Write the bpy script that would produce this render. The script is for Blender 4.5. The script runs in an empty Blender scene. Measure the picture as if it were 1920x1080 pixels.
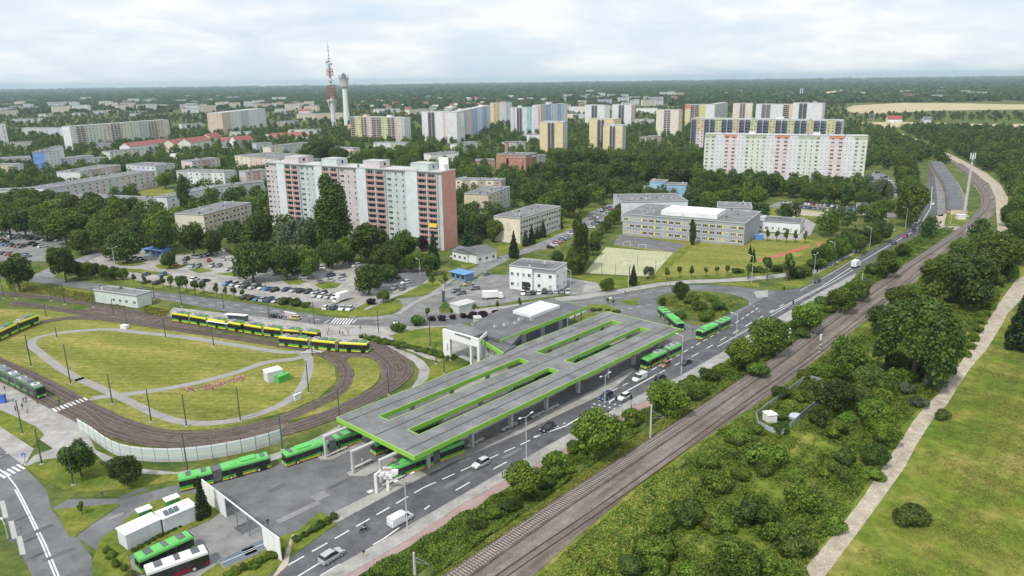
import bpy, bmesh, math, random
import numpy as np
from mathutils import Vector, Matrix
S = bpy.context.scene
COL = S.collection
rnd = random.Random(7)
R = math.radians
# ------------------------------------------------------------------ camera, world, sun, exposure
CAMH = 78.0; FPX = 1380.0; HORY = 152.0; SLOPE = -0.0135
PITCH = math.atan((540-HORY)/FPX); ROLL = math.atan(SLOPE)
cam = bpy.data.cameras.new("camera"); cam.sensor_width = 36.0; cam.lens = 36.0*FPX/1920.0
cam.clip_start = 1.0; cam.clip_end = 60000.0
camo = bpy.data.objects.new("camera", cam); COL.objects.link(camo)
camo.matrix_world = Matrix.Translation((0, 0, CAMH)) @ Matrix.Rotation(R(90)-PITCH, 4, 'X') @ Matrix.Rotation(ROLL, 4, 'Z')
S.camera = camo
SUN_EL, SUN_AZ = 52.0, 215.0      # azimuth the light comes from, degrees clockwise from +Y
world = bpy.data.worlds.new("World"); S.world = world; world.use_nodes = True
nt = world.node_tree; nt.nodes.clear()
def N(tree, typ, **kw):
    n = tree.nodes.new(typ)
    for k, v in kw.items(): setattr(n, k, v)
    return n
sky = N(nt, 'ShaderNodeTexSky', sky_type='NISHITA', sun_disc=False)
sky.sun_elevation = R(SUN_EL); sky.sun_rotation = R(SUN_AZ); sky.air_density = 1.0; sky.dust_density = 1.2
tc = N(nt, 'ShaderNodeTexCoord'); sep = N(nt, 'ShaderNodeSeparateXYZ')
nt.links.new(tc.outputs['Generated'], sep.inputs[0])
# clouds lie on a flat deck: direction / (height + small) gives their foreshortening toward the horizon
zz = N(nt, 'ShaderNodeMath', operation='MAXIMUM'); zz.inputs[1].default_value = 0.0
nt.links.new(sep.outputs['Z'], zz.inputs[0])
za = N(nt, 'ShaderNodeMath', operation='ADD'); za.inputs[1].default_value = 0.24
nt.links.new(zz.outputs[0], za.inputs[0])
comb = N(nt, 'ShaderNodeCombineXYZ')
for i, a in enumerate('XY'):
    d = N(nt, 'ShaderNodeMath', operation='DIVIDE')
    nt.links.new(sep.outputs[a], d.inputs[0]); nt.links.new(za.outputs[0], d.inputs[1]); nt.links.new(d.outputs[0], comb.inputs[i])
nz = N(nt, 'ShaderNodeTexNoise'); nz.inputs['Scale'].default_value = 1.5; nz.inputs['Detail'].default_value = 9; nz.inputs['Roughness'].default_value = 0.52
nz.inputs['Distortion'].default_value = 0.3
nt.links.new(comb.outputs[0], nz.inputs['Vector'])
rp = N(nt, 'ShaderNodeValToRGB')
e = rp.color_ramp.elements
e[0].position = 0.36; e[0].color = (0, 0, 0, 1); e[1].position = 0.56; e[1].color = (1, 1, 1, 1)
nt.links.new(nz.outputs['Fac'], rp.inputs[0])
rp2 = N(nt, 'ShaderNodeValToRGB')     # cloud tone: soft grey bellies to white tops
e = rp2.color_ramp.elements
e[0].position = 0.36; e[0].color = (8.0, 8.6, 9.2, 1); e[1].position = 0.70; e[1].color = (8.2, 8.6, 9.0, 1)
x = e.new(0.55); x.color = (9.8, 9.9, 9.9, 1)
nz2 = N(nt, 'ShaderNodeTexNoise'); nz2.inputs['Scale'].default_value = 2.2; nz2.inputs['Detail'].default_value = 6
nt.links.new(comb.outputs[0], nz2.inputs['Vector']); nt.links.new(nz2.outputs['Fac'], rp2.inputs[0])
skm = N(nt, 'ShaderNodeMix', data_type='RGBA'); skm.inputs[0].default_value = 0.80; skm.inputs[7].default_value = (7.4, 8.6, 9.9, 1)
nt.links.new(sky.outputs[0], skm.inputs[6])
mx = N(nt, 'ShaderNodeMix', data_type='RGBA')
nt.links.new(rp.outputs[0], mx.inputs[0]); nt.links.new(skm.outputs[2], mx.inputs[6]); nt.links.new(rp2.outputs[0], mx.inputs[7])
bg = N(nt, 'ShaderNodeBackground'); bg.inputs[1].default_value = 0.098
wo = N(nt, 'ShaderNodeOutputWorld')
nt.links.new(mx.outputs[2], bg.inputs[0]); nt.links.new(bg.outputs[0], wo.inputs[0])
sl = bpy.data.lights.new("sun", 'SUN'); sl.energy = 2.8; sl.angle = R(6); sl.color = (1, .965, .91)
so = bpy.data.objects.new("sun", sl); COL.objects.link(so)
sd = Vector((math.sin(R(SUN_AZ))*math.cos(R(SUN_EL)), math.cos(R(SUN_AZ))*math.cos(R(SUN_EL)), math.sin(R(SUN_EL))))
so.rotation_euler = sd.to_track_quat('Z', 'Y').to_euler(); so.location = (0, 0, 300)
S.view_settings.view_transform = 'Standard'; S.view_settings.look = 'None'
S.view_settings.exposure = 0.13; S.view_settings.gamma = 1.0
S.cycles.max_bounces = 5; S.cycles.diffuse_bounces = 3; S.cycles.volume_bounces = 1
S.cycles.transparent_max_bounces = 8

# ------------------------------------------------------------------ photo pixel -> place on the ground (or on a level z)
CP, SP = math.cos(PITCH), math.sin(PITCH); CR, SR = math.cos(ROLL), math.sin(ROLL)
def G(px, py, z=0.0):
    x = px-960; y = py-540
    X = x*CR+y*SR; Y = -x*SR+y*CR
    u = X/FPX; v = -Y/FPX
    d = (u, CP+v*SP, -SP+v*CP)
    t = (z-CAMH)/d[2]
    return Vector((d[0]*t, d[1]*t, z))
def P(p):
    dx, dy, dz = p[0], p[1], p[2]-CAMH
    zc = dy*CP-dz*SP; u = dx/zc; v = (dy*SP+dz*CP)/zc
    X = u*FPX; Y = -v*FPX
    return (X*CR-Y*SR+960, X*SR+Y*CR+540)
def hsolve(bx, by, ty):
    b = G(bx, by); lo, hi = 0.0, 400.0
    for _ in range(40):
        m = (lo+hi)/2
        if P((b.x, b.y, m))[1] > ty: lo = m
        else: hi = m
    return lo
def scale_at(p):
    return FPX/(p[1]*CP-(p[2]-CAMH)*SP)

# ------------------------------------------------------------------ materials
MATS = {}
def mat(name, col, rough=0.8, metal=0.0, amp=.2, col2=None, scale=1.0, detail=4, bump=0.0, spec=0.3, col3=None, lo=.35, hi=.65, coat=0, stretch=None, patch=0, stain=0, mow=0):
    if name in MATS: return MATS[name]
    m = bpy.data.materials.new(name); m.use_nodes = True; t = m.node_tree
    b = t.nodes['Principled BSDF']
    b.inputs['Base Color'].default_value = (*col, 1); b.inputs['Roughness'].default_value = rough
    b.inputs['Metallic'].default_value = metal; b.inputs['Specular IOR Level'].default_value = spec
    if coat: b.inputs['Coat Weight'].default_value = coat; b.inputs['Coat Roughness'].default_value = .08
    if col2 is not None:
        ge = N(t, 'ShaderNodeNewGeometry'); n = N(t, 'ShaderNodeTexNoise')
        n.inputs['Scale'].default_value = scale; n.inputs['Detail'].default_value = detail; n.inputs['Roughness'].default_value = .6
        if stretch:
            mp = N(t, 'ShaderNodeMapping', vector_type='TEXTURE'); mp.inputs['Scale'].default_value = stretch[:3]; mp.inputs['Rotation'].default_value = (0, 0, stretch[3])
            t.links.new(ge.outputs['Position'], mp.inputs[0]); t.links.new(mp.outputs[0], n.inputs['Vector'])
        else: t.links.new(ge.outputs['Position'], n.inputs['Vector'])
        r = N(t, 'ShaderNodeValToRGB'); el = r.color_ramp.elements
        el[0].position = lo; el[0].color = (*col, 1); el[1].position = hi; el[1].color = (*col2, 1)
        if col3 is not None:
            q = el.new((lo+hi)/2); q.color = (*col3, 1)
        t.links.new(n.outputs['Fac'], r.inputs[0])
        n2 = N(t, 'ShaderNodeTexNoise'); n2.inputs['Scale'].default_value = scale*9; n2.inputs['Detail'].default_value = 3
        t.links.new(ge.outputs['Position'], n2.inputs['Vector'])
        mr = N(t, 'ShaderNodeMapRange'); mr.inputs[1].default_value = .3; mr.inputs[2].default_value = .7; mr.inputs[3].default_value = 1-amp; mr.inputs[4].default_value = 1+amp
        t.links.new(n2.outputs['Fac'], mr.inputs[0])
        mm = N(t, 'ShaderNodeMix', data_type='RGBA', blend_type='MULTIPLY'); mm.inputs[0].default_value = 1
        t.links.new(r.outputs[0], mm.inputs[6]); t.links.new(mr.outputs[0], mm.inputs[7])
        outc = mm.outputs[2]
        for kind_, sc_ in (('p', patch), ('s', stain), ('w', mow)):
            if not sc_: continue
            if kind_ == 'p':
                vt = N(t, 'ShaderNodeTexVoronoi'); vt.inputs['Scale'].default_value = sc_; t.links.new(ge.outputs['Position'], vt.inputs['Vector']); src = N(t, 'ShaderNodeSeparateColor'); t.links.new(vt.outputs['Color'], src.inputs[0]); so_ = src.outputs[0]; rng_ = (0, 1, .90, 1.08)
            elif kind_ == 'w':
                vt = N(t, 'ShaderNodeTexWave', bands_direction='Y'); vt.inputs['Scale'].default_value = sc_; vt.inputs['Distortion'].default_value = 4; vt.inputs['Detail'].default_value = 2; vt.inputs['Detail Scale'].default_value = .25; t.links.new(ge.outputs['Position'], vt.inputs['Vector']); so_ = vt.outputs['Fac']; rng_ = (0, 1, .93, 1.06)
            else:
                vt = N(t, 'ShaderNodeTexNoise'); vt.inputs['Scale'].default_value = sc_; vt.inputs['Detail'].default_value = 8; vt.inputs['Roughness'].default_value = .7; t.links.new(ge.outputs['Position'], vt.inputs['Vector']); so_ = vt.outputs['Fac']; rng_ = (.32, .62, .74, 1.12)
            m3 = N(t, 'ShaderNodeMapRange')
            for i_, v_ in enumerate(rng_): m3.inputs[i_+1].default_value = v_
            t.links.new(so_, m3.inputs[0]); m4 = N(t, 'ShaderNodeMix', data_type='RGBA', blend_type='MULTIPLY'); m4.inputs[0].default_value = 1; t.links.new(outc, m4.inputs[6]); t.links.new(m3.outputs[0], m4.inputs[7]); outc = m4.outputs[2]
        t.links.new(outc, b.inputs['Base Color'])
        if bump:
            bp = N(t, 'ShaderNodeBump'); bp.inputs['Strength'].default_value = bump; bp.inputs['Distance'].default_value = .3
            t.links.new(n2.outputs['Fac'], bp.inputs['Height']); t.links.new(bp.outputs[0], b.inputs['Normal'])
    MATS[name] = m; return m
def foliage(name, c1, c2, var=.25):
    m = bpy.data.materials.new(name); m.use_nodes = True; t = m.node_tree
    b = t.nodes['Principled BSDF']; b.inputs['Roughness'].default_value = .55; b.inputs['Specular IOR Level'].default_value = .25
    ge = N(t, 'ShaderNodeNewGeometry'); n = N(t, 'ShaderNodeTexNoise'); n.inputs['Scale'].default_value = .42; n.inputs['Detail'].default_value = 4
    t.links.new(ge.outputs['Position'], n.inputs['Vector'])
    r = N(t, 'ShaderNodeValToRGB'); el = r.color_ramp.elements
    el[0].position = .36; el[0].color = (*c1, 1); el[1].position = .66; el[1].color = (*c2, 1)
    t.links.new(n.outputs['Fac'], r.inputs[0])
    oi = N(t, 'ShaderNodeObjectInfo'); h = N(t, 'ShaderNodeHueSaturation')
    mr = N(t, 'ShaderNodeMapRange'); mr.inputs[3].default_value = 1-var; mr.inputs[4].default_value = 1+var
    mh = N(t, 'ShaderNodeMapRange'); mh.inputs[3].default_value = .485; mh.inputs[4].default_value = .515
    t.links.new(oi.outputs['Random'], mr.inputs[0]); t.links.new(oi.outputs['Random'], mh.inputs[0])
    t.links.new(mr.outputs[0], h.inputs['Value']); t.links.new(mh.outputs[0], h.inputs['Hue']); t.links.new(r.outputs[0], h.inputs['Color'])
    t.links.new(h.outputs[0], b.inputs['Base Color'])
    tr = N(t, 'ShaderNodeBsdfTranslucent'); t.links.new(h.outputs[0], tr.inputs[0])
    ms = N(t, 'ShaderNodeMixShader'); ms.inputs[0].default_value = .25
    out = t.nodes['Material Output']
    t.links.new(b.outputs[0], ms.inputs[1]); t.links.new(tr.outputs[0], ms.inputs[2]); t.links.new(ms.outputs[0], out.inputs[0])
    MATS[name] = m; return m
foliage('leaf_mid', (0.056, 0.094, 0.013), (0.125, 0.182, 0.024))
foliage('leaf_dark', (.034, .064, .013), (.078, .124, .022))
foliage('leaf_bright', (.115, .195, .018), (.205, .300, .032), .15)
foliage('leaf_olive', (0.084, 0.120, 0.022), (0.146, 0.182, 0.036))
foliage('leaf_grey', (.085, .120, .070), (.140, .180, .110), .1)
foliage('leaf_purple', (.022, .012, .022), (.045, .022, .036), .2)
foliage('leaf_conifer', (0.018, 0.044, 0.017), (0.038, 0.073, 0.026))
foliage('leaf_far', (0.034, 0.064, 0.017), (0.084, 0.125, 0.029), .1)
foliage('weed', (0.095, 0.156, 0.016), (0.179, 0.244, 0.030), .1)
foliage('weed_dry', (0.213, 0.213, 0.040), (0.336, 0.296, 0.072), .1)
bark = mat('bark', (.09, .07, .05), .9, col2=(.15, .12, .09), scale=2)
asphalt = mat('asphalt', (.140, .140, .147), .9, col2=(.185, .183, .187), scale=.12, detail=6, spec=.2, amp=.07, patch=.09, stain=.22)
asphalt_d = mat('asphalt_dark', (.098, .099, .108), .9, col2=(.130, .130, .138), scale=.15, detail=6, spec=.2, amp=.07, patch=.06, stain=.3)
asphalt_l = mat('asphalt_old', (.205, .200, .198), .9, col2=(.255, .250, .245), scale=.1, detail=6, spec=.2, amp=.07, patch=.1, stain=.2)
paving = mat('paving', (.315, .300, .282), .9, col2=(.385, .370, .350), scale=.2, detail=5, spec=.2, amp=.07, patch=.25, stain=.3)
paving_path = mat('paving_path', (.27, .262, .25), .9, col2=(.33, .32, .305), scale=.25, detail=5, spec=.2, amp=.07)
lot = mat('parking_ground', (.29, .275, .25), .95, col2=(.40, .385, .355), scale=.12, detail=6, spec=.15, patch=.1, stain=.2)
pink = mat('bike_lane_pink', (.32, .225, .21), .9, col2=(.37, .27, .255), scale=.3, spec=.2, amp=.07)
sandm = mat('dirt', (.36, .31, .235), .95, col2=(.49, .435, .35), scale=.3, spec=.1, bump=.2, stain=.5)
ballast = mat('ballast', (.115, .090, .075), .95, col2=(.180, .145, .122), scale=.5, spec=.1, bump=.5, stain=.3)
ballast2 = mat('ballast_grey', (.135, .110, .094), .95, col2=(.255, .218, .190), scale=.5, spec=.1, bump=.5, stretch=(14, 1, 1, R(49)), stain=.4)
lawn = mat('lawn', (.150, .170, .032), .95, col2=(.295, .265, .080), col3=(.205, .215, .046), scale=.11, detail=7, spec=.1, bump=.3, stretch=(5, 1, 1, R(-20)), stain=.45, mow=.13)
lawn_g = mat('lawn_green', (.085, .135, .018), .95, col2=(.215, .220, .044), scale=.12, detail=7, spec=.1, bump=.3, stain=.5)
meadow = mat('meadow', (.072, .130, .014), .95, col2=(.265, .240, .068), col3=(.150, .190, .028), scale=.07, detail=9, spec=.1, bump=.4, stain=.35)
rough_g = mat('rough_grass', (.050, .095, .018), .95, col2=(.160, .170, .050), scale=.08, detail=8, spec=.1, bump=.4, stain=.3)
court = mat('court', (.37, .38, .235), .95, col2=(.43, .43, .28), scale=.1, spec=.1)
wheat = mat('wheat', (.40, .34, .20), .95, col2=(.50, .43, .27), scale=.02, spec=.1)
redtrack = mat('red_track', (.42, .125, .085), .9)
paint = mat('road_paint', (.72, .72, .70), .7, col2=(.55, .55, .54), scale=1.5)
concrete = mat('concrete', (.42, .42, .41), .85, col2=(.52, .52, .51), scale=.3, amp=.07)
white = mat('white_render', (.70, .70, .69), .8, col2=(.78, .78, .77), scale=.3, amp=.02)
roofgrey = mat('roof_felt', (.165, .168, .170), .85, col2=(.222, .224, .222), scale=.15, detail=6, spec=.3, amp=.07, patch=.14, stain=.18)
roofdark = mat('roof_dark', (.120, .124, .130), .8, col2=(.165, .168, .172), scale=.15, detail=6, amp=.07, patch=.12, stain=.2)
roofbright = mat('roof_pale', (.42, .42, .41), .8, col2=(.56, .55, .54), scale=.2, amp=.07)
seam = mat('roof_seam', (.06, .06, .065), .9)
green = mat('fascia_green', (.235, .50, .055), .5, spec=.4)
greend = mat('fascia_lip', (.42, .60, .22), .5)
glassm = mat('glass_dark', (.020, .024, .028), .08, spec=.8)
glassb = mat('glass_blue', (.10, .13, .16), .1, spec=.8)
curtain = mat('glass_curtain', (.33, .33, .32), .3, spec=.6)
winw = mat('window_frame_white', (.80, .80, .80), .5)
rail_m = mat('rail_steel', (.12, .085, .065), .5, metal=.5)
rail_sh = mat('rail_shiny', (.30, .26, .23), .35, metal=.7)
sleeperm = mat('sleeper', (.33, .30, .27), .9)
sleeperd = mat('sleeper_dark', (.10, .075, .06), .9)
steel = mat('steel_grey', (.25, .27, .28), .5, metal=.3)
steeld = mat('steel_dark', (.075, .095, .095), .6)
metal_l = mat('metal_light', (.55, .57, .58), .45, metal=.2)
black = mat('rubber', (.018, .018, .019), .8)
redroof = mat('red_roof', (.26, .09, .075), .8, col2=(.33, .13, .11), scale=.4)
brick = mat('brick', (.36, .19, .13), .9, col2=(.44, .26, .19), scale=.4)
skin = mat('skin', (.55, .36, .27), .6); hair = mat('hair', (.04, .03, .02), .8)
def C(name, rgb, rough=.8, var=.08, **kw):
    n = 'paint_'+name
    if n in MATS: return MATS[n]
    return mat(n, tuple(c*(1-var) for c in rgb), rough, col2=tuple(min(.85, c*(1+var)) for c in rgb), scale=.25, amp=.03, **kw)

# ------------------------------------------------------------------ mesh builder and object helpers
class MB:
    def __init__(s): s.v = []; s.f = []; s.m = []; s.mats = []
    def mi(s, m):
        if m not in s.mats: s.mats.append(m)
        return s.mats.index(m)
    def face(s, pts, m):
        i = len(s.v); s.v += [tuple(p) for p in pts]; s.f.append(tuple(range(i, i+len(pts)))); s.m.append(s.mi(m))
    def box(s, x0, x1, y0, y1, z0, z1, m, top=None, skip=''):
        i = len(s.v); s.v += [(x0, y0, z0), (x1, y0, z0), (x1, y1, z0), (x0, y1, z0), (x0, y0, z1), (x1, y0, z1), (x1, y1, z1), (x0, y1, z1)]
        k = s.mi(m); kt = s.mi(top) if top else k
        for q, mm, tag in (((0, 3, 2, 1), k, 'b'), ((4, 5, 6, 7), kt, 't'), ((0, 1, 5, 4), k, 'f'), ((1, 2, 6, 5), k, 'r'), ((2, 3, 7, 6), k, 'k'), ((3, 0, 4, 7), k, 'l')):
            if tag in skip: continue
            s.f.append(tuple(i+a for a in q)); s.m.append(mm)
    def prism(s, poly, z0, z1, m, side=None):
        n = len(poly)
        a = sum(poly[i][0]*poly[(i+1) % n][1]-poly[(i+1) % n][0]*poly[i][1] for i in range(n))
        if a < 0: poly = poly[::-1]
        i = len(s.v); s.v += [(p[0], p[1], z1) for p in poly]+[(p[0], p[1], z0) for p in poly]
        s.f.append(tuple(range(i, i+n))); s.m.append(s.mi(m))
        k = s.mi(side or m)
        for j in range(n):
            q = (j+1) % n; s.f.append((i+j, i+n+j, i+n+q, i+q)); s.m.append(k)
    def cyl(s, c, r, z0, z1, m, n=10, r2=None, axis='z'):
        r2 = r if r2 is None else r2; i = len(s.v)
        def pt(a, b, h):
            return (c[0]+a, c[1]+b, h) if axis == 'z' else ((c[0]+a, h, c[1]+b) if axis == 'y' else (h, c[0]+a, c[1]+b))
        for h, rr in ((z0, r), (z1, r2)):
            for k in range(n):
                a = 2*math.pi*k/n; s.v.append(pt(math.cos(a)*rr, math.sin(a)*rr, h))
        k0 = s.mi(m)
        for k in range(n):
            q = (k+1) % n; s.f.append((i+k, i+q, i+n+q, i+n+k)); s.m.append(k0)
        s.f.append(tuple(i+n+k for k in range(n))); s.m.append(k0)
        s.f.append(tuple(i+n-1-k for k in range(n))); s.m.append(k0)
    def bar(s, a, b, r, m, n=5, r2=None):
        a, b = Vector(a), Vector(b); d = (b-a)
        if d.length < 1e-6: return
        q = d.to_track_quat('Z', 'Y'); i = len(s.v); r2 = r if r2 is None else r2
        for p, rr in ((a, r), (b, r2)):
            for k in range(n):
                t = 2*math.pi*k/n; s.v.append(tuple(p+q @ Vector((math.cos(t)*rr, math.sin(t)*rr, 0))))
        k0 = s.mi(m)
        for k in range(n):
            w = (k+1) % n; s.f.append((i+k, i+w, i+n+w, i+n+k)); s.m.append(k0)
        s.f.append(tuple(i+n+k for k in range(n))); s.m.append(k0)
        s.f.append(tuple(i+n-1-k for k in range(n))); s.m.append(k0)
    def mesh(s, name, smooth=False):
        me = bpy.data.meshes.new(name); me.from_pydata(s.v, [], s.f)
        for m in s.mats: me.materials.append(m)
        me.polygons.foreach_set('material_index', s.m)
        if smooth: me.polygons.foreach_set('use_smooth', [True]*len(s.f))
        me.update(); return me
    def build(s, name, parent=None, smooth=False):
        return link(name, s.mesh(name, smooth), parent)
def link(name, data, parent=None, loc=None, rz=None):
    o = bpy.data.objects.new(name, data); COL.objects.link(o)
    if parent: o.parent = parent
    if loc is not None: o.location = loc
    if rz is not None: o.rotation_euler = (0, 0, rz)
    return o
def tag(o, label=None, cat=None, group=None, kind=None):
    if label:
        if len(label.replace('-', ' ').split()) > 16: label = ' '.join(w for w in label.split() if w not in ('the', 'a'))
        o['label'] = label
    if cat: o['category'] = cat
    if group: o['group'] = group
    if kind: o['kind'] = kind
    return o
def thing(name, label, cat, loc=(0, 0, 0), rz=0, group=None):
    return tag(link(name, None, None, loc, rz), label, cat, group)
def copy_tree(o, parent=None):
    c = o.copy(); COL.objects.link(c)
    if parent: c.parent = parent
    for ch in KIDS.get(o.name, []): copy_tree(ch, c)
    return c
KIDS = {}
ORD = ['first', 'second', 'third', 'fourth', 'fifth', 'sixth', 'seventh', 'eighth', 'ninth', 'tenth', 'eleventh', 'twelfth', 'thirteenth', 'fourteenth', 'fifteenth', 'sixteenth', 'seventeenth', 'eighteenth', 'nineteenth', 'twentieth']
def ordn(i):
    if i < 20: return ORD[i]
    t = ['twenty', 'thirty', 'forty', 'fifty', 'sixty', 'seventy', 'eighty', 'ninety'][(i+1)//10-2]
    k = (i+1) % 10
    return t+'-'+ORD[k-1] if k else {'twenty': 'twentieth', 'thirty': 'thirtieth', 'forty': 'fortieth', 'fifty': 'fiftieth', 'sixty': 'sixtieth', 'seventy': 'seventieth', 'eighty': 'eightieth', 'ninety': 'ninetieth'}[t]

def smooth_line(pts, n=6, closed=False):
    pts = [Vector(p) for p in pts]; out = []; L = len(pts)
    rng = range(L if closed else L-1)
    for i in rng:
        p0 = pts[(i-1) % L] if (closed or i > 0) else pts[0]; p1 = pts[i]; p2 = pts[(i+1) % L]
        p3 = pts[(i+2) % L] if (closed or i+2 < L) else pts[-1]
        for k in range(n):
            t = k/n
            out.append(.5*((2*p1)+(p2-p0)*t+(2*p0-5*p1+4*p2-p3)*t*t+(3*p1-p0-3*p2+p3)*t**3))
    if not closed: out.append(pts[-1])
    return out
KEEP = []      # polygons (world) trees of the scatter stay out of
def inpoly(x, y, poly):
    c = False; j = len(poly)-1
    for i in range(len(poly)):
        xi, yi = poly[i][0], poly[i][1]; xj, yj = poly[j][0], poly[j][1]
        if (yi > y) != (yj > y) and x < (xj-xi)*(y-yi)/(yj-yi)+xi: c = not c
        j = i
    return c
def keep(poly):
    xs = [p[0] for p in poly]; ys = [p[1] for p in poly]
    KEEP.append((min(xs), max(xs), min(ys), max(ys), poly))
def blocked(x, y, mrg=0):
    for a, b, c, d, poly in KEEP:
        if a-mrg < x < b+mrg and c-mrg < y < d+mrg:
            if inpoly(x, y, poly): return True
            if mrg:
                for k in range(6):
                    if inpoly(x+mrg*math.cos(k*1.047), y+mrg*math.sin(k*1.047), poly): return True
    return False
def ground(name, m, px, z, curve=False, kp=True, side=None):
    pts = [G(*p) for p in px]
    if curve: pts = smooth_line(pts, 5, True)
    mb = MB(); mb.prism([(p.x, p.y) for p in pts], 0.0, z, m, side)
    o = mb.build(name); o['kind'] = 'structure'
    if kp: keep([(p.x, p.y) for p in pts])
    return o
def strip(pts, hw, z, m, mb=None, z0=0.0, off=0.0):
    # ribbon of half width hw (number or list) along world points
    mb = mb or MB(); n = len(pts); L = []; Rr = []
    for i, p in enumerate(pts):
        a = pts[max(0, i-1)]; b = pts[min(n-1, i+1)]
        d = Vector((b.x-a.x, b.y-a.y, 0)).normalized(); q = Vector((-d.y, d.x, 0)); w = hw[i] if isinstance(hw, (list, tuple)) else hw
        L.append((p.x+q.x*(w+off), p.y+q.y*(w+off))); Rr.append((p.x-q.x*(w-off), p.y-q.y*(w-off)))
    k = mb.mi(m); i0 = len(mb.v)
    for i in range(n): mb.v += [(L[i][0], L[i][1], z), (Rr[i][0], Rr[i][1], z), (L[i][0], L[i][1], z0), (Rr[i][0], Rr[i][1], z0)]
    for i in range(n-1):
        a = i0+4*i; b = a+4
        for f in ((a, a+1, b+1, b), (a+2, a, b, b+2), (a+1, a+3, b+3, b+1)): mb.f.append(f); mb.m.append(k)
    return mb
# ------------------------------------------------------------------ terrain and paved areas (outlines traced on the ground)
mb = MB()
mb.face([(-25900, -290, 0), (25900, -290, 0), (25900, 29900, 0), (-25900, 29900, 0)], rough_g)
g0 = mb.build('ground'); g0['kind'] = 'structure'
A = ground
# wild meadow on the right of the railway, trackside verge
A('meadow', meadow, [(1905, 1500), (1500, 1500), (800, 1300), (990, 1090), (1056, 1029), (1215, 895), (1345, 806), (1440, 745), (1540, 668), (1655, 577), (1752, 484), (1800, 455), (1895, 440), (2150, 440), (2400, 700), (2300, 1100)], .02, kp=False)
A('verge', rough_g, [(560, 1250), (668, 1083), (790, 1014), (885, 959), (940, 924), (1152, 801), (1220, 762), (1300, 705), (1400, 648), (1500, 590), (1620, 502), (1745, 427), (1780, 440), (1690, 505), (1500, 644), (1199, 848), (1060, 938), (850, 1080), (700, 1200)], .02, kp=False)
# main street and station asphalt
A('main_road', asphalt_d, [(300, 1200), (500, 1080), (546, 1042), (633, 980), (700, 944), (793, 889), (879, 855), (972, 815), (1060, 773), (1148, 732), (1190, 695), (1273, 646), (1302, 635), (1365, 600), (1415, 568), (1460, 545), (1535, 522), (1580, 497), (1635, 467), (1690, 437), (1712, 422), (1728, 400), (1737, 375), (1738, 350), (1742, 318), (1752, 318), (1754, 345), (1757, 372), (1757, 400), (1745, 427), (1710, 447), (1672, 462), (1620, 500), (1590, 520), (1535, 550), (1465, 592), (1400, 630), (1352, 662), (1278, 704), (1220, 730), (1136, 776), (1060, 818), (1014, 843), (939, 886), (881, 920), (806, 963), (731, 1007), (660, 1046), (520, 1120), (400, 1200)], .03)
A('station_asphalt', asphalt, [(640, 800), (560, 850), (510, 875), (345, 906), (230, 935), (130, 936), (98, 952), (148, 1008), (178, 1030), (190, 1040), (300, 1100), (500, 1100), (500, 1080), (546, 1042), (633, 980), (743, 921), (793, 889), (879, 855), (1060, 773), (1148, 732), (1190, 695), (1273, 646), (1302, 632), (1365, 600), (1400, 575), (1410, 560), (1380, 540), (1292, 534), (1235, 539), (1172, 550), (1085, 564), (1100, 578), (1145, 583)], .014)
A('side_road', asphalt, [(-120, 800), (0, 838), (42, 872), (88, 920), (96, 955), (148, 1012), (172, 1045), (178, 1100), (190, 1250), (100, 1250), (60, 1080), (0, 955), (-150, 850)], .018)
A('ring_road', asphalt, [(1000, 600), (1040, 562), (1055, 560), (1172, 550), (1235, 539), (1292, 534), (1350, 535), (1400, 540), (1440, 546), (1535, 522), (1530, 550), (1440, 600), (1365, 610), (1300, 640), (1200, 600), (1150, 590), (1100, 585)], .022)
A('north_street', asphalt, [(-60, 505), (60, 517), (175, 531), (287, 545), (480, 571), (600, 592), (640, 597), (700, 600), (767, 594), (825, 588), (960, 574), (1055, 562), (1040, 585), (960, 595), (905, 607), (830, 612), (705, 612), (600, 608), (480, 594), (257, 553), (175, 545), (60, 528), (-60, 516)], .026)
# pavement, bike lane, platforms
A('pavement', paving, [(660, 1046), (731, 1007), (806, 963), (881, 920), (939, 886), (1014, 843), (1060, 818), (1136, 776), (1220, 730), (1278, 704), (1352, 662), (1400, 630), (1465, 592), (1535, 550), (1590, 520), (1605, 512), (1602, 522), (1548, 560), (1475, 606), (1412, 646), (1360, 684), (1290, 722), (1222, 745), (1143, 790), (1050, 847), (937, 907), (868, 945), (785, 1001), (660, 1074), (560, 1130), (500, 1140)], .12)
A('bike_lane', pink, [(500, 1141), (560, 1131), (660, 1074.5), (785, 1001.5), (868, 945.5), (937, 907.5), (1050, 847.5), (1143, 790.5), (1222, 745.5), (1290, 722.5), (1298, 726), (1220, 762), (1152, 799), (1060, 854), (939, 922), (889, 957), (793, 1011), (672, 1080), (570, 1140)], .115)
for nm, q in (('bus_platform', [(633, 980), (743, 921), (850, 866), (879, 855), (972, 815), (1060, 773), (1148, 732), (1190, 695), (1182, 690), (1120, 728), (1040, 767), (960, 805), (860, 850), (800, 873), (735, 903), (700, 925), (620, 965), (600, 982)]),
              ('bus_platform', [(655, 893), (688, 893), (760, 858), (1180, 640), (1172, 632), (740, 850), (668, 880), (650, 887)]),
              ('bus_platform', [(600, 862), (625, 862), (700, 825), (1100, 620), (1090, 614), (680, 820), (610, 851), (596, 857)])):
    A(nm, paving, q, .15, kp=False)
A('station_forecourt', paving, [(770, 640), (830, 655), (905, 690), (935, 660), (1000, 630), (1100, 583), (1092, 575), (1000, 610), (890, 640), (810, 625)], .03)
A('gravel_lot_edge', asphalt_l, [(340, 985), (395, 955), (420, 962), (455, 972), (520, 1003), (500, 1012), (400, 1062), (378, 1085), (300, 1180), (180, 1180), (235, 1060), (290, 1010)], .02)
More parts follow.
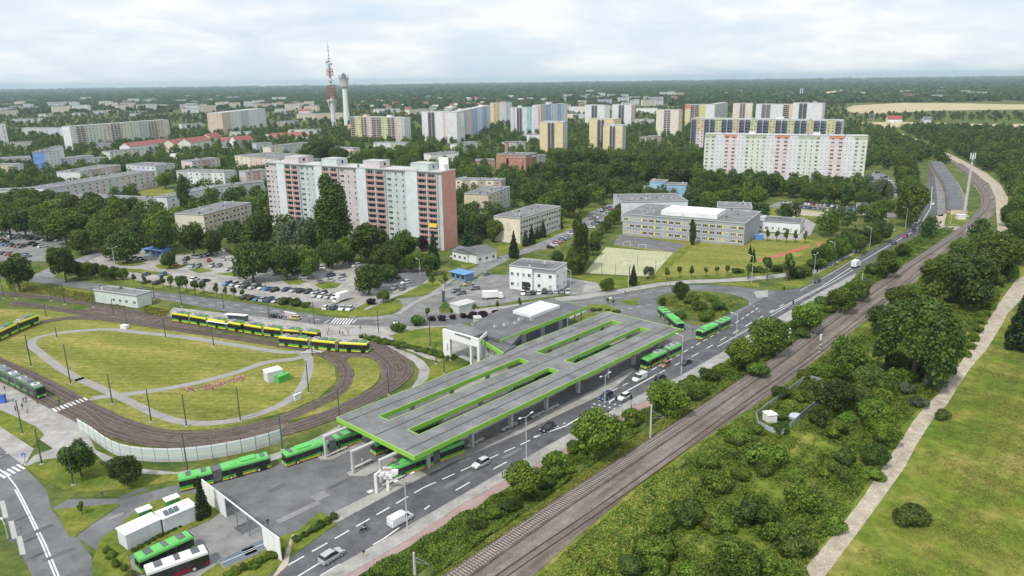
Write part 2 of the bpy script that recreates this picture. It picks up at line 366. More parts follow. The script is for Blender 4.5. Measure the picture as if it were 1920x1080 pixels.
A('tram_platform', paving, [(312, 590), (325, 577), (480, 594), (600, 609), (700, 612), (830, 612), (905, 607), (870, 614), (800, 622), (750, 624), (700, 640), (690, 650), (660, 650), (540, 633), (480, 626), (400, 613), (330, 602)], .14)
A('tram_platform', paving, [(-40, 700), (-40, 752), (0, 772), (30, 795), (50, 808), (105, 845), (140, 830), (165, 822), (146, 795), (118, 775), (97, 766), (70, 752), (0, 716)], .13)
A('footway', paving, [(-40, 800), (0, 800), (22, 815), (64, 842), (48, 870), (42, 872), (0, 838), (-60, 812)], .12, kp=False)
A('footway', paving, [(48, 872), (64, 855), (110, 838), (150, 815), (165, 815), (180, 845), (215, 860), (262, 880), (330, 886), (420, 875), (500, 855), (560, 838), (640, 797), (636, 805), (575, 840), (520, 862), (420, 886), (330, 892), (262, 889), (205, 875), (165, 838), (110, 860), (55, 878)], .12)
A('footway', paving, [(690, 628), (760, 634), (812, 640), (835, 655), (833, 680), (800, 672), (760, 655), (730, 650), (700, 645), (688, 640)], .12)
A('footway', paving, [(690, 640), (730, 650), (775, 665), (795, 678), (806, 692), (803, 710), (780, 730), (765, 738), (782, 712), (787, 695), (775, 678), (745, 660), (712, 650), (686, 647)], .125)
A('square_paving', asphalt_l, [(600, 606), (700, 612), (830, 612), (800, 622), (760, 624), (740, 626), (680, 636), (640, 630)], .135)
A('footway', paving, [(865, 593), (960, 583), (1045, 566), (1085, 562), (1172, 549), (1235, 537), (1292, 532), (1400, 527), (1450, 522), (1535, 512), (1600, 478), (1640, 455), (1680, 430), (1673, 430), (1590, 473), (1530, 505), (1440, 517), (1350, 524), (1292, 525), (1232, 531), (1172, 541), (1085, 554), (1045, 558), (960, 572), (868, 583)], .12)
# street from the north towards the towers, with its junction
A('access_street', asphalt_l, [(640, 597), (705, 600), (767, 594), (825, 588), (822, 578), (838, 560), (870, 530), (905, 511), (960, 484), (1015, 466), (1085, 432), (1135, 407), (1160, 385), (1142, 382), (1120, 396), (1035, 445), (960, 475), (920, 485), (890, 500), (868, 512), (850, 525), (820, 545), (795, 555), (742, 561), (755, 572), (750, 583), (735, 590), (690, 594)], .024)
A('parking_ground', lot, [(165, 490), (200, 470), (280, 468), (300, 475), (345, 478), (420, 470), (470, 500), (560, 500), (640, 490), (700, 495), (790, 505), (812, 520), (790, 540), (742, 556), (690, 580), (665, 594), (640, 592), (600, 586), (480, 564), (380, 548), (290, 536), (225, 527), (205, 510)], .02)
A('parking_asphalt', asphalt, [(745, 502), (795, 502), (812, 515), (790, 535), (735, 545), (700, 545), (715, 525), (735, 510)], .028)
A('parking_asphalt', asphalt_l, [(-80, 420), (60, 424), (125, 433), (140, 445), (120, 465), (100, 490), (50, 490), (0, 500), (-80, 510)], .02)
A('access_lane', asphalt_l, [(60, 517), (85, 505), (130, 490), (165, 478), (195, 465), (260, 445), (330, 432), (330, 440), (262, 454), (200, 475), (160, 492), (110, 510), (100, 521)], .022)
A('yard', asphalt_l, [(842, 570), (830, 562), (870, 535), (905, 515), (950, 515), (1060, 520), (1120, 530), (1128, 545), (1110, 552), (1050, 553), (980, 563), (900, 575)], .02)
A('pale_gravel', paving, [(1060, 520), (1080, 525), (1120, 530), (1128, 545), (1090, 550), (1100, 530)], .03)
# lawns and islands
A('lawn', lawn, [(-60, 590), (0, 580), (75, 580), (180, 592), (300, 612), (420, 632), (520, 650), (570, 658), (600, 668), (628, 690), (630, 715), (600, 745), (540, 772), (470, 790), (400, 805), (300, 808), (230, 790), (150, 752), (85, 710), (30, 685), (-60, 655)], .10, kp=True)
A('lawn', lawn, [(652, 675), (690, 672), (712, 690), (708, 715), (690, 730), (640, 760), (590, 778), (540, 790), (560, 775), (620, 755), (650, 730), (665, 700)], .16, curve=True)
A('lawn', lawn_g, [(0, 525), (60, 530), (175, 547), (205, 560), (258, 565), (320, 580), (325, 600), (300, 600), (240, 590), (125, 560), (0, 545)], .12)
A('lawn', lawn_g, [(735, 740), (765, 735), (790, 712), (800, 697), (800, 690), (830, 680), (870, 686), (895, 690), (800, 730), (700, 770), (670, 780)], .12)
A('lawn', lawn_g, [(740, 640), (790, 655), (830, 680), (833, 672), (830, 650), (840, 635), (890, 620), (880, 605), (850, 612), (800, 615), (760, 622), (735, 630)], .15)
A('lawn', lawn_g, [(0, 770), (30, 782), (70, 802), (83, 816), (62, 838), (30, 820), (0, 800)], .14)
A('lawn', lawn_g, [(47, 876), (85, 862), (130, 858), (180, 862), (200, 880), (260, 892), (343, 889), (343, 900), (230, 918), (160, 923), (120, 918), (85, 902)], .14)
A('traffic_island', lawn_g, [(102, 956), (160, 950), (223, 945), (222, 950), (170, 985), (140, 1008), (128, 1003)], .13)
A('verge_bank', lawn_g, [(174, 1050), (190, 1010), (225, 985), (270, 945), (330, 930), (375, 925), (400, 940), (415, 958), (395, 975), (330, 1005), (265, 1035), (240, 1042), (250, 1080), (300, 1180), (175, 1180)], .13)
A('verge_bank', lawn_g, [(378, 1078), (412, 1055), (470, 1030), (500, 1018), (522, 1008), (560, 995), (600, 960), (627, 975), (632, 983), (545, 1045), (500, 1083), (400, 1180), (340, 1180)], .13)
A('lawn', lawn_g, [(650, 590), (690, 580), (742, 562), (752, 573), (746, 583), (725, 590), (690, 594)], .12, curve=True)
A('lawn', lawn_g, [(750, 554), (800, 530), (830, 512), (865, 508), (865, 520), (820, 545), (785, 555)], .12)
A('lawn', lawn_g, [(480, 567), (600, 588), (640, 594), (660, 592), (700, 570), (690, 566), (660, 582), (620, 580), (560, 573), (480, 560), (380, 545), (300, 533), (230, 522), (210, 528), (290, 540)], .11, kp=False)
for q in ([(212, 492), (245, 488), (275, 494), (250, 499), (225, 498)], [(290, 498), (310, 492), (350, 498), (330, 505), (300, 504)], [(352, 505), (380, 502), (400, 508), (372, 512)], [(408, 514), (440, 510), (470, 516), (440, 519)],
          [(590, 535), (610, 528), (640, 532), (630, 540), (605, 542)], [(530, 525), (550, 522), (575, 528), (560, 534), (540, 533)], [(225, 503), (262, 505), (320, 514), (325, 519), (235, 509)]):
    A('parking_island', lawn_g, q, .13+.0, kp=False)
A('ring_island', rough_g, [(1232, 560), (1260, 548), (1310, 545), (1370, 552), (1405, 566), (1385, 580), (1350, 598), (1320, 608), (1302, 610), (1280, 602), (1240, 578)], .13, curve=True)
A('traffic_island', lawn_g, [(1162, 565), (1195, 559), (1198, 572), (1180, 572)], .13)
A('traffic_island', lawn_g, [(1098, 578), (1110, 571), (1140, 573), (1165, 585), (1150, 587), (1120, 584)], .13, curve=True)
A('traffic_island', lawn_g, [(1448, 541), (1460, 528), (1500, 526), (1522, 528), (1510, 538), (1475, 544), (1455, 545)], .13)
A('traffic_island', lawn_g, [(1335, 533), (1390, 529), (1422, 532), (1425, 540), (1390, 537)], .13)
A('lawn', lawn_g, [(1060, 515), (1097, 515), (1165, 520), (1225, 520), (1270, 440), (1420, 450), (1500, 440), (1540, 450), (1600, 440), (1680, 425), (1590, 470), (1528, 503), (1440, 514), (1350, 521), (1232, 528), (1172, 538), (1130, 542), (1120, 530)], .06)
A('school_field', lawn, [(1165, 440), (1400, 450), (1500, 447), (1545, 455), (1500, 480), (1430, 500), (1350, 515), (1225, 520), (1260, 475), (1150, 460)], .08)
A('sports_court', court, [(1097, 512), (1136, 464), (1262, 474), (1222, 519)], .10)
A('court_edge', lawn_g, [(1222, 519.5), (1262.5, 474), (1290, 462), (1298, 464), (1270, 490), (1235, 521)], .09)
A('school_yard', asphalt, [(1150, 458), (1162, 440), (1285, 458), (1265, 473)], .10)
A('running_track', redtrack, [(1419, 488), (1515, 460), (1520, 463), (1432, 491)], .10)
A('running_track', redtrack, [(1530, 455), (1540, 453), (1542, 459), (1533, 463)], .10)
A('school_path', paving, [(1400, 447), (1500, 450), (1520, 440), (1530, 420), (1510, 410), (1500, 440), (1420, 437)], .09)
A('lawn', lawn, [(1420, 395), (1470, 388), (1560, 398), (1600, 405), (1590, 415), (1530, 410), (1440, 405)], .06)
A('bare_ground', sandm, [(1470, 390), (1560, 400), (1575, 408), (1500, 404)], .07)
A('lawn', lawn, [(230, 360), (300, 350), (330, 355), (325, 375), (310, 390), (280, 380), (283, 372)], .05)
A('lawn', lawn_g, [(1010, 385), (1120, 385), (1080, 425), (1010, 455), (960, 470), (870, 505), (850, 480), (930, 465)], .03, kp=False)
A('parking_asphalt', asphalt_l, [(1095, 400), (1150, 385), (1165, 390), (1155, 405), (1100, 430), (1060, 450), (1045, 462), (1010, 470), (1040, 450), (1085, 420)], .022)
A('parking_asphalt', asphalt_l, [(1460, 378), (1560, 382), (1640, 392), (1680, 400), (1680, 408), (1600, 402), (1440, 388)], .02)
A('parking_asphalt', asphalt_l, [(1628, 335), (1640, 320), (1665, 330), (1690, 355), (1685, 375), (1660, 350)], .02)
A('open_ground', asphalt_l, [(1744, 312), (1752, 312), (1770, 340), (1772, 395), (1768, 405), (1758, 405), (1757, 372), (1753, 340)], .02)
A('open_ground', sandm, [(1750, 405), (1775, 400), (1770, 425), (1745, 425)], .02)
A('green_square', lawn_g, [(1775, 408), (1790, 395), (1835, 400), (1820, 428), (1778, 425)], .03)
# fields far right
A('crop_field', wheat, [(1582, 205), (1600, 198), (1690, 193), (1810, 194), (1900, 196), (2100, 194), (2100, 204), (1850, 206), (1740, 208), (1640, 214), (1600, 212)], .3)
A('crop_field', wheat, [(1605, 229), (1700, 229), (1850, 233), (2050, 232), (2050, 241), (1850, 240), (1730, 236), (1660, 240), (1640, 238)], .3)
A('crop_field', wheat, [(1530, 170), (1552, 172), (1600, 166), (1570, 180), (1535, 182)], .3)
# tracks of dirt
A('dirt_path', sandm, [(1854, 600), (1879, 560), (1905, 525), (1960, 500), (1960, 525), (1930, 545), (1890, 588), (1878, 610), (1850, 655), (1818, 692), (1795, 727), (1775, 760), (1750, 785), (1740, 800), (1718, 835), (1697, 875), (1655, 935), (1600, 1010), (1540, 1090), (1440, 1200), (1400, 1200), (1500, 1078), (1570, 995), (1620, 930), (1662, 865), (1690, 825), (1712, 790), (1735, 762), (1760, 738), (1780, 700), (1805, 675), (1830, 638)], .05)
A('dirt_road', sandm, [(1684, 250), (1700, 252), (1735, 268), (1775, 286), (1810, 303), (1850, 325), (1875, 345), (1890, 370), (1888, 390), (1880, 410), (1890, 430), (1868, 440), (1870, 425), (1868, 400), (1866, 370), (1855, 345), (1830, 327), (1790, 302), (1755, 282), (1720, 266)], .05)
A('dirt_road', paving, [(1745, 423), (1800, 426), (1870, 434), (1868, 440), (1800, 433), (1752, 428)], .26)
A('bare_ground', sandm, [(500, 1100), (540, 1060), (548, 1020), (553, 1003), (547, 1004), (538, 1030), (532, 1050)], .14, kp=False)
A('beaten_earth', sandm, [(1278, 865), (1330, 830), (1310, 860), (1290, 872)], .05, kp=False)
for q in ([(150, 712), (112, 690), (78, 664), (60, 648), (70, 634), (120, 624), (200, 618), (260, 624), (340, 632), (420, 644), (520, 660), (565, 662), (580, 680), (570, 720), (540, 752), (490, 775), (420, 792), (350, 793), (300, 780), (260, 762), (225, 745), (150, 712)],):
    w = smooth_line([G(*p) for p in q], 5, True)
    mb = strip(w, 1.25, .13, paving_path); o = mb.build('loop_path'); o['kind'] = 'structure'
w = smooth_line([G(*p) for p in [(170, 748), (215, 742), (290, 733), (370, 718), (440, 700), (500, 680), (560, 672), (590, 655)]], 5)
o = strip(w, 1.3, .135, paving_path).build('loop_path'); o['kind'] = 'structure'
w = smooth_line([G(*p) for p in [(745, 590), (775, 570), (820, 545), (860, 515)]], 4)
o = strip(w, 1.0, .14, paving_path).build('footway'); o['kind'] = 'structure'
w = smooth_line([G(*p) for p in [(790, 560), (815, 552), (850, 540)]], 4)
o = strip(w, 1.0, .147, paving_path).build('footway'); o['kind'] = 'structure'
w = smooth_line([G(*p) for p in [(1535, 517), (1600, 482), (1660, 450), (1705, 425)]], 4)
o = strip(w, 1.6, .125, lawn_g).build('verge'); o['kind'] = 'structure'

# ------------------------------------------------------------------ painted markings
mk = MB()
def dash(pts, w=.16, on=4, off=6, z=.036, solid=False):
    pts = [G(*p) for p in pts]; tot = 0
    for a, b in zip(pts[:-1], pts[1:]):
        d = b-a; L = d.length; u = d/L; q = Vector((-u.y, u.x, 0))*w; s = 0 if solid else (-tot) % (on+off)
        if not solid and s > off: s = 0
        while s < L:
            e2 = L if solid else min(L, s+on)
            p0 = a+u*s; p1 = a+u*e2
            mk.face([(p.x, p.y, z) for p in (p0-q, p1-q, p1+q, p0+q)], paint)
            s = e2+off if not solid else L+1
        tot += L
dash([(540, 1060), (700, 969), (793, 915), (880, 876), (972, 836), (1060, 793)], on=3.2, off=1.6)
dash([(600, 1080), (690, 1027), (720, 1010), (806, 948), (900, 893), (990, 845)], on=4, off=7)
dash([(552, 1085), (604, 1053)], solid=True)
dash([(1000, 820), (1060, 799), (1118, 765)], w=.2, solid=True)
dash([(1108, 763), (1135, 777)], w=.2, solid=True)
dash([(1172, 735), (1232, 702)], w=.2, solid=True)
dash([(1148, 733), (1190, 712), (1300, 650), (1380, 605), (1425, 575)], on=2.5, off=2)
dash([(1232, 702), (1310, 662), (1400, 610), (1470, 570)], on=4, off=5)
dash([(1445, 587), (1540, 538), (1590, 505), (1650, 470), (1722, 428), (1745, 390), (1748, 350)], w=.15, solid=True)
dash([(1500, 545), (1560, 512), (1640, 463), (1715, 420)], w=.1, solid=True)
dash([(1345, 650), (1420, 608), (1480, 572), (1560, 530), (1600, 506)], w=.12, solid=True)
# crossing on the main road
for i in range(5):
    a = Vector((1136+i*5.5, 757-i*2.9)); dash([(a.x, a.y), (a.x+18, a.y-11)], w=.25, z=.037, solid=True) if i % 2 else None
for i in range(6): dash([(1113+i*9.5, 757+i*3.2-i*1.0), (1116+i*9.5, 758+i*2.2)], w=.3, z=.037, solid=True)
for i in range(6): dash([(1123+i*9.5, 751+i*3.2-i*1.0), (1126+i*9.5, 752+i*2.2)], w=.3, z=.037, solid=True)
# left road: double centre line, crossings
dash([(-10, 873), (15, 893), (30, 912), (45, 940), (60, 970), (85, 1020), (112, 1085)], w=.14, z=.022, solid=True)
dash([(28, 918), (42, 944), (57, 974), (80, 1023), (105, 1085)], w=.14, z=.022, solid=True)
for i in range(6): 
    dash([(-4+i*9, 888-i*4.2), (10+i*9, 896-i*4.2)], w=.28, z=.024, solid=True)
dash([(-10, 860), (24, 845)], w=.2, on=1.2, off=1.2, z=.024)
for i in range(9):      # zebra over the tram tracks at the left platform
    dash([(99+i*7.2, 768-i*2.5), (107+i*7.2, 774-i*2.7)], w=.27, z=.33, solid=True)
for i in range(8):      # zebra in front of the green tram
    dash([(566+i*5, 664-i*.2), (585+i*5, 655-i*.1)], w=.25, z=.33, solid=True)
for i in range(7):      # zebra on the north street
    dash([(620+i*5.5, 607+i*.3), (630+i*5.2, 596+i*.3)], w=.25, z=.03, solid=True)
dash([(608, 606), (617, 600)], w=.2, z=.03, solid=True); dash([(661, 606), (668, 599)], w=.2, z=.03, solid=True)
dash([(175, 537), (300, 560), (480, 583), (600, 600)], w=.1, on=3, off=5, z=.03)
dash([(290, 551), (480, 577), (590, 594)], w=.1, on=3, off=5, z=.03)
dash([(700, 604), (760, 603), (830, 598), (900, 590)], w=.1, on=3, off=4, z=.03)
dash([(1080, 568), (1150, 560), (1230, 546), (1300, 540)], w=.1, on=4, off=3, z=.03)
dash([(1141, 561), (1146, 557)], w=.3, z=.03, solid=True)
dash([(1160, 583), (1220, 571)], w=.1, z=.03, on=2, off=2)
for i in range(6): dash([(1413+i*1.2, 548+i*2), (1440, 545+i*2.1)], w=.22, z=.034, solid=True)
dash([(1390, 560), (1412, 573), (1425, 585)], w=.1, on=1.5, off=1.5, z=.034)
dash([(690, 925), (699, 920)], w=.5, z=.155, solid=True)
for i_, (px_, w_, l_, m_) in enumerate([((420, 950), 2.2, 6, asphalt_d), ((520, 915), 1.5, 4, asphalt_d), ((600, 930), 2.5, 3, asphalt_l), ((640, 905), 1.2, 7, asphalt_d), ((470, 985), 3, 5, asphalt_d), ((560, 960), 1.4, 9, asphalt_l), ((700, 885), 1.3, 4, asphalt_d), ((250, 925), 1.2, 5, asphalt_d), ((200, 975), 1, 6, asphalt_l), ((1180, 600), 2, 6, asphalt_d), ((1230, 560), 1.5, 5, asphalt_d), ((860, 900), 1.1, 8, asphalt), ((960, 850), 1.1, 6, asphalt), ((740, 985), 1.0, 7, asphalt), ((1100, 780), 1.0, 5, asphalt), ((60, 1000), 1.3, 7, asphalt_d), ((110, 1040), 1.1, 5, asphalt_d)]):
    g_ = G(*px_); q = MB(); q.box(-l_/2, l_/2, -w_/2, w_/2, 0, .002, m_); o = link('asphalt_patch', q.mesh('asphalt_patch'), None, g_+Vector((0, 0, .0345)), R(47)); o['kind'] = 'structure'
mko = mk.build('road_markings'); mko['kind'] = 'structure'

# ------------------------------------------------------------------ tracks
def resample(w, step):
    out = [w[0].copy()]; acc = 0
    for a, b in zip(w[:-1], w[1:]):
        d = (b-a).length; s = step-acc
        while s <= d:
            out.append(a+(b-a)*(s/d)); s += step
        acc = d-(s-step)
    return out
def track(name, label, px, z=.18, bed=ballast, bedw=2.1, sleepers=False, group=None, gauge=.7175, railm=rail_sh, smat=sleeperm, bedname='ballast', smooth=8):
    w = smooth_line([G(*p) for p in px], smooth)
    if bed: o = strip(w, bedw, z, bed).build(bedname); o['kind'] = 'structure'; 
    th = thing(name, label, 'track', (w[0].x, w[0].y, 0), 0, group); inv = Matrix.Translation((-w[0].x, -w[0].y, 0))
    mb = MB()
    for s in (-1, 1): strip(w, .07, z+.14, railm, mb, z, off=s*gauge)
    me = mb.mesh('rails'); me.transform(inv); link('rails', me, th)
    if sleepers:
        mb = MB(); q = resample(w, .65 if sleepers == 1 else sleepers)
        for i in range(1, len(q)-1):
            d = (q[i+1]-q[i-1]).normalized(); n = Vector((-d.y, d.x, 0)); a = q[i]
            mb.face([tuple(a+d*x+n*y+Vector((0, 0, z+.05))) for x, y in ((-.14, -1.3), (.14, -1.3), (.14, 1.3), (-.14, 1.3))], smat)
        me = mb.mesh('sleepers'); me.transform(inv); link('sleepers', me, th)
    if name == 'tram_track':
        mb = MB()
        for a, b in zip(w[:-1:2], w[2::2]): mb.bar((a.x, a.y, 5.6), (b.x, b.y, 5.6), .022, black, 4)
        me = mb.mesh('contact_wire'); me.transform(inv); link('contact_wire', me, th)
    k = [(p.x, p.y) for p in w]
    for a, b in zip(w[::4], w[4::4]):
        d = (b-a).normalized(); n = Vector((-d.y, d.x, 0))*(bedw+.5)
        keep([(a+n)[:2], (b+n)[:2], (b-n)[:2], (a-n)[:2]])
    return w
RW = [(700, 1190), (860, 1080), (960, 1010), (1060, 942), (1199, 850), (1300, 783), (1407, 711), (1500, 646), (1540, 612), (1610, 562), (1690, 507), (1790, 440), (1830, 408), (1848, 385), (1847, 365), (1830, 342), (1812, 322), (1775, 297), (1730, 274), (1690, 255)]
A('railway_bed', ballast2, [(690, 1180), (850, 1076), (950, 1006), (1050, 938), (1190, 846), (1400, 706), (1500, 640), (1610, 557), (1690, 502), (1782, 440), (1822, 408), (1840, 385), (1838, 365), (1808, 324), (1790, 310), (1800, 305), (1830, 325), (1858, 350), (1868, 380), (1862, 405), (1830, 425), (1790, 464), (1752, 484), (1717, 527), (1655, 577), (1540, 667), (1440, 745), (1345, 806), (1215, 895), (1056, 1030), (997, 1082), (860, 1200)], .10)
track('railway_track', 'railway track on sleepers running along the bushes beside the main road', RW, z=.30, bed=ballast, bedw=1.75, sleepers=1)
track('railway_track', 'worn disused rail line on the brown ballast right of the railway track', [(900, 1110), (1000, 1040), (1100, 972), (1230, 880), (1340, 800), (1440, 728), (1530, 664), (1640, 578), (1705, 526), (1745, 492), (1795, 458), (1838, 420)], z=.12, bed=None, sleepers=0, railm=rail_m)
TG = 'tram tracks of the turning loop'
TB = 1.9
TZ = [.2]
def T(label, px, **k):
    TZ[0] += .012
    return track('tram_track', label, px, z=TZ[0], bedw=TB, group=TG, sleepers=.9, smat=sleeperd, **k)
T('outermost tram track curving round the right end of the loop', [(525, 648), (600, 655), (660, 646), (701, 648), (731, 661), (757, 680), (762, 699), (745, 719), (712, 740), (660, 767), (600, 790), (546, 807), (480, 822), (400, 830), (320, 833), (250, 822), (200, 803), (167, 775), (146, 765), (130, 757)])
T('tram track passing right of the small curved lawn, under the tram front', [(480, 640), (525, 647), (590, 655), (650, 662), (694, 661), (716, 672), (733, 691), (731, 710), (712, 729), (675, 749), (620, 775), (546, 803)])
T('inner tram track hugging the big lawn of the loop', [(580, 658), (610, 664), (635, 678), (650, 700), (642, 727), (612, 750), (550, 779), (487, 798), (425, 812), (362, 817), (300, 813), (250, 800), (200, 780), (146, 752), (100, 727), (50, 702), (0, 680), (-60, 655), (-110, 640)])
T('tram track along the left platform, nearest the waiting people', [(-60, 678), (0, 706), (45, 727), (87, 751), (120, 768), (150, 783), (200, 806), (250, 822)])
T('tram track along the long platform with shelters', [(-60, 545), (0, 550), (125, 563), (212, 577), (300, 596), (400, 613), (480, 626), (540, 634), (600, 640), (660, 648)])
T('tram track running below the long platform towards the crossing', [(25, 568), (137, 585), (212, 600), (300, 613), (400, 628), (480, 640), (530, 648), (580, 656), (612, 666)])
T('tram track curving in from the far left of the loop', [(-60, 655), (-20, 642), (0, 635), (40, 618), (75, 606), (137, 597), (212, 600), (300, 613), (400, 628)])
A('ballast_field', ballast, [(175, 572), (215, 574), (300, 592), (335, 603), (400, 618), (380, 622), (300, 606), (220, 596), (160, 582)], .15)
A('ballast_field', ballast, [(560, 655), (620, 655), (690, 660), (720, 678), (735, 692), (728, 712), (715, 712), (710, 685), (690, 670), (660, 672), (655, 690), (640, 680), (610, 662)], .15)
A('ballast_field', ballast, [(95, 756), (150, 755), (230, 792), (300, 812), (400, 812), (540, 785), (545, 805), (420, 825), (300, 828), (210, 815), (150, 785)], .14)

# ------------------------------------------------------------------ buildings
def win_mesh(kind, w, h):
    key = ('win', kind, w, h)
    if key in WM: return WM[key]
    mb = MB(); g = {'d': glassm, 'b': glassb, 'c': curtain}[kind]; f = .11
    mb.box(-w/2, w/2, -.05, .0, 0, h, winw, skip='k'); nmul = 1 if w < 1.0 else (2 if w < 1.9 else 3)
    for k in range(nmul):
        a = -w/2+f+k*(w-f)/nmul; b = a+(w-f)/nmul-f
        mb.box(a, b, -.08, -.052, f, h-f, g, skip='k')
    mb.box(-w/2-.05, w/2+.05, -.16, .0, -.08, -.002, winw, skip='k')
    WM[key] = mb.mesh('window'); return WM[key]
WM = {}
def balcony_mesh(col, w, fh):
    key = ('bal', col.name, w, fh)
    if key in WM: return WM[key]
    mb = MB()
    mb.box(-w/2, w/2, -.03, 0, .05, fh-.1, curtain, skip='k')
    for a, b, g in ((-w*.40, -w*.13, glassm), (-w*.07, w*.12, glassm), (w*.18, w*.42, glassb)): mb.box(a, b, -.06, -.032, .5, fh-.5, g, skip='k')
    mb.box(-w/2, w/2, -1.2, -.065, -.10, .04, concrete)
    mb.box(-w/2+.1, w/2-.1, -1.27, -1.2, .0, .95, col); mb.box(-w/2+.1, w/2-.1, -1.28, -1.19, .953, 1.03, white)
    mb.box(-w/2, -w/2+.2, -1.25, -.065, .04, fh-.102, white); mb.box(w/2-.2, w/2, -1.2, -.065, .04, fh-.102, white)
    WM[key] = mb.mesh('balcony'); return WM[key]
def scatter_parts(parent, name, items, cap=96):
    # items: (mesh, x, y, z, rz); the first `cap` are parts of their own, the rest one merged part
    for me, x, y, z, rz in items[:cap]:
        o = link(name, me, parent, (x, y, z), rz)
    rest = items[cap:]
    if rest:
        mb = MB()
        for me, x, y, z, rz in rest:
            c, s = math.cos(rz), math.sin(rz); i0 = len(mb.v)
            mb.v += [(x+v.co.x*c-v.co.y*s, y+v.co.x*s+v.co.y*c, z+v.co.z) for v in me.vertices]
            ix = [mb.mi(m) for m in me.materials]
            for p in me.polygons: mb.f.append(tuple(i0+k for k in p.vertices)); mb.m.append(ix[p.material_index])
        o = mb.build(name, parent); o['kind'] = 'stuff'
def pick(r):
    x = r.random(); return 'd' if x < .55 else ('b' if x < .8 else 'c')
def block(name, label, cat, Apx, Bpx, h, C_, fl, style, at='roof', roofm=None, endL=0, endR=0, endcol=None, parapet=.5, boxes=(), group=None, fh=None, z0=.9, back=None, wins=True, cap=96, ww=1.9, endwall=None):
    z = h if at == 'roof' else 0
    a = G(Apx[0], Apx[1], z); b = G(Bpx[0], Bpx[1], z); a.z = b.z = 0
    d = b-a; L = d.length; rz = math.atan2(d.y, d.x); u = d.normalized(); n = Vector((-u.y, u.x, 0))
    if isinstance(C_, tuple): c = G(C_[0], C_[1], z); D = max(6, abs((Vector((c.x, c.y, 0))-a).dot(n)))
    else: D = C_
    th = thing(name, label, cat, a, rz, group)
    fr = 2 if h > 20 else 15; poly = [a-u*2-n*fr, b+u*2-n*fr, b+u*2+n*(D+2), a-u*2+n*(D+2)]; keep([(p.x, p.y) for p in poly])
    tw = sum(s[0] for s in style); x = 0; wall = MB(); items = []; bals = []
    fh = fh or (h-z0-.6)/fl
    r = random.Random(int(Apx[0]*7+Apx[1]))
    for s in style:
        w = L*s[0]/tw; m = s[1]; kind = s[2]; off = {'blank': -.9, 'bal': .0}.get(kind, 0) if len(s) < 5 else s[4]
        if isinstance(m, list):     # stacked bands: [(top fraction, material)...]
            zb = 0
            for fr, mm in m:
                wall.box(x, x+w, off, D, zb, h*fr-(0 if fr == 1 else .0), mm, skip='tb' if fr < 1 else 'b'); zb = h*fr
        else: wall.box(x, x+w, off, D, 0, h, m, skip='b')
        nc = s[3] if len(s) > 3 else 0
        for f in range(fl):
            zf = z0+f*fh
            for k in range(nc):
                cx = x+w*(k+.5)/nc
                if kind == 'win':
                    wd = min(ww if (k % 3 == 0 or nc < 3) else 1.1, w/nc*.72)
                    items.append((win_mesh(pick(r), round(wd, 1), 1.5), cx, off-.002, zf+.8, 0))
                elif kind == 'slit': items.append((win_mesh('d', .9, .7), cx, off-.002, zf+1.2, 0))
                elif kind == 'wide': items.append((win_mesh(pick(r), round(min(2.6, w/nc*.8), 1), 1.5), cx, off-.002, zf+.8, 0))
                elif kind == 'bal': bals.append((balcony_mesh(s[5] if len(s) > 5 else redroof, round(w/nc-.1, 1), round(fh, 1)), cx, off-.002, zf+.05, 0))
        x += w
    if endwall:
        if 'R' in endwall[0]: wall.face([(L+.02, -.02, 0), (L+.02, D, 0), (L+.02, D, h), (L+.02, -.02, h)], endwall[1])
        if 'L' in endwall[0]: wall.face([(-.02, D, 0), (-.02, -.02, 0), (-.02, -.02, h), (-.02, D, h)], endwall[1])
    wall.build('wall', th)
    for side, nc in (('L', endL), ('R', endR)):
        for f in range(fl):
            for k in range(nc):
                y = D*(k+.5)/nc
                items.append((win_mesh(pick(r), 1.1, 1.4), (-.03 if side == 'L' else L+.03), y, z0+f*fh+.85, (-math.pi/2 if side == 'L' else math.pi/2)))
    if wins:
        if items: items.sort(key=lambda t: -t[3]); scatter_parts(th, 'window', items, cap)
        if bals: bals.sort(key=lambda t: -t[3]); scatter_parts(th, 'balcony', bals, cap)
    rf = MB(); rm = roofm or roofgrey; e2 = .18
    rf.box(-e2, L+e2, -e2 if not any(s[2] == 'blank' for s in style) else -1.0, D+e2, h+.004, h+.25, rm)
    if parapet:
        y0 = -e2 if not any(s[2] == 'blank' for s in style) else -1.0
        for q in ((-e2, L+e2, y0, y0+.3), (-e2, L+e2, D+e2-.3, D+e2)): rf.box(*q, h+.254, h+parapet, metal_l)
        for q in ((-e2, -e2+.3, y0+.302, D+e2-.302), (L+e2-.3, L+e2, y0+.302, D+e2-.302)): rf.box(*q, h+.254, h+parapet, metal_l)
    ro = rf.build('roof', th)
    for bx in boxes:       # rooftop houses: (fraction, width, depth, height, material)
        q = MB(); cx = L*bx[0]; q.box(cx-bx[1]/2, cx+bx[1]/2, D*.5-bx[2]/2, D*.5+bx[2]/2, h+.26, h+.26+bx[3], bx[4], top=rm); q.box(cx-bx[1]/2-.1, cx+bx[1]/2+.1, D*.5-bx[2]/2-.1, D*.5+bx[2]/2+.1, h+.262+bx[3], h+.42+bx[3], rm)
        q.box(cx+bx[1]/2+.002, cx+bx[1]/2+.03, D*.5-.7, D*.5+.7, h+1.2, h+2.6, glassm)
        q.build('lift_house', ro)
    for _ in range(min(max(2, int(L*D/70)), 14)):
        vm = r.choice([concrete, metal_l, roofdark]); key = ('vent', vm.name)
        if key not in WM: q = MB(); q.box(-.4, .4, -.35, .35, 0, 1, vm); WM[key] = q.mesh('roof_vent')
        o = link('roof_vent', WM[key], ro, (r.uniform(1, L-1), r.uniform(1.2, D-1), h+.255)); o.scale = (1, 1, r.uniform(.5, 1.3))
    th['_L'] = L; th['_D'] = D
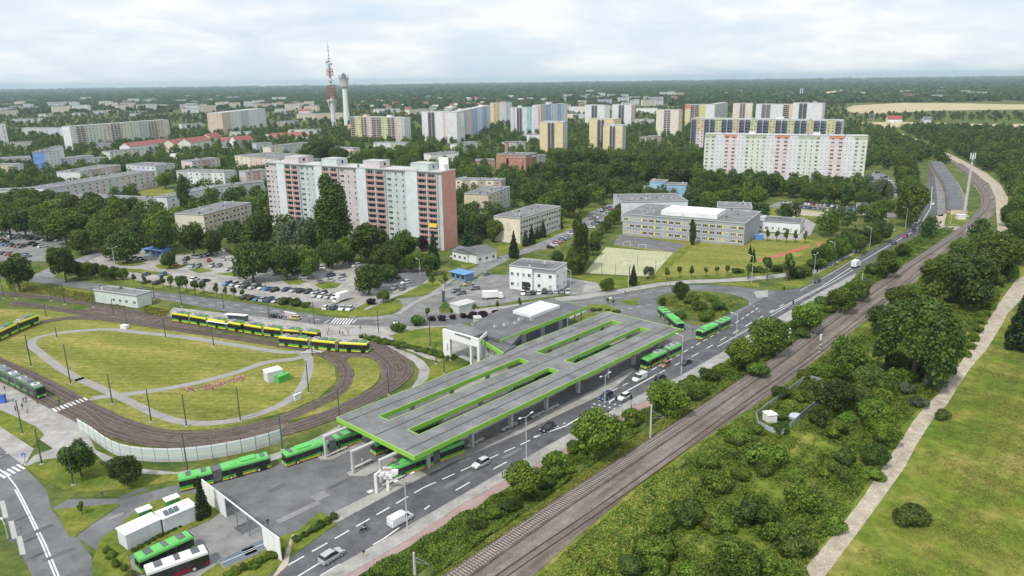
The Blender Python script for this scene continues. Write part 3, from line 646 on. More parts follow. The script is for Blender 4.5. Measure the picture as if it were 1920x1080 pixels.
    return th, L, D
def text_mesh(s, size, m, depth=.03):
    cu = bpy.data.curves.new('t', 'FONT'); cu.body = s; cu.size = size; cu.extrude = depth; cu.align_x = 'CENTER'
    o = bpy.data.objects.new('t', cu); COL.objects.link(o); bpy.context.view_layer.update()
    me = bpy.data.meshes.new_from_object(o.evaluated_get(bpy.context.evaluated_depsgraph_get())); bpy.data.objects.remove(o)
    me.materials.clear(); me.materials.append(m); return me
def put_text(parent, s, size, m, loc, rz=0):
    o = link('lettering', text_mesh(s, size, m), parent, loc); o.rotation_euler = (R(90), 0, rz); return o

w_pink = C('pale_pink', (.57, .50, .51)); w_grey = C('pale_grey', (.50, .52, .52)); w_ice = C('ice', (.62, .67, .68)); w_mint = C('mint', (.50, .56, .54))
w_salm = C('salmon', (.62, .31, .26)); p_red = C('parapet_red', (.50, .27, .24)); w_beige = C('beige', (.62, .54, .40)); w_cream = C('cream', (.70, .64, .52))
w_yel = C('yellow', (.68, .56, .34)); w_white = C('offwhite', (.68, .69, .70)); w_lg = C('lightgreen', (.63, .68, .58)); w_lp = C('lightpink', (.70, .58, .59))
p_or = C('orange', (.66, .25, .12)); p_gr = C('greencap', (.40, .48, .32)); w_ye2 = C('mustard', (.60, .48, .22)); p_blue = C('parapet_blue', (.10, .13, .22))
w_sky = C('skyblue', (.30, .48, .68)); w_blu = C('blue', (.12, .26, .60)); w_peach = C('peach', (.66, .51, .42)); w_lil = C('lilac', (.52, .54, .63)); w_sch = C('school_grey', (.34, .35, .37))
w_ygr = C('yellowgreen', (.56, .55, .24)); p_dk = C('parapet_dark', (.12, .11, .13)); w_brown = C('brownpink', (.46, .34, .32)); w_sand = C('sandwall', (.56, .49, .38))

# the pink and white slab
th, L, D = block('apartment_slab', 'long pink and white apartment slab with red balconies and a salmon end wall', 'apartment block', (497, 305), (827.5, 323.8), 37.3, (850, 318.5), 13,
  [(26, w_pink, 'win', 3), (17, w_ice, 'blank', 0), (28, w_grey, 'bal', 2, -.1, p_red), (33, w_mint, 'win', 3), (15, w_ice, 'blank', 0), (31, w_grey, 'bal', 2, -.1, p_red), (35, w_pink, 'win', 3), (17, w_ice, 'blank', 0), (34, w_grey, 'bal', 2, -.1, p_red),
   (36, w_mint, 'win', 3), (20, w_ice, 'blank', 0), (33, w_grey, 'bal', 2, -.1, p_red), (6, w_grey, 'plain', 0)], roofm=roofbright, ww=2.5, endwall=('R', w_salm),
  boxes=[(.155, 10, 8, 3.2, w_pink), (.385, 10.5, 8, 3.2, w_mint), (.625, 10.5, 8, 3.2, w_pink), (.88, 10.5, 8, 3.2, w_mint)], z0=1.2)
put_text(th, '26', 3.2, steel, (L*.345, -.95, 29.5))
q = MB(); q.cyl((L-3.5, 7), 1.6, 37.6, 40.6, white, 12); q.box(L-7, L-1.5, 8.2, 8.6, 37.6, 43.5, white); q.bar((L-9, 6, 37.6), (L-9, 6, 44), .08, steel); q.build('roof_antenna', th)
q = MB(); q.box(L*.955-2.2, L*.955+2.2, -1.42, -1.37, 11.2, 13.2, C('banner', (.80, .62, .06))); q.build('banner', th)
# pastel slab
st = []
for i, c in enumerate([(12, 'g'), (8, 'w'), (14, 'p'), (8, 'w'), (22, 'g'), (8, 'w'), (15, 'p'), (8, 'w'), (22, 'g'), (8, 'w'), (15, 'p'), (8, 'w'), (13, 'g')]):
    if c[1] == 'g': st.append((c[0], [(.93, w_lg), (1, p_gr)], 'win', 2 if c[0] < 15 else 4))
    elif c[1] == 'p': st.append((c[0], [(.94, w_lp), (1, p_or)], 'wide', 2))
    else: st.append((c[0], w_white, 'slit', 2))
block('apartment_slab', 'wide pastel apartment slab in pink, green and white with an orange and green top edge', 'apartment block', (1322, 252), (1628, 256), 35.4, 13, 12, st, roofm=roofbright, boxes=[(.3, 5, 4, 2, w_white), (.7, 5, 4, 2, w_white)], z0=.6)
# slab of dark blue balconies
st = [(7, w_white, 'bal', 1, 0, p_blue)]
for i, c in enumerate([w_ye2, w_ygr, w_ye2, w_ygr, w_ye2, w_ygr, w_ye2]):
    st += [(7 if i else 9, [(.62, w_lp if i % 2 == 0 else w_cream), (1, c)], 'win', 2), (14, w_white, 'bal', 2, 0, p_blue)]
st += [(9, [(.62, w_cream), (1, w_ygr)], 'win', 2), (7, w_white, 'bal', 1, 0, p_blue)]
block('apartment_slab', 'apartment slab with dark blue balconies and yellow upper storeys behind the pastel slab', 'apartment block', (1297, 222), (1580, 226), 36, 13, 12, st, roofm=roofbright, boxes=[(.6, 8, 5, 2.5, w_white)])
TW = lambda a, b, k=8, bc=p_dk: [(6, a, 'plain', 0), (5, b, 'bal', 2, 0, bc), (6, a, 'plain', 0)]
block('apartment_tower', 'yellow tower block with dark balconies in the middle, left of the stepped yellow pair', 'apartment tower', (1012, 228.5), (1055.5, 229), 34.3, 14, 11, TW(w_yel, white), endR=4, endwall=('R', w_grey), roofm=roofbright)
block('apartment_tower', 'yellow tower block, rear half of the stepped pair', 'apartment tower', (1105, 222.5), (1151, 224), 34.3, 14, 11, TW(w_yel, white), roofm=roofbright)
block('apartment_tower', 'yellow tower block with dark balconies, front half of the stepped pair', 'apartment tower', (1131, 235), (1167.5, 235.5), 31, 13, 11, TW(w_yel, white), endR=4, endwall=('R', w_grey), roofm=roofbright)
block('apartment_tower', 'white tower block with a turquoise stripe, left front of the white group', 'apartment tower', (959, 202), (1014, 201), 40, 13, 14, [(5, w_white, 'win', 1), (5, white, 'bal', 2, 0, p_dk), (5, w_white, 'plain', 0), (5, C('turq', (.36, .62, .68)), 'win', 2), (6, w_white, 'plain', 0), (3, w_peach, 'win', 1)], roofm=roofbright, boxes=[(.3, 5, 4, 2.4, w_white), (.8, 5, 4, 2.4, w_white)])
block('apartment_slab', 'white and pale blue slab with orange strips joined behind the turquoise striped tower', 'apartment block', (1013, 197), (1064, 194.5), 42, 13, 14, [(3, w_peach, 'win', 2), (4, w_sky, 'win', 2), (4, w_white, 'win', 2), (3, w_sky, 'win', 1), (4, w_white, 'win', 2)], roofm=roofbright, boxes=[(.4, 6, 4, 3, w_white)])
block('apartment_tower', 'white tower block with grey balconies far behind the left yellow tower', 'apartment tower', (1097, 196.5), (1134, 197.5), 36, 12, 11, TW(w_white, w_grey), roofm=roofbright)
block('apartment_tower', 'whitish tower block with a beige right side behind the stepped yellow pair', 'apartment tower', (1148, 196), (1184, 196.5), 36, 12, 11, TW(w_white, w_grey), roofm=roofbright, endR=3, endwall=('R', w_beige))
block('apartment_tower', 'beige tower block standing alone between the yellow pair and the orange tower', 'apartment tower', (1231, 206), (1273, 206.5), 36, 13, 11, TW(w_cream, w_grey, bc=w_grey), roofm=roofbright)
block('apartment_tower', 'tower block with an orange corner, yellow strip and white end beyond the dark blue balconies', 'apartment tower', (1285, 196), (1340, 196), 36, 12, 11, [(5, [(.8, w_yel), (1, p_or)], 'plain', 0), (8, w_lil, 'bal', 2, 0, w_brown), (6, w_ygr, 'plain', 0), (8, w_white, 'plain', 0)], roofm=roofbright)
block('apartment_tower', 'grey slab with many windows just right of the white end wall', 'apartment tower', (1341, 196), (1365, 192), 36, 12, 11, [(1, w_grey, 'win', 4)], roofm=roofbright)
block('apartment_tower', 'beige tower block with brown balconies behind the dark blue balcony slab', 'apartment tower', (1375, 194), (1411, 194), 36, 12, 11, TW(w_cream, w_brown, bc=w_brown), roofm=roofbright)
block('apartment_slab', 'cream and white slab with orange strips at the right end of the far row', 'apartment block', (1418, 195), (1487, 196), 36, 12, 11, [(4, w_white, 'plain', 0), (6, w_yel, 'bal', 2, 0, w_brown), (8, w_white, 'plain', 0), (4, w_yel, 'bal', 1, 0, w_brown), (2, w_yel, 'plain', 0)], roofm=roofbright)
block('apartment_tower', 'pale grey tower block with a balcony strip, rightmost of the far row', 'apartment tower', (1487, 193), (1543, 193.5), 39, 12, 12, [(4, w_white, 'plain', 0), (5, w_grey, 'bal', 2, 0, p_dk), (9, w_white, 'plain', 0)], roofm=roofbright, boxes=[(.7, 5, 4, 2, concrete)])
block('apartment_slab', 'multicoloured slab with yellow, red and grey balcony strips beside the water tower', 'apartment block', (657, 219), (757, 221), 33, 13, 11, [(4, w_grey, 'bal', 1, 0, w_brown), (5, w_ygr, 'win', 2), (5, w_brown, 'bal', 2, 0, w_brown), (4, w_peach, 'win', 2), (8, w_brown, 'bal', 2, 0, w_brown), (5, w_ygr, 'win', 2), (6, w_brown, 'bal', 2, 0, w_brown), (4, w_peach, 'win', 2), (3, w_grey, 'win', 1)], endR=3, roofm=roofbright, endwall=('R', w_ice), boxes=[(.25, 8, 6, 2.6, w_peach), (.7, 8, 6, 2.6, w_white)])
block('apartment_slab', 'white and pale blue slab turning away to the right, in the middle of the city', 'apartment block', (856, 210.5), (919, 197.5), 40, 13, 14, [(3, w_white, 'win', 1), (3, w_sky, 'win', 2), (4, w_peach, 'win', 2), (4, w_sky, 'win', 2), (4, w_white, 'win', 2), (4, w_sky, 'win', 2), (3, w_lp, 'win', 1)], roofm=roofbright, boxes=[(.2, 5, 5, 2.5, w_lp), (.8, 5, 5, 2.5, w_white)])
block('apartment_slab', 'white windowed slab standing in front of the blue striped one', 'apartment block', (790, 209), (856, 211), 39.5, 13, 14, [(4, w_white, 'plain', 0), (4, w_grey, 'bal', 2, 0, p_dk), (4, w_white, 'plain', 0), (4, w_lp, 'win', 2), (4, w_white, 'plain', 0)], roofm=roofbright)
block('apartment_tower', 'pale yellow and white tower just right of the blue striped slab', 'apartment tower', (925, 193), (960, 192), 40, 14, 13, [(5, w_yel, 'win', 2), (5, w_white, 'plain', 0), (5, w_grey, 'win', 2)], roofm=roofbright)
block('apartment_slab', 'long beige and pale green slab at the left, behind the red roofed houses', 'apartment block', (130, 237.5), (316, 224.5), 29.5, 13, 10, [(3, w_white, 'plain', 0), (5, w_ygr, 'bal', 2, 0, w_beige), (4, w_lg, 'win', 2), (6, w_lg, 'win', 3), (5, w_cream, 'win', 2), (6, w_beige, 'bal', 3, 0, w_beige), (6, w_cream, 'win', 3), (6, w_lg, 'win', 3), (6, w_grey, 'win', 3), (6, w_beige, 'bal', 3, 0, w_beige), (5, w_peach, 'win', 2), (4, w_cream, 'win', 2)], roofm=roofbright)
block('apartment_slab', 'slab with a pink and yellow left end and long white side, left of the radio mast', 'apartment block', (415, 212), (497, 203.5), 34, (386, 212.5), 11, [(5, w_peach, 'win', 2), (6, w_white, 'win', 3), (5, w_grey, 'win', 2), (6, w_white, 'win', 3), (6, w_ice, 'win', 3)], endL=5, roofm=roofbright, endwall=('L', w_peach))
block('apartment_block', 'white tower cut by the left edge of the picture', 'apartment block', (-30, 235), (10, 233.5), 30, 13, 10, [(1, w_white, 'win', 4)], roofm=roofbright)
block('office_tower', 'narrow office tower with a bright blue front and white side', 'office building', (60, 286), (82, 286), 20, 20, 6, [(3, w_blu, 'wide', 1), (1, w_blu, 'plain', 0)], roofm=roofdark, endR=4, endwall=('R', w_white))
block('office_building', 'white hotel wing joined behind the blue fronted tower', 'office building', (84, 284), (118, 274), 20.5, 8, 6, [(1, white, 'win', 3)], roofm=roofdark)
# four and five storey blocks
def low(label, A_, B_, C_, cols, n, h=12.5, fl=4, **k):
    st = [(3, c, 'win', n) for c in cols]
    return block('apartment_block', label, 'apartment block', A_, B_, h, C_, fl, st, group=None, **k)
th, L, D = low('beige four storey block with the number 28 on its left end wall', (381, 404), (470, 381), (342, 398), [w_beige, w_sand]*3, 2, cap=96, endwall=('L', w_cream))
o = put_text(th, '28', 3.0, w_sand, (-.06, D*.5, 7.5), R(-90))
th, L, D = low('long beige four storey block beside the street, conifers along its side', (975, 411), (1051, 388), (928, 405.5), [w_beige, w_grey]*4, 2, h=12.5, endwall=('L', w_cream))
put_text(th, '20', 2.2, w_sand, (-.06, D*.45, 8.5), R(-90)); put_text(th, '21', 2.2, w_sand, (-.06, D*.45, 6.0), R(-90))
low('small yellowish four storey block half hidden by trees, behind the one with two numbers', (915, 366), (956, 351), (870, 364), [w_beige, w_grey], 3, endwall=('L', w_beige))
low('low cream and brown block right behind the salmon end wall', (852, 337), (940, 339), 11, [w_cream, w_brown]*3, 1, h=10, fl=3)
low('cream and grey terrace behind the left end of the pink slab, front one', (440, 292), (522, 299), (470, 283), [w_cream, w_peach, w_cream], 3)
low('cream block partly behind trees above the pink slab roof', (507, 276), (580, 267), 11, [w_cream, w_grey, w_cream], 3)
low('pinkish block among trees above the second roof house of the slab', (611, 277), (662, 279), 11, [w_lp, w_cream], 3)
low('pale mint four storey block with trees before it, left of the pink slab', (330, 321), (420, 324), (348, 317), [w_mint, w_white]*2, 2, endR=3, endwall=('R', w_ice))
low('pinkish grey block behind the pale mint one', (360, 303), (412, 297), (337, 302), [w_pink, w_brown, w_pink], 2, endwall=('L', w_lp))
low('pale blue block with a greenish right end in the left middle', (236, 309), (291, 312), (262, 304), [w_ice, w_lil, w_ice], 2, endR=3, endwall=('R', w_mint))
low('red brown striped block with a white left end', (150, 323), (226, 310), (129, 319), [w_pink, w_brown, w_pink, w_brown], 2, endwall=('L', w_white))
low('very long grey four storey block running from left towards the yellow lawn', (90, 354), (291, 321), (67, 350), [w_grey, w_pink, w_grey, w_pink]*2, 2, endwall=('L', w_white))
low('long flat roofed white block behind the dark tree row at left', (103, 366), (283, 375), 9, [w_white], 6, h=7, fl=2)
low('low white block half hidden at the foot of the dark poplar', (312, 371), (400, 352), 10, [w_white], 4, h=8, fl=2)
low('low long pale roof left of the pink slab among dense trees', (400, 352), (495, 341), 10, [w_white, w_mint], 5, h=8, fl=2)
low('pink and red balconied block touching the left end of the pink slab', (460, 323), (500, 319), 11, [w_pink, p_red, w_pink], 1)
low('beige three storey block at the left picture edge', (-20, 310), (25, 309), 12, [w_beige], 4, h=10, fl=3)
low('dark grey office block next to the beige block at the left edge', (26, 310), (43, 309), 12, [w_lil], 2, h=10, fl=3)
low('grey two storey office block right of the blue fronted tower', (119, 299), (176, 292), 14, [w_lil, w_grey], 4, h=11, fl=3)
low('white flat office complex left of the blue fronted tower', (-10, 300), (58, 296), 26, [w_white, w_lil], 5, h=9, fl=3)
low('pale grey low block at the far left behind dark trees', (-20, 358), (45, 356), 10, [w_ice], 4, h=7, fl=2)
low('pale green block with white roof railings above the left lawn', (205, 285), (279, 277), 11, [w_lg, w_cream, w_lg], 3, h=11)
low('long grey block far left, behind the beige and green slab', (40, 240), (128, 240), 12, [w_grey, w_lil], 6, h=13)
low('cream building with a pale roof at the far left beyond dark woods', (-10, 209), (34, 206), 16, [w_cream], 6, h=16)
low('white hall with a pale roof on the left beyond the long grey block', (26, 224), (80, 222), 20, [w_white], 2, h=8, fl=1)
low('white low hall beside the left yellow tower', (978, 253), (1012, 253), 16, [w_white], 2, h=9, fl=2)
low('pale flat building among trees left of the brick church', (860, 271), (895, 266), 12, [w_white], 3, h=8, fl=2)
low('white building with a flat roof half hidden above the pink slab right end', (808, 290), (860, 286), 14, [white], 3, h=11, fl=2)
low('long low cream row far beyond the blue striped slab', (768, 206), (800, 204), 14, [w_cream], 5, h=14)
low('cream and pink long terrace below the radio mast', (558, 214), (655, 211), 12, [w_cream, w_peach, w_cream], 6, h=14)
for i, (a, b, c, l) in enumerate((((20, 268), (60, 266), w_cream, 'cream block left of the long beige slab foot'), ((150, 300), (200, 296), w_white, 'white block between blue tower and green gabled row'), ((430, 248), (470, 247), w_cream, 'cream flats right below the pink ended slab'), ((480, 270), (510, 268), w_lil, 'lilac grey flats above the terrace'), ((540, 244), (600, 243), w_white, 'white low rows in front of the mast'), ((700, 262+6), (760, 268), w_white, 'white hall at the foot of the multicoloured slab'), ((950, 268), (985, 266), w_cream, 'cream hall above the brick church'),
  ((340, 233), (380, 231), w_ice, 'pale block left of the pink ended slab'), ((520, 228), (560, 226), w_cream, 'cream flats left of the mast terrace'), ((700, 205), (750, 204), w_white, 'white flats behind the multicoloured slab'), ((1190, 224), (1226, 224), w_white, 'white flats right of the whitish tower foot'), ((1060, 214), (1096, 214), w_cream, 'cream flats between the two yellow tower groups'), ((170, 340), (215, 338), w_peach, 'peach two storey house inside the left courtyards'), ((560, 300), (600, 300), w_cream, 'cream annex showing above the left half of the pink slab'))):
    low(l, a, b, 12, [c, w_grey], 3, h=9, fl=3, cap=30)
low('white row of flats between the white slabs and the far tower', (1066, 200), (1100, 200), 12, [w_white, w_cream], 4, h=16)
low('white modern block right of the whitish tower', (1193, 203), (1232, 203), 12, [white], 5, h=12)
low('grey garage hall left of the beige lone tower', (1211, 264), (1232, 262), 10, [w_grey], 2, h=5, fl=1)
low('cream kindergarten with orange base at the foot of the lone beige tower', (1212, 258), (1240, 255), 12, [w_peach], 3, h=7, fl=2)
# school
st = []
yel = C('school_yellow', (.72, .56, .10))
th, L, D = block('school', 'grey three storey school with yellow panels between its windows', 'school', (1168, 402), (1397, 420), 10.8, (1187, 381), 3, [(1, w_sch, 'wide', 18)], roofm=roofgrey, z0=.5, endR=0, cap=60)
for f in range(3):
    for k in range(18):
        if (k+f) % 2 == (0 if f != 1 else 1):
            q = MB(); x = L*(k+1)/18-.55; q.box(x-.2, x+1.0, -.06, -.002, .5+f*3.3+.85, .5+f*3.3+2.3, yel); q.build('yellow_panel', th)
q = MB(); q.box(L*.30, L*.76, D*.15, D*.65, 11.07, 13.4, white); q.build('rooflight', th)
block('school', 'grey sports hall wing behind the left end of the school', 'school hall', (1165, 380), (1290, 378), 10.5, 30, 2, [(1, w_ice, 'plain', 0)], roofm=roofgrey, wins=False)
block('school', 'grey rear wing of the school joined at its right end', 'school hall', (1345, 390), (1410, 392), 10.0, 20, 2, [(1, w_sch, 'plain', 0)], roofm=roofgrey, wins=False)
block('school', 'low white canteen wing right of the grey school', 'school hall', (1400, 413), (1501, 420), 5.2, (1437, 406), 1, [(1, white, 'win', 9)], roofm=roofdark, z0=.4)
block('school', 'white glazed link between the school and its canteen', 'school hall', (1405, 408), (1433, 410), 6.5, 8, 1, [(1, white, 'plain', 0)], roofm=roofbright, wins=False)
# blue house
block('house', 'bright blue and white house among trees behind the school', 'house', (1218, 341), (1248, 342), 9, 12, 2, [(1, w_sky, 'win', 3)], roofm=roofgrey)
block('house', 'right wing of the bright blue house with a white ground floor', 'house', (1250, 347), (1286, 348), 8, 12, 2, [(1, w_sky, 'win', 3)], roofm=roofgrey)
block('house', 'long low white pavilion roof under trees before the blue house', 'pavilion', (1195, 353), (1225, 356), 4.5, 16, 1, [(1, white, 'win', 3)], roofm=roofgrey)
block('house', 'low white pavilion between trees left of the school', 'pavilion', (1085, 354), (1122, 352), 4.5, 14, 1, [(1, white, 'win', 3)], roofm=roofbright)
block('house', 'small grey roofed cabin right of the white kindergarten near the car park', 'pavilion', (1606, 382), (1627, 386), 3.5, 8, 1, [(1, w_ice, 'plain', 0)], roofm=roofdark, wins=False)
# white modern house and its annex
th, L, D = block('office_building', 'white two storey workshop with dark solar roof frames and a black garage door', 'workshop', (955, 499), (1040, 508), 9.0, (978, 486), 2, [(5.2, white, 'win', 4), (5, white, 'win', 2, 1.2)], roofm=roofgrey, z0=.6, fh=4, ww=1.4, endR=2)
q = MB(); q.box(L*.28, L*.46, -.08, -.003, .1, 3.4, glassm); q.build('garage_door', th)
q = MB()
for k in range(7):
    q.box(1+k*2.1, 2.7+k*2.1, 1.5, 4.5, 9.3, 9.36, glassm); q.box(1+k*2.1, 2.7+k*2.1, 5.5, 8.5, 9.3, 9.36, glassm)
    q.bar((1+k*2.1, 4.5, 9.3), (1+k*2.1, 4.5, 10.1), .06, steeld); q.bar((2.7+k*2.1, 8.5, 9.3), (2.7+k*2.1, 8.5, 10.1), .06, steeld)
q.build('solar_panels', th)
for i, (a, b, c, hh, lab) in enumerate([((848, 470), (876, 476), (862, 462), 4, 'white L-shaped shop with a dark pitched roof, left half of the pair below the salmon wall'), ((893, 478), (931, 470), (868, 463), 4.2, 'white shop with a dark pitched roof, right half of the pair below the salmon wall')]):
    z = hh; p = G(*a, z); p2 = G(*b, z); d = (p2-p); Ln = d.length; rz = math.atan2(d.y, d.x)
    t = thing('shop', lab, 'shop', (p.x, p.y, 0), rz); q = MB(); Dn = 9 if i == 0 else 16
    q.box(0, Ln, 0, Dn, 0, hh, white); q.build('wall', t)
    q = MB(); q.face([(-.5, -.5, hh), (Ln+.5, -.5, hh), (Ln+.5, Dn/2, hh+1.6), (-.5, Dn/2, hh+1.6)], roofdark); q.face([(Ln+.5, Dn+.5, hh), (-.5, Dn+.5, hh), (-.5, Dn/2, hh+1.6), (Ln+.5, Dn/2, hh+1.6)], roofdark)
    q.face([(-.5, -.5, hh), (-.5, Dn/2, hh+1.6), (-.5, Dn+.5, hh)], roofdark); q.face([(Ln+.5, -.5, hh), (Ln+.5, Dn+.5, hh), (Ln+.5, Dn/2, hh+1.6)], roofdark); q.build('roof', t)
    for k in range(3): link('window', win_mesh('d', 1.5, 1.4), t, (Ln*(k+.5)/3, -.01, 1.1))
    keep([(p.x-3, p.y-3), (p2.x+3, p2.y-3), (p2.x+3, p2.y+20), (p.x-3, p.y+20)])
# gabled houses with red roofs
def gable(label, A_, B_, h, D, rh, wallm, roofm, n=3, cat='house', name='house', at='roof', hip=0):
    a = G(*A_, h); b = G(*B_, h); d = b-a; L = d.length; rz = math.atan2(d.y, d.x); u = d.normalized(); nn = Vector((-u.y, u.x, 0))
    t = thing(name, label, cat, (a.x, a.y, 0), rz); q = MB(); q.box(0, L, 0, D, 0, h, wallm, skip='bt')
    for x, s in ((0, 1), (L, -1)):
        tri = [(x, 0, h), (x, D, h), (x, D/2, h+rh)]; q.face(tri[::-1] if s == 1 else tri, wallm)
    q.build('wall', t); q = MB(); o = .5
    q.face([(-o, -o, h-.15), (L+o, -o, h-.15), (L+o-hip, D/2, h+rh+.1), (-o+hip, D/2, h+rh+.1)], roofm); q.face([(L+o, D+o, h-.15), (-o, D+o, h-.15), (-o+hip, D/2, h+rh+.1), (L+o-hip, D/2, h+rh+.1)], roofm)
    if hip: q.face([(-o, -o, h-.15), (-o+hip, D/2, h+rh+.1), (-o, D+o, h-.15)], roofm); q.face([(L+o, -o, h-.15), (L+o, D+o, h-.15), (L+o-hip, D/2, h+rh+.1)], roofm)
    q.build('roof', t)
    for f in range(max(1, int(h/3))):
        for k in range(n): link('window', win_mesh('d', 1.5, 1.4), t, (L*(k+.5)/n, -.01, 1+f*3))
    keep([(a.x-2, a.y-2), (b.x+2, b.y-2), (b.x+2, b.y+D+2), (a.x-2, a.y+D+2)])
    return t
gable('long white terraced house under a steep red roof, left one of the red roofed rows', (243, 275), (319, 266), 11, 14, 4, w_white, redroof, 9)
gable('red roofed row with cream gables right of the long beige slab', (325, 269), (356, 264), 11, 14, 4, w_cream, redroof, 4)
gable('pale green gabled house with a red roof in the left middle', (357, 268), (396, 262), 12, 16, 5, w_lg, redroof, 4)
gable('red roofed house behind the pale green gabled one', (395, 258), (416, 255), 9, 14, 5, w_peach, redroof, 2)
gable('red roofed grey house with gables, left of the white gabled one', (415, 264), (440, 263), 9, 14, 4, w_lil, redroof, 3)
gable('white gabled house with a small red roof at the right end of the red row', (442, 264), (475, 261), 9, 12, 5, white, redroof, 3)
gable('wide low hall under a flat red roof among green trees', (508, 258), (584, 254), 4, 34, 5, w_white, redroof, 6, cat='hall', hip=8)
gable('red roofed white house by the radio mast', (652, 237), (668, 237), 5, 14, 3, white, p_or, 2)
gable('pink red roofed house left of the cream terrace under the mast', (560, 208), (580, 208), 14, 14, 5, w_lp, redroof, 4)
gable('farmhouse with a bright red roof between the two crop fields', (1665, 224), (1692, 224), 5, 18, 6, white, C('farm_red', (.30, .08, .08)), 3)
gable('small house with a dark roof left of the red roofed farmhouse', (1632, 219), (1642, 219), 5, 14, 5, w_brown, roofdark, 2)
gable('grey house with a dark roof beside the white pole in the right fields', (1733, 224), (1746, 224), 6, 14, 5, w_lil, roofdark, 2)
gable('dark roofed house at the left foot of the green gabled row', (180, 276), (203, 276), 6, 14, 5, w_beige, roofdark, 2)
gable('small white house with a grey roof under the trees of the left middle', (317, 294), (338, 294), 4, 12, 3, white, roofbright, 2)
gable('white garden house with a grey roof hidden right of the dirt road', (1872, 293), (1890, 297), 4, 12, 2, white, roofbright, 2)
# brick church
th, L, D = block('church', 'red brick church with blocky wings and a grey flat roof', 'church', (930, 290), (986, 292), 15, 24, 1, [(1, brick, 'plain', 0)], roofm=roofdark, wins=False)
q = MB(); q.box(L*.35, L*.42, -.2, -.003, 1, 12, glassm); q.box(L*.55, L*.62, -.2, -.003, 1, 12, glassm); q.box(L*.72, L*.95, -3, 0-.004, 0, 11, brick); q.build('window', th)
block('church', 'right part of the brick church with a pale glazed end', 'church', (986, 297), (1025, 291), 13, 18, 1, [(2, brick, 'plain', 0), (2, w_ice, 'plain', 0)], roofm=roofgrey, wins=False)
block('parish_house', 'low brick parish hall left of the church', 'parish hall', (893, 302), (928, 301), 6, 16, 1, [(1, brick, 'win', 4)], roofm=roofgrey)
t = thing('bell_tower', 'thin brick bell tower rising at the left of the church', 'bell tower', G(950, 318)); q = MB(); q.box(-1.5, 1.5, -1.5, 1.5, 0, 24, brick); q.build('shaft', t); q = MB(); q.box(-1.7, 1.7, -1.7, 1.7, 24, 24.6, roofdark); q.bar((0, 0, 24.6), (0, 0, 27), .12, steel); q.bar((-.7, 0, 26.2), (.7, 0, 26.2), .12, steel); q.build('cross', t)
# tram control building, kiosks
th, L, D = block('control_building', 'long pale green tram control building with a flat grey roof', 'control building', (176, 545), (256, 556), 4.6, (190, 536), 1, [(1, C('pale_green_wall', (.55, .62, .57)), 'plain', 0)], roofm=roofgrey, z0=.3, endwall=('R', C('pale_green_wall', (.55, .62, .57))))
for k in (.45, .6, .75, .93): link('window', win_mesh('b', 1.5, 1.3), th, (L*k, -.01, 1.5))
for lab, a, b, c, cc, rr in (('small blue roofed kiosk at the top of the car park', (270, 466), (303, 470), (272, 461), C('kiosk_blue', (.16, .26, .38)), w_blu), ('blue roofed kiosk beside the access street', (845, 509), (872, 515), (860, 498), C('kiosk_blue', (.16, .26, .38)), C('kiosk_roof', (.14, .30, .52)))):
    p = G(*a, 3); p2 = G(*b, 3); d = p2-p; t = thing('kiosk', lab, 'kiosk', (p.x, p.y, 0), math.atan2(d.y, d.x)); Ln = d.length
    q = MB(); q.box(0, Ln, 0, 5, 0, 2.9, cc); q.build('wall', t); q = MB(); q.box(-.5, Ln+.5, -.8, 5.5, 2.904, 3.15, rr); q.build('roof', t)
    for k in range(3): q = MB(); q.box(Ln*(k+.2)/3, Ln*(k+.8)/3, -.05, -.003, .9, 2.3, glassm); q.build('window', t)
    keep([(p.x-2, p.y-3), (p2.x+2, p2.y-3), (p2.x+2, p2.y+8), (p.x-2, p.y+8)])
# box shaped service cabins
def cabin(name, label, A_, B_, D, h, m, top=white, cat='cabin', door=None):
    p = G(*A_, h); p2 = G(*B_, h); d = p2-p; Ln = d.length; t = thing(name, label, cat, (p.x, p.y, 0), math.atan2(d.y, d.x))
    q = MB(); q.box(0, Ln, 0, D, 0, h-.15, m); 
    for k in range(int(Ln)): q.box(k+.48, k+.52, -.03, -.002, .1, h-.3, top)
    q.build('body', t); q = MB(); q.box(-.15, Ln+.15, -.15, D+.15, h-.148, h, top); q.box(.4, Ln-.4, D/2-.06, D/2+.06, h+.003, h+.06, metal_l); q.build('roof', t)
    if door: q = MB(); q.box(Ln*.55, Ln*.55+1, -.05, -.032, .1, 2.1, door); q.build('door', t)
    keep([(p.x-2, p.y-2), (p2.x+2, p2.y-2), (p2.x+2, p2.y+D+1), (p.x-2, p.y+D+1)]); return t, Ln
cwhite = C('cabin_white', (.62, .63, .66)); cgreen = C('cabin_green', (.05, .30, .05))
cabin('service_cabin', 'white flat roofed service cabin, left one of the two beside the bus yard', (235, 1003), (300, 973), 3.4, 3.2, cwhite)
t, Ln = cabin('service_cabin', 'white service cabin with solar panels on its roof, right one of the two beside the bus yard', (305, 973), (367, 947), 3.4, 3.2, cwhite)
q = MB()
for k in range(3): q.face([(.6+k*.9, .4, 3.3), (1.4+k*.9, .4, 3.3), (1.4+k*.9, 1.4, 3.9), (.6+k*.9, 1.4, 3.9)], glassb)
q.build('solar_panel', t)
cabin('equipment_cabinet', 'green cabinet with a pale lid behind the left white service cabin', (260, 961), (284, 952), 1.6, 2.3, cgreen, cat='cabinet')
cabin('equipment_cabinet', 'green cabinet with a pale lid behind the right white service cabin', (312, 940), (336, 931), 1.6, 2.3, cgreen, cat='cabinet')
cabin('container', 'whitish container with dark panels on the lawn of the tram loop', (501, 699), (529, 692), 3.2, 3.2, cwhite, cat='container', door=steel)
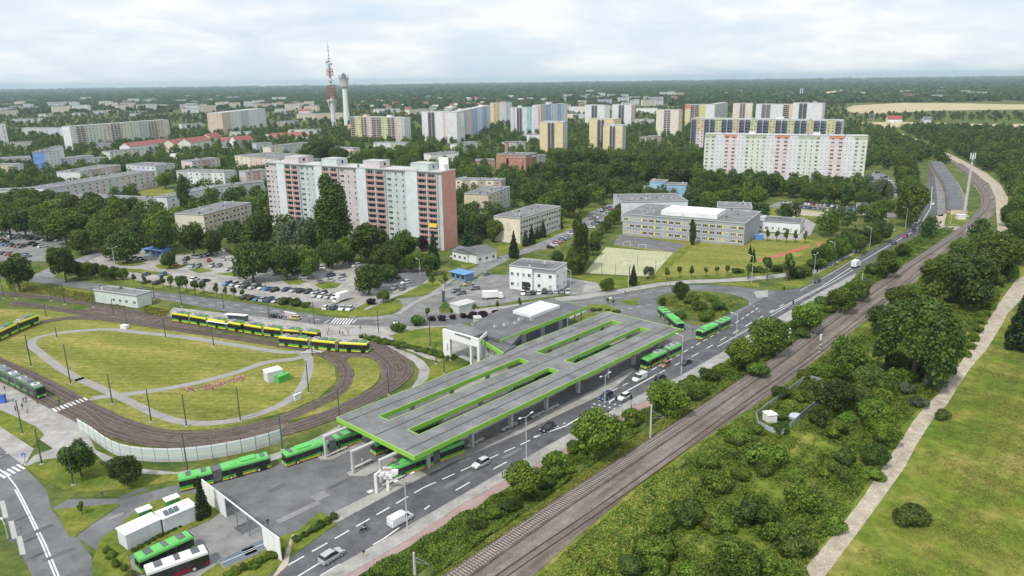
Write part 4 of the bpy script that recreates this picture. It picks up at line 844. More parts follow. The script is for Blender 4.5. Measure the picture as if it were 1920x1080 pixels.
cabin('container', 'grass green container beside the whitish one in the tram loop', (522, 707), (543, 699), 1.6, 2.0, C('bright_green', (.08, .42, .06)), top=C('bright_green', (.08, .42, .06)), cat='container')
cabin('signboard', 'small white signboard standing at the loop path', (552, 741), (564, 736), .3, 1.8, white, cat='sign')
cabin('equipment_cabinet', 'small white cabinet beside the tram points at the top of the loop', (225, 610), (235, 611), 1.4, 1.3, white, cat='cabinet')
cabin('shed', 'pale grey shed with a flat roof right of the forecourt portal', (890, 597), (903, 596), 3, 2.6, C('shed', (.5, .55, .5)), top=roofbright, cat='shed')
cabin('equipment_cabinet', 'small white cabinet at the level crossing right of the main road', (1797, 403), (1812, 403), 3, 2.6, white, cat='cabinet')
cabin('container', 'blue container in front of the low white canteen', (1417, 441), (1432, 441), 2.4, 2.4, w_blu, top=w_blu, cat='container')
cabin('container', 'yellow skip on the car park near the blue kiosk', (224, 476), (238, 475), 2.2, 1.6, w_ye2, top=w_ye2, cat='skip')
cabin('sales_pavilion', 'long grey glasshouse on the dealer yard', (860, 574), (893, 565), 5, 3, C('shed', (.5, .55, .5)), top=roofbright, cat='pavilion')
cabin('poster_stand', 'low pink and blue poster stand beside the street', (533, 584), (553, 588), .4, 1.6, C('poster', (.55, .42, .48)), cat='sign')
# row of lock-up garages right of the main road
w = [G(*p) for p in [(1767, 400), (1766, 370), (1757, 345), (1743, 322), (1737, 308)]]
gi = 0
for p in resample(smooth_line(w, 8), 9.0)[:-1]:
    t = thing('garage', f'grey roofed lock-up garage, {ordn(gi)} from the near end of the curved row', 'garage', (p.x+3, p.y, 0), R(80), 'row of lock-up garages'); gi += 1
    q = MB(); q.box(-4.4, 4.4, -9, 0, 0, 2.8, w_beige); q.build('wall', t); q = MB(); q.box(-4.45, 4.45, -9.3, .3, 2.804, 3.0, roofdark); q.build('roof', t)
    for k in range(3): q = MB(); q.box(-3.9+k*2.8, -1.9+k*2.8, .003, .04, .1, 2.3, p_red); q.build('door', t)
    keep([(p.x-4, p.y-6), (p.x+16, p.y-6), (p.x+16, p.y+6), (p.x-4, p.y+6)])
# radio mast and water tower
b = G(626, 236); hm = hsolve(626, 236, 75)
t = thing('radio_mast', 'tall red and white radio mast with antenna drums and a needle top', 'radio mast', b); red = C('mast_red', (.40, .09, .09)); mw = C('mast_white', (.62, .62, .64))
k = hm/165
q = MB(); q.cyl((0, 0), 5.5*k, 0, 62*k, mw, 14, r2=3.2*k); q.cyl((0, 0), 3.2*k, 62*k, 108*k, mw, 12, r2=2.2*k); q.build('shaft', t)
q = MB()
for z, r_, m in ((50, 9, mw), (60, 9, red), (66, 9, red), (72, 8, red), (80, 9, mw), (88, 8, mw), (98, 7, red), (105, 7, red), (110, 6, red)): q.cyl((0, 0), r_*k, z*k, (z+1.2)*k, m, 12)
for i in range(8):
    a = i*.785
    for z0, z1, r0, r1 in ((30, 50, 5, 9), (50, 66, 8.5, 8.5), (66, 80, 8.5, 8), (98, 110, 6.5, 6)):
        q.bar((math.cos(a)*r0*k, math.sin(a)*r0*k, z0*k), (math.cos(a)*r1*k, math.sin(a)*r1*k, z1*k), .35*k, red if z0 in (66, 98, 50) else mw)
q.build('platforms', t)
q = MB()
for z, r_ in ((114, 4.5), (118, 5.5), (125, 4.5), (130, 3.6)): q.cyl((0, 0), r_*k, z*k, (z+1)*k, steel, 10)
q.cyl((0, 0), 1.6*k, 108*k, 132*k, mw, 8, r2=.9*k); q.cyl((4.5*k, 0), 1.6*k, 119*k, 122*k, steel, 8); q.cyl((-4.5*k, 0), 1.8*k, 121*k, 125*k, steel, 8)
q.cyl((0, 0), .5*k, 132*k, 165*k, steel, 6, r2=.2*k)
for z in (137, 143, 146, 151): q.cyl((0, 0), 1.8*k, z*k, (z+1)*k, steel, 6)
q.build('antenna', t)
b = G(651, 236); ht = hsolve(651, 236, 137); k = ht/95
t = thing('water_tower', 'white concrete tower with a dark crown-like head beside the radio mast', 'tower', b)
q = MB(); q.cyl((0, 0), 5.2*k, 0, 68*k, white, 18, r2=4.2*k); q.build('shaft', t)
q = MB(); q.cyl((0, 0), 5*k, 68*k, 71*k, concrete, 18, r2=7.5*k); q.cyl((0, 0), 7.5*k, 71*k, 79*k, concrete, 18); q.cyl((0, 0), 7.5*k, 79*k, 84*k, concrete, 18, r2=8.6*k); q.cyl((0, 0), 8.6*k, 84*k, 86*k, steel, 18)
for i in range(14): a = i*2*math.pi/14; q.bar((math.cos(a)*8.4*k, math.sin(a)*8.4*k, 86*k), (math.cos(a)*9*k, math.sin(a)*9*k, 92*k), .35*k, steel)
q.cyl((0, 0), 5*k, 86*k, 92*k, steel, 12); q.cyl((0, 0), 2.5*k, 92*k, 95*k, steel, 8); q.build('head', t)
# cooling stacks far right
for i, px in enumerate((1500, 1504)):
    b = G(px, 181); t = thing('chimney', ('left' if i == 0 else 'right')+' one of two thin pale chimneys on the horizon side of the far slabs', 'chimney', b); q = MB(); q.cyl((0, 0), 3, 0, hsolve(px, 181, 166), w_lil, 10, r2=2.2); q.build('shaft', t); q = MB(); q.cyl((0, 0), 2.6, hsolve(px, 181, 166)+.01, hsolve(px, 181, 166)+3, steel, 10); q.build('rim', t)

# ------------------------------------------------------------------ bus station: canopy, hall, portal
ZC = 6.5
o0 = G(777, 855, ZC); o1 = G(1275.6, 616.5, ZC); d = o1-o0; ang = math.atan2(d.y, d.x); CL, CD = 102.4, 26.5
cn = thing('station_canopy', 'long grey bus station canopy edged in bright green with four long openings', 'canopy', (o0.x, o0.y, 0), ang)
holes = [(6.5, 53.4, 6.3, 10.0), (6.5, 53.4, 16.4, 20.1), (59.9, 96.1, 6.3, 9.9), (59.9, 96.1, 16.4, 20.1)]
q = MB(); qg = MB()
xs = sorted({0, CL, 6.5, 53.4, 59.9, 96.1}); ys = sorted({0, CD, 6.3, 10.0, 16.4, 20.1})
holes = [(a, b, 6.3 if c < 10 else 16.4, 10.0 if c < 10 else 20.1) for a, b, c, e_ in holes]
for i in range(len(xs)-1):
    for j in range(len(ys)-1):
        cx, cy = (xs[i]+xs[i+1])/2, (ys[j]+ys[j+1])/2
        if any(a < cx < b and c < cy < e_ for a, b, c, e_ in holes): continue
        q.box(xs[i], xs[i+1], ys[j], ys[j+1], ZC-.35, ZC-.05, roofgrey, skip='frkl')
QD = q
def fascia(qg, x0, x1, y0, y1, out, h=1.05):
    t_ = .12
    if out: X0, X1, Y0, Y1 = x0-t_, x1+t_, y0-t_, y1+t_
    else: X0, X1, Y0, Y1 = x0, x1, y0, y1; x0, x1, y0, y1 = x0+t_, x1-t_, y0+t_, y1-t_
    for a in ((X0, X1, Y0, y0), (X0, X1, y1, Y1), (X0, x0, y0, y1), (x1, X1, y0, y1)):
        qg.box(*a, ZC-h, ZC, green, skip='t'); qg.box(*a, ZC, ZC+.07, greend, skip='b')
for k, (x0, x1, y0, y1) in enumerate([(0, CL, 0, CD)]+holes):
    qg = MB(); fascia(qg, x0, x1, y0, y1, k == 0); qg.build('green_fascia', cn)
for k, y in enumerate((3.2, 13.2, 23.3)):
    q = MB(); q.box(.3, CL-.3, y-.14, y+.14, ZC-.047, ZC-.025, seam)
    for x in range(8, 100, 9): q.box(x, x+.5, y-.4, y+.4, ZC-.024, ZC+.05, roofdark)
    q.build('roof_seam', cn)
q = QD
for x in range(5, 102, 6):
    for (a, b) in ((0.2, 3.0), (3.4, 6.1), (10.3, 13.0), (13.4, 16.2), (20.4, 23.1), (23.5, 26.2)): q.box(x, x+.05, a, b, ZC-.046, ZC-.04, roofdark)
q.build('roof_deck', cn)
for y in (3.2, 13.2, 23.3):
    for k in range(8):
        x = 6+k*12.8
        c = MB(); c.box(-.35, .35, -.5, .5, .15, ZC-1.1, concrete); c.box(-.5, .5, -3.0, 3.0, ZC-1.09, ZC-.36, concrete); link('column', c.mesh('column'), cn, (x, y, 0))
keep([tuple((cn.location+Matrix.Rotation(ang, 3, 'Z') @ Vector(p))[:2]) for p in ((-3, -3, 0), (105, -3, 0), (105, 30, 0), (-3, 30, 0))])
def onc(x, y, z=0): return Vector((o0.x, o0.y, z))+Matrix.Rotation(ang, 3, 'Z') @ Vector((x, y, 0))
# portal frames reaching out of the canopy's near end
for i, (a, b) in enumerate((((612, 858), (612, 809)), ((663, 888), (660, 838)), ((716, 905), (715, 865)))):
    g = G(*a); hh = 4.85; t = thing('gantry', ['left concrete gantry arm reaching from the canopy to the far bay', 'middle concrete gantry arm reaching from the canopy over the kerb', 'right concrete gantry arm next to the traffic camera frame'][i], 'gantry', g, ang, 'concrete gantry arms before the canopy')
    q = MB(); q.box(-.25, .25, -.3, .3, .15, hh, concrete); q.build('post', t); q = MB(); L_ = (9, 12, 9)[i]; q.box(-.3, L_, -.4, .4, hh+.003, hh+.4, concrete); q.build('beam', t)
# benches on the platforms under and before the canopy
bench_specs = [(632, 850), (678, 875), (738, 905), (820, 865), (892, 833), (955, 803), (1010, 780), (1035, 768)]
for i, p in enumerate(bench_specs):
    t = thing('bench', f'low concrete bench on the bus platforms, {ordn(i)} along from the near left end', 'bench', G(*p)+Vector((0, 0, .15)), ang, 'benches on the bus platforms')
    q = MB(); q.box(-2.6, 2.6, -.35, .35, .35, .5, concrete); q.build('seat', t); 
    for x in (-2, 0, 2): q = MB(); q.box(x-.15, x+.15, -.3, .3, 0, .348, concrete); q.build('leg', t)
# station hall
HZ = 8.0
h0 = G(939, 637, HZ); h1 = G(1099, 575, HZ); d = h1-h0; ha = math.atan2(d.y, d.x); HL = d.length; n_ = Vector((-d.y, d.x, 0)).normalized(); HD = abs((G(1038, 558, HZ)-h1).dot(n_))
hall = thing('station_hall', 'dark roofed station hall with green fascia and a large pale skylight', 'station building', (h0.x, h0.y, 0), ha)
q = MB(); q.box(1, HL-8, 1.2, HD-1, 0, HZ-1.0, white); q.build('wall', hall)
q = MB(); q.box(0, HL, 0, HD, HZ-.9, HZ, roofdark); q.build('roof', hall)
q = MB(); q.box(-.1, HL+.1, -.14, -.003, HZ-1.1, HZ+.06, green); q.box(HL+.003, HL+.14, -.14, HD, HZ-1.1, HZ+.06, green); q.build('green_fascia', hall)
q = MB()
for k in range(6): q.box(HL*.50+k*HL*.057, HL*.50+(k+1)*HL*.057-.15, HD*.38, HD*.93, HZ+.05, HZ+1.0, C('skylight', (.66, .67, .68)))
q.build('skylight', hall)
for k in range(14):
    x0_ = 1.5+k*(HL-10)/14; q = MB(); q.box(x0_, x0_+(HL-10)/14-.25, 1.0, 1.19, .3, HZ-1.6, glassb if k % 4 else curtain); q.build('window', hall)
for x, y, s in ((HL*.25, HD*.5, 1.0), (HL*.33, HD*.42, .8), (HL*.42, HD*.5, 1.0), (HL*.47, HD*.32, .6), (HL*.18, HD*.6, .7)):
    q = MB(); q.box(x-s, x+s, y-s*.45, y+s*.45, HZ+.003, HZ+.8, metal_l); q.box(x-s*.8, x+s*.8, y-s*.3, y+s*.3, HZ+.803, HZ+1.1, steel); q.build('air_unit', hall)
for k in range(5): q = MB(); q.box(HL-1.2-k*1.6*0, HL-1.0, 1+k*(HD-2)/5, 1.25+k*(HD-2)/5, 0, HZ-.91, steel); q.build('column', hall)
keep([tuple((Vector((h0.x, h0.y, 0))+Matrix.Rotation(ha, 3, 'Z') @ Vector(p))[:2]) for p in ((-20, -3, 0), (HL+3, -3, 0), (HL+3, HD+2, 0), (-20, HD+2, 0))])
# left wing of the hall roof (lower link) as polygon prism
def roofpoly(px, z, zb, m, name, parent, side=None):
    mb = MB(); mb.prism([(p.x-parent.location.x, p.y-parent.location.y) for p in (G(*a, z) for a in px)], zb, z, m, side); o = mb.mesh(name)
    o.transform(Matrix.Rotation(-parent.rotation_euler.z, 4, 'Z')); return link(name, o, parent)
roofpoly([(888, 605), (939, 580), (1038, 557.5), (1040, 559), (960, 645), (915, 629), (905, 618)], 7.6, 6.6, roofdark, 'roof_wing', hall)
wl = thing('link_roof', 'flat grey link roof with a green edge between the portal and the canopy', 'canopy', (G(920, 650).x, G(920, 650).y, 0), 0)
roofpoly([(898, 633), (915, 629), (968, 648), (943, 661)], 6.9, 6.5, roofdark, 'roof', wl); roofpoly([(898, 634.5), (943, 662), (945, 661), (900, 633.8)], 6.95, 5.9, green, 'green_fascia', wl)
for p in ((907, 683), (915, 676), (925, 690)): g = G(*p)-wl.location; q = MB(); q.cyl((g.x, g.y), .22, 0, 6.45, concrete, 8); q.build('column', wl)
# entrance portal
PZ = 9.0
pt = thing('entrance_portal', 'white square entrance portal with a grey roof at the forecourt', 'portal', (G(842, 672).x, G(842, 672).y, 0), 0)
roofpoly([(830, 617), (861, 606), (913, 622), (881, 633)], PZ, PZ-.5, roofgrey, 'roof', pt)
def wallbox(parent, a, b, z0, z1, th_, m, name, zz=PZ):
    pa, pb = G(*a, zz)-parent.location, G(*b, zz)-parent.location; pa.z = pb.z = 0; dd = pb-pa; nn = Vector((-dd.y, dd.x, 0)).normalized()*th_
    mb = MB(); mb.prism([(pa.x, pa.y), (pb.x, pb.y), ((pb+nn).x, (pb+nn).y), ((pa+nn).x, (pa+nn).y)], z0, z1, m); return mb.build(name, parent)
wallbox(pt, (829.5, 617.5), (898, 637), PZ-2.4, PZ+.1, .7, white, 'beam'); wallbox(pt, (829.5, 617.5), (842.5, 621.2), 0, PZ-2.403, .9, white, 'pier'); wallbox(pt, (894, 635.9), (898, 637), 0, PZ-2.403, .7, white, 'pier')
wallbox(pt, (880, 632), (883, 632.9), 0, PZ-2.403, .7, white, 'pier')
wallbox(pt, (898, 637), (913.5, 622.3), PZ-.9, PZ+.1, .3, white, 'beam')
wallbox(pt, (833, 620), (837, 621), 3.5, 5.6, -.05, winw, 'sign_panel')
keep([tuple(G(*p)[:2]) for p in ((815, 690), (930, 700), (960, 620), (850, 600))])
# noise barrier along the tracks
nwp = [G(*p) for p in [(148, 808), (175, 825), (200, 843), (225, 856), (260, 863), (300, 866), (350, 865), (400, 859), (450, 850), (500, 838), (545, 822)]]
nw = resample(smooth_line(nwp, 8), 3.0)
t = thing('noise_barrier', 'long curved translucent white noise barrier with pale stripes around the loop', 'noise barrier', (nw[0].x, nw[0].y, 0))
pan = mat('barrier_panel', (.56, .64, .62), .35, col2=(.70, .72, .62), scale=.35, stretch=(9, 9, 1, 0)); 
pan2 = C('barrier_blue', (.50, .60, .64), .4, .03); pan3 = C('barrier_sand', (.66, .64, .52), .4, .03)
for i in range(len(nw)-1):
    a, b = nw[i]-nw[0], nw[i+1]-nw[0]; dd = (b-a).normalized(); nn = Vector((-dd.y, dd.x, 0))*.06; q = MB(); z = .55
    for k, (hh, m) in enumerate(((.45, concrete), (.5, pan2), (.35, pan3), (.45, pan2), (.3, pan3), (.5, pan2), (.35, white))):
        if k == 0: z = .0; hh = .75
        q.prism([(a+nn)[:2], (b+nn)[:2], (b-nn)[:2], (a-nn)[:2]], z, z+hh-.01, m); z += hh
    q.build('panel', t); q = MB(); q.bar(a, a+Vector((0, 0, z+.1)), .1, steeld, 4); q.build('post', t)
keep([tuple(G(*p)[:2]) for p in ((140, 780), (545, 780), (550, 830), (400, 866), (200, 866))])
# screen wall and height gauge at the bus yard
wpts = [(388, 940, 898), (402, 948, 911), (425, 963, 929), (443, 973, 936), (470, 1004, 956, ), (493, 1005, 984), (523, 1035, 1008)]
pa = G(425, 963); pb = G(491, 1020)
t = thing('screen_wall', 'white panel screen with an open beam gateway across the bus yard', 'screen wall', G(425, 965))
b0 = t.location; HH = 4.6
pa = G(378, 898, HH); pb = G(420, 930, HH); pc = G(491, 985, HH); pd = G(524, 1009, HH)
for p_, q_, nm in ((pa, pb, 'panel'), (pc, pd, 'panel')):
    a = p_-b0; b = q_-b0; n2 = 3
    for k in range(n2):
        u0 = a+(b-a)*k/n2; u1 = a+(b-a)*(k+1)/n2*1.0; dd = (u1-u0).normalized(); nn = Vector((-dd.y, dd.x, 0))*.07; u1 = u1-dd*.06
        mb = MB(); mb.prism([(u0+nn)[:2], (u1+nn)[:2], (u1-nn)[:2], (u0-nn)[:2]], 0, HH, white); mb.build(nm, t)
a = pb-b0; b = pc-b0; dd = (b-a).normalized(); nn = Vector((-dd.y, dd.x, 0))*.08
mb = MB(); mb.prism([(a+nn)[:2], (b+nn)[:2], (b-nn)[:2], (a-nn)[:2]], HH-.25, HH+.01, white); mb.build('beam', t)
for f in (.3, .62): c = a+(b-a)*f; mb = MB(); mb.cyl((c.x, c.y), .12, .02, HH-.26, steel, 8); mb.build('post', t)
# traffic camera frame right of the platform
t = thing('camera_frame', 'white angular camera frame with spotlights at the platform end', 'camera frame', G(706, 925)); 
for a, b in (((0, 0), (0, 4.2)), ((2.2, .8), (2.2, 4.0))): q = MB(); q.box(a[0]-.25, a[0]+.25, a[1]-.25, a[1]+.25, 0, b[1], white); q.build('post', t)
q = MB(); q.box(-.3, 4.0, .1, .5, 3.6, 4.0, white); q.box(1.0, 1.7, -.4, .3, 4.02, 4.6, white); q.box(3.2, 4.4, .0, .9, 4.02, 4.8, white); q.bar((0, 0, 4.2), (1.2, .2, 5.0), .2, white); q.build('crossbeam', t)
t = thing('notice_board', 'upright white and red notice board beside the camera frame', 'sign', G(728, 905)); q = MB(); q.box(-.9, .9, -.06, .06, .8, 3.6, white); q.build('panel', t); q = MB(); q.box(-.8, .8, -.09, -.062, 1.6, 2.2, p_red); q.box(-.8, .8, -.09, -.062, 2.8, 3.2, p_red); q.build('print', t)
for x in (-.7, .7): q = MB(); q.cyl((x, 0), .07, 0, .8, steel, 6); q.build('post', t)

# ------------------------------------------------------------------ poles, lamps, signals
pole_i = 0
def pole(base, top, kind, label, ang_=0.0, group=None):
    g = G(*base); h = max(3, hsolve(base[0], base[1], top)); name, cat = {'tram': ('tram_mast', 'tram mast'), 'lamp': ('street_lamp', 'street lamp'), 'lamp2': ('street_lamp', 'street lamp'), 'cat': ('catenary_mast', 'railway mast')}[kind]
    t = thing(name, label, cat, g, ang_, group); q = MB(); m = steeld if kind == 'tram' else (concrete if kind == 'cat' else metal_l)
    r0 = {'tram': .17, 'cat': .24}.get(kind, .12)
    q.cyl((0, 0), r0, 0, h, m, 7, r2=r0*.7); q.build('pole', t)
    if kind == 'tram':
        q = MB(); q.box(-.35, .35, -.35, .35, 0, .25, concrete); q.build('footing', t)
    if kind in ('lamp', 'lamp2'):
        for s in ((-1, 1) if kind == 'lamp2' else (1,)):
            q = MB(); q.bar((0, 0, h-.15), (s*1.6, 0, h+.25), .06, m); q.build('arm', t); q = MB(); q.box(s*1.5-.1*(s < 0)-.0, s*1.5+.75*s, -.16, .16, h+.2, h+.34, white) if s > 0 else q.box(-2.25, -1.5, -.16, .16, h+.2, h+.34, white); q.build('lamp_head', t)
    if kind == 'cat':
        q = MB(); q.bar((0, 0, h*.62), (2.8, 0, h*.72), .05, steel); q.bar((0, 0, h*.85), (2.8, 0, h*.74), .05, steel); q.bar((2.8, 0, h*.6), (2.8, 0, h*.76), .05, steel); q.build('bracket', t)
    return t
tramp = [((79, 871), 804), ((43, 815), 751), ((133, 721), 645), ((59, 688), 627), ((211, 758), 701), ((284, 792), 729), ((350, 800), 739), ((352, 884), 812), ((138, 910), 842), ((451, 790), 725), ((530, 844), 779), ((638, 799), 729),
         ((579, 737), 676), ((710, 625), 580), ((807, 652), 595), ((590, 610), 565), ((505, 599), 556), ((586, 670), 632), ((729, 741), 697), ((818, 683), 641), ((833, 701), 661), ((401, 650), 607), ((311, 635), 595), ((341, 575), 537), ((290, 562), 530),
         ((420, 582), 550), ((122, 571), 530), ((97, 564), 532), ((87, 595), 570), ((107, 634), 612), ((55, 670), 630), ((239, 615), 580), ((176, 575), 540), ((214, 594), 560), ((8, 560), 520), ((31, 560), 528)]
for i, (b, t_) in enumerate(sorted(tramp)):
    pole(b, t_, 'tram', f'dark thin tram mast by the loop tracks, {ordn(i)} counting from the left', 0, 'dark masts around the tram loop')
lamps = [((764, 993), 897, 'lamp2'), ((987, 862), 781, 'lamp2'), ((1134, 753), 704, 'lamp2'), ((1277, 702), 630, 'lamp'), ((1378, 662), 590, 'lamp'), ((1526, 516), 477, 'lamp2'), ((1561, 500), 455, 'lamp'), ((1600, 475), 445, 'lamp'), ((1630, 465), 427, 'lamp'), ((1661, 447), 412, 'lamp'),
         ((652, 500), 475, 'lamp2'), ((591, 520), 505, 'lamp2'), ((216, 502), 465, 'lamp2'), ((420, 480), 450, 'lamp2'), ((470, 532), 490, 'lamp2'), ((287, 430), 415, 'lamp'), ((788, 520), 487, 'lamp'), ((1070, 562), 507, 'lamp'), ((1178, 542), 495, 'lamp'), ((1409, 530), 480, 'lamp'), ((24, 430), 408, 'lamp'), ((123, 430), 415, 'lamp'), ((1697, 430), 390, 'lamp'), ((1782, 420), 398, 'lamp'), ((15, 1010), 990, 'lamp')]
for i, (b, t_, k) in enumerate(sorted(lamps)):
    pole(b, t_, k, f'pale {"two armed" if k=="lamp2" else "single arm"} street lamp, {ordn(i)} lamp counting from the left', ang+(0 if k == 'lamp2' else R(90)), 'pale street lamps')
for i, (b, t_) in enumerate([((778, 1080), 1036), ((1219, 823), 760), ((1456, 666), 616), ((1612, 560), 512)]):
    pole(b, t_, 'cat', ['grey railway mast at the bottom of the embankment, nearest the picture bottom', 'grey railway mast with a white plate between the two big bushes', 'grey railway mast beside the large green tree by the track', 'grey railway mast by the bushes farthest up the track'][i], R(-30), 'railway catenary masts')
for i, (b, t_) in enumerate([((1536, 665), 627), ((1660, 567), 542), ((1478, 648), 616)]):
    g = G(*b); h = hsolve(*b, t_); t = thing('railway_signal', ['black and white banded railway signal by the near track side', 'black and white banded railway signal farther up the track', 'white railway signal seen from the back beside a mast'][i], 'railway signal', g, ang); q = MB()
    for k in range(8): q.cyl((0, 0), .14, h*.75*k/8, h*.75*(k+1)/8, white if k % 2 else black, 7)
    q.build('post', t); q = MB(); q.box(-.4, .4, -.2, .2, h*.75+.01, h, white if i != 1 else black); q.box(-.5, .5, -.6, -.21, h*.74, h*.76+.05, steel); q.build('signal_head', t)
g = G(1807, 406); h = hsolve(1807, 406, 283)
t = thing('telecom_mast', 'tall grey lattice telecom mast beside the railway curve', 'telecom mast', g); q = MB(); q.cyl((0, 0), .95, 0, h*.93, concrete, 10, r2=.5); q.build('pole', t); q = MB(); q.cyl((0, 0), 1.3, h*.86, h*.865, steel, 10)
for a in (0, 2.1, 4.2): q.box(math.cos(a)*1.2-.2, math.cos(a)*1.2+.2, math.sin(a)*1.2-.2, math.sin(a)*1.2+.2, h*.88, h*.97, white)
q.bar((0, 0, h*.93), (0, 0, h), .12, steel); q.build('antenna', t); q = MB(); q.box(-2, 2, -2, 2, .02, .7, concrete); q.build('footing', t)
# advertising column, totem, flags, road signs
t = thing('advertising_column', 'round grey advertising column with posters at the forecourt path', 'advertising column', G(743, 622)); q = MB(); q.cyl((0, 0), .7, 0, 3, C('posters', (.28, .26, .32), var=.4), 14); q.build('drum', t); q = MB(); q.cyl((0, 0), .95, 3.003, 3.4, white, 14, r2=.7); q.build('cap', t)
g = G(832, 566)
t = thing('price_totem', 'tall dark curved advertising totem at the dealer yard', 'sign', g); q = MB(); q.box(-.5, .5, -.5, .5, 0, 7.5, steeld); q.bar((0, 0, 7.4), (-1.4, 0, 8.6), .4, steeld); q.build('pillar', t); q = MB(); q.box(-.45, .45, -.56, -.51, 4.5, 7, metal_l); q.build('panel', t)
for i, (b, t_) in enumerate([((8, 985), 963), ((25, 1025), 1010), ((40, 1055), 1012)]):
    g = G(*b); h = 5; t = thing('flag_banner', f'narrow white banner on a pole beside the left road, {ORD[i]} from the top', 'flag', g, R(20), 'white banners along the left road'); q = MB(); q.cyl((0, 0), .06, 0, h, steel, 6); q.build('pole', t); q = MB(); q.box(.08, .9, -.03, .03, 1.5, h, white); q.build('banner', t)
t = thing('road_sign', 'blue crossing sign at the corner of the left road', 'road sign', G(49, 876)); q = MB(); q.cyl((0, 0), .06, 0, 3, steel, 6); q.build('post', t); q = MB(); q.box(-.45, .45, -.04, -.0, 2.4, 3.3, C('sign_blue', (.06, .14, .50))); q.face([(-.28, -.045, 2.5), (.28, -.045, 2.5), (0, -.045, 3.1)], white); q.build('sign_face', t)
sg = [((1195, 712), 'black traffic light beside the bus with roof packs'), ((1141, 760), 'black traffic light at the pedestrian crossing near the blue van'), ((1155, 768), 'black traffic light on the pavement side of the crossing'), ((1183, 765), 'black traffic light right of the white car at the crossing'), ((1486, 582), 'black traffic light by the trees at the side junction'), ((1469, 555), 'black traffic light on the small island at the side junction'), ((1531, 520), 'black traffic light beside the dark car at the junction')]
for p, lab in sg:
    t = thing('traffic_light', lab, 'traffic light', G(*p)); q = MB(); q.cyl((0, 0), .08, 0, 3.2, steel, 6); q.build('pole', t); q = MB(); q.box(-.22, .22, -.2, .2, 2.4, 3.5, black); q.build('signal_head', t)
# tram platform shelters
for i, (a, b) in enumerate((((386, 602), (426, 608)), ((420, 590), (460, 593)))):
    p = G(*a, 2.7); p2 = G(*b, 2.7); dd = p2-p; Ln = dd.length
    t = thing('tram_shelter', ['glazed tram stop shelter with a white roof in front of the green trams', 'glazed tram stop shelter with a white roof behind the green trams'][i], 'shelter', (p.x, p.y, .14), math.atan2(dd.y, dd.x)); q = MB(); q.box(0, Ln, 0, 1.9, 2.5, 2.65, white); q.build('roof', t)
    q = MB(); q.box(.1, Ln-.1, 1.6, 1.64, .2, 2.45, glassb); q.build('glass_wall', t)
    for k in range(4): q = MB(); q.box(.2+k*(Ln-.5)/3, .3+k*(Ln-.5)/3, 1.66, 1.76, 0, 2.5, steeld); q.build('post', t)
t = thing('ticket_machine', 'dark blue kiosk panel on the left tram platform', 'kiosk', G(3, 756)); q = MB(); q.box(-1.2, 1.2, -.4, .4, .13, 2.4, C('sign_blue', (.06, .14, .50))); q.build('body', t); q = MB(); q.box(-1.3, 1.3, -.5, .5, 2.404, 2.55, roofgrey); q.build('roof', t)
# goals and court fence posts
for i, p in enumerate(((1204, 467), (1175, 462), (1132, 487))):
    t = thing('football_goal', ['white football goal at the far side of the pale court', 'white football goal on the dark school yard', 'white football goal at the left edge of the pale court'][i], 'goal', G(*p), R(4) if i < 2 else R(80)); q = MB(); q.bar((-1.8, 0, .1), (-1.8, 0, 2.2), .07, white); q.bar((1.8, 0, .1), (1.8, 0, 2.2), .07, white); q.bar((-1.8, 0, 2.2), (1.8, 0, 2.2), .07, white); q.build('frame', t)
    q = MB(); q.bar((-1.8, 0, 2.2), (-1.8, 1.2, .1), .04, white); q.bar((1.8, 0, 2.2), (1.8, 1.2, .1), .04, white); q.build('brace', t)
for i, p in enumerate(((1128, 514), (1154, 516), (1181, 518), (1195, 500), (1250, 487), (1229, 510), (1113, 496), (1180, 522))):
    t = thing('fence_post', f'thin tall post around the pale sports court, {ordn(i)} of the posts', 'post', G(*p), 0, 'posts around the sports court'); q = MB(); q.cyl((0, 0), .08, 0, 5, steeld, 6); q.build('post_shaft', t)
# allotment garden by the railway
gp = [G(*p) for p in [(1417, 784), (1421, 800), (1442, 812), (1468, 817), (1505, 782), (1545, 750), (1538, 720), (1512, 712), (1470, 745), (1440, 765)]]
c0 = gp[0]; gp2 = [p-c0 for p in gp]+[gp[0]-c0]
t = thing('garden_fence', 'worn grey sheet fence around the small allotment beside the railway', 'fence', c0)
for k in range(len(gp2)-1):
    a, b = gp2[k], gp2[k+1]; dd = (b-a).normalized(); nn = Vector((-dd.y, dd.x, 0))*.05; mb = MB(); mb.prism([(a+nn)[:2], (b+nn)[:2], (b-nn)[:2], (a-nn)[:2]], 0, 1.6, C('sheet_grey', (.34, .38, .38), var=.3)); mb.build('fence_panel', t)
gg = MB(); gg.prism([(p.x, p.y) for p in (G(*q_) for q_ in [(1448, 780), (1480, 755), (1535, 735), (1540, 750), (1500, 780), (1465, 805)])], 0, .12, C('garden_green', (.03, .09, .02), var=.4)); o = gg.build('garden_bed'); o['kind'] = 'structure'
keep([(p.x, p.y) for p in gp])
for i, (a, b, D_, h_, m, lab) in enumerate((((1441, 779), (1458, 777), 2.4, 2.2, white, 'small white garden hut at the allotment corner'), ((1500, 738), (1522, 734), 2.0, 1.2, w_ice, 'pale cold frame at the top of the allotment'), ((1490, 783), (1500, 776), 1.6, 1.3, w_lil, 'lilac wooden stack at the allotment fence'))):
    cabin('garden_hut', lab, a, b, D_, h_, m, top=white if i < 2 else w_lil, cat='garden hut')
t = thing('skylight_frame', 'glass cold frame left of the bus yard hedge, lower one', 'cold frame', G(420, 1068), R(40)); q = MB(); q.box(0, 6, 0, 2.6, .14, .5, metal_l, top=glassb); q.build('frame', t); q = MB(); q.box(0, 6, 1.25, 1.35, .503, .56, white); q.build('bar', t)
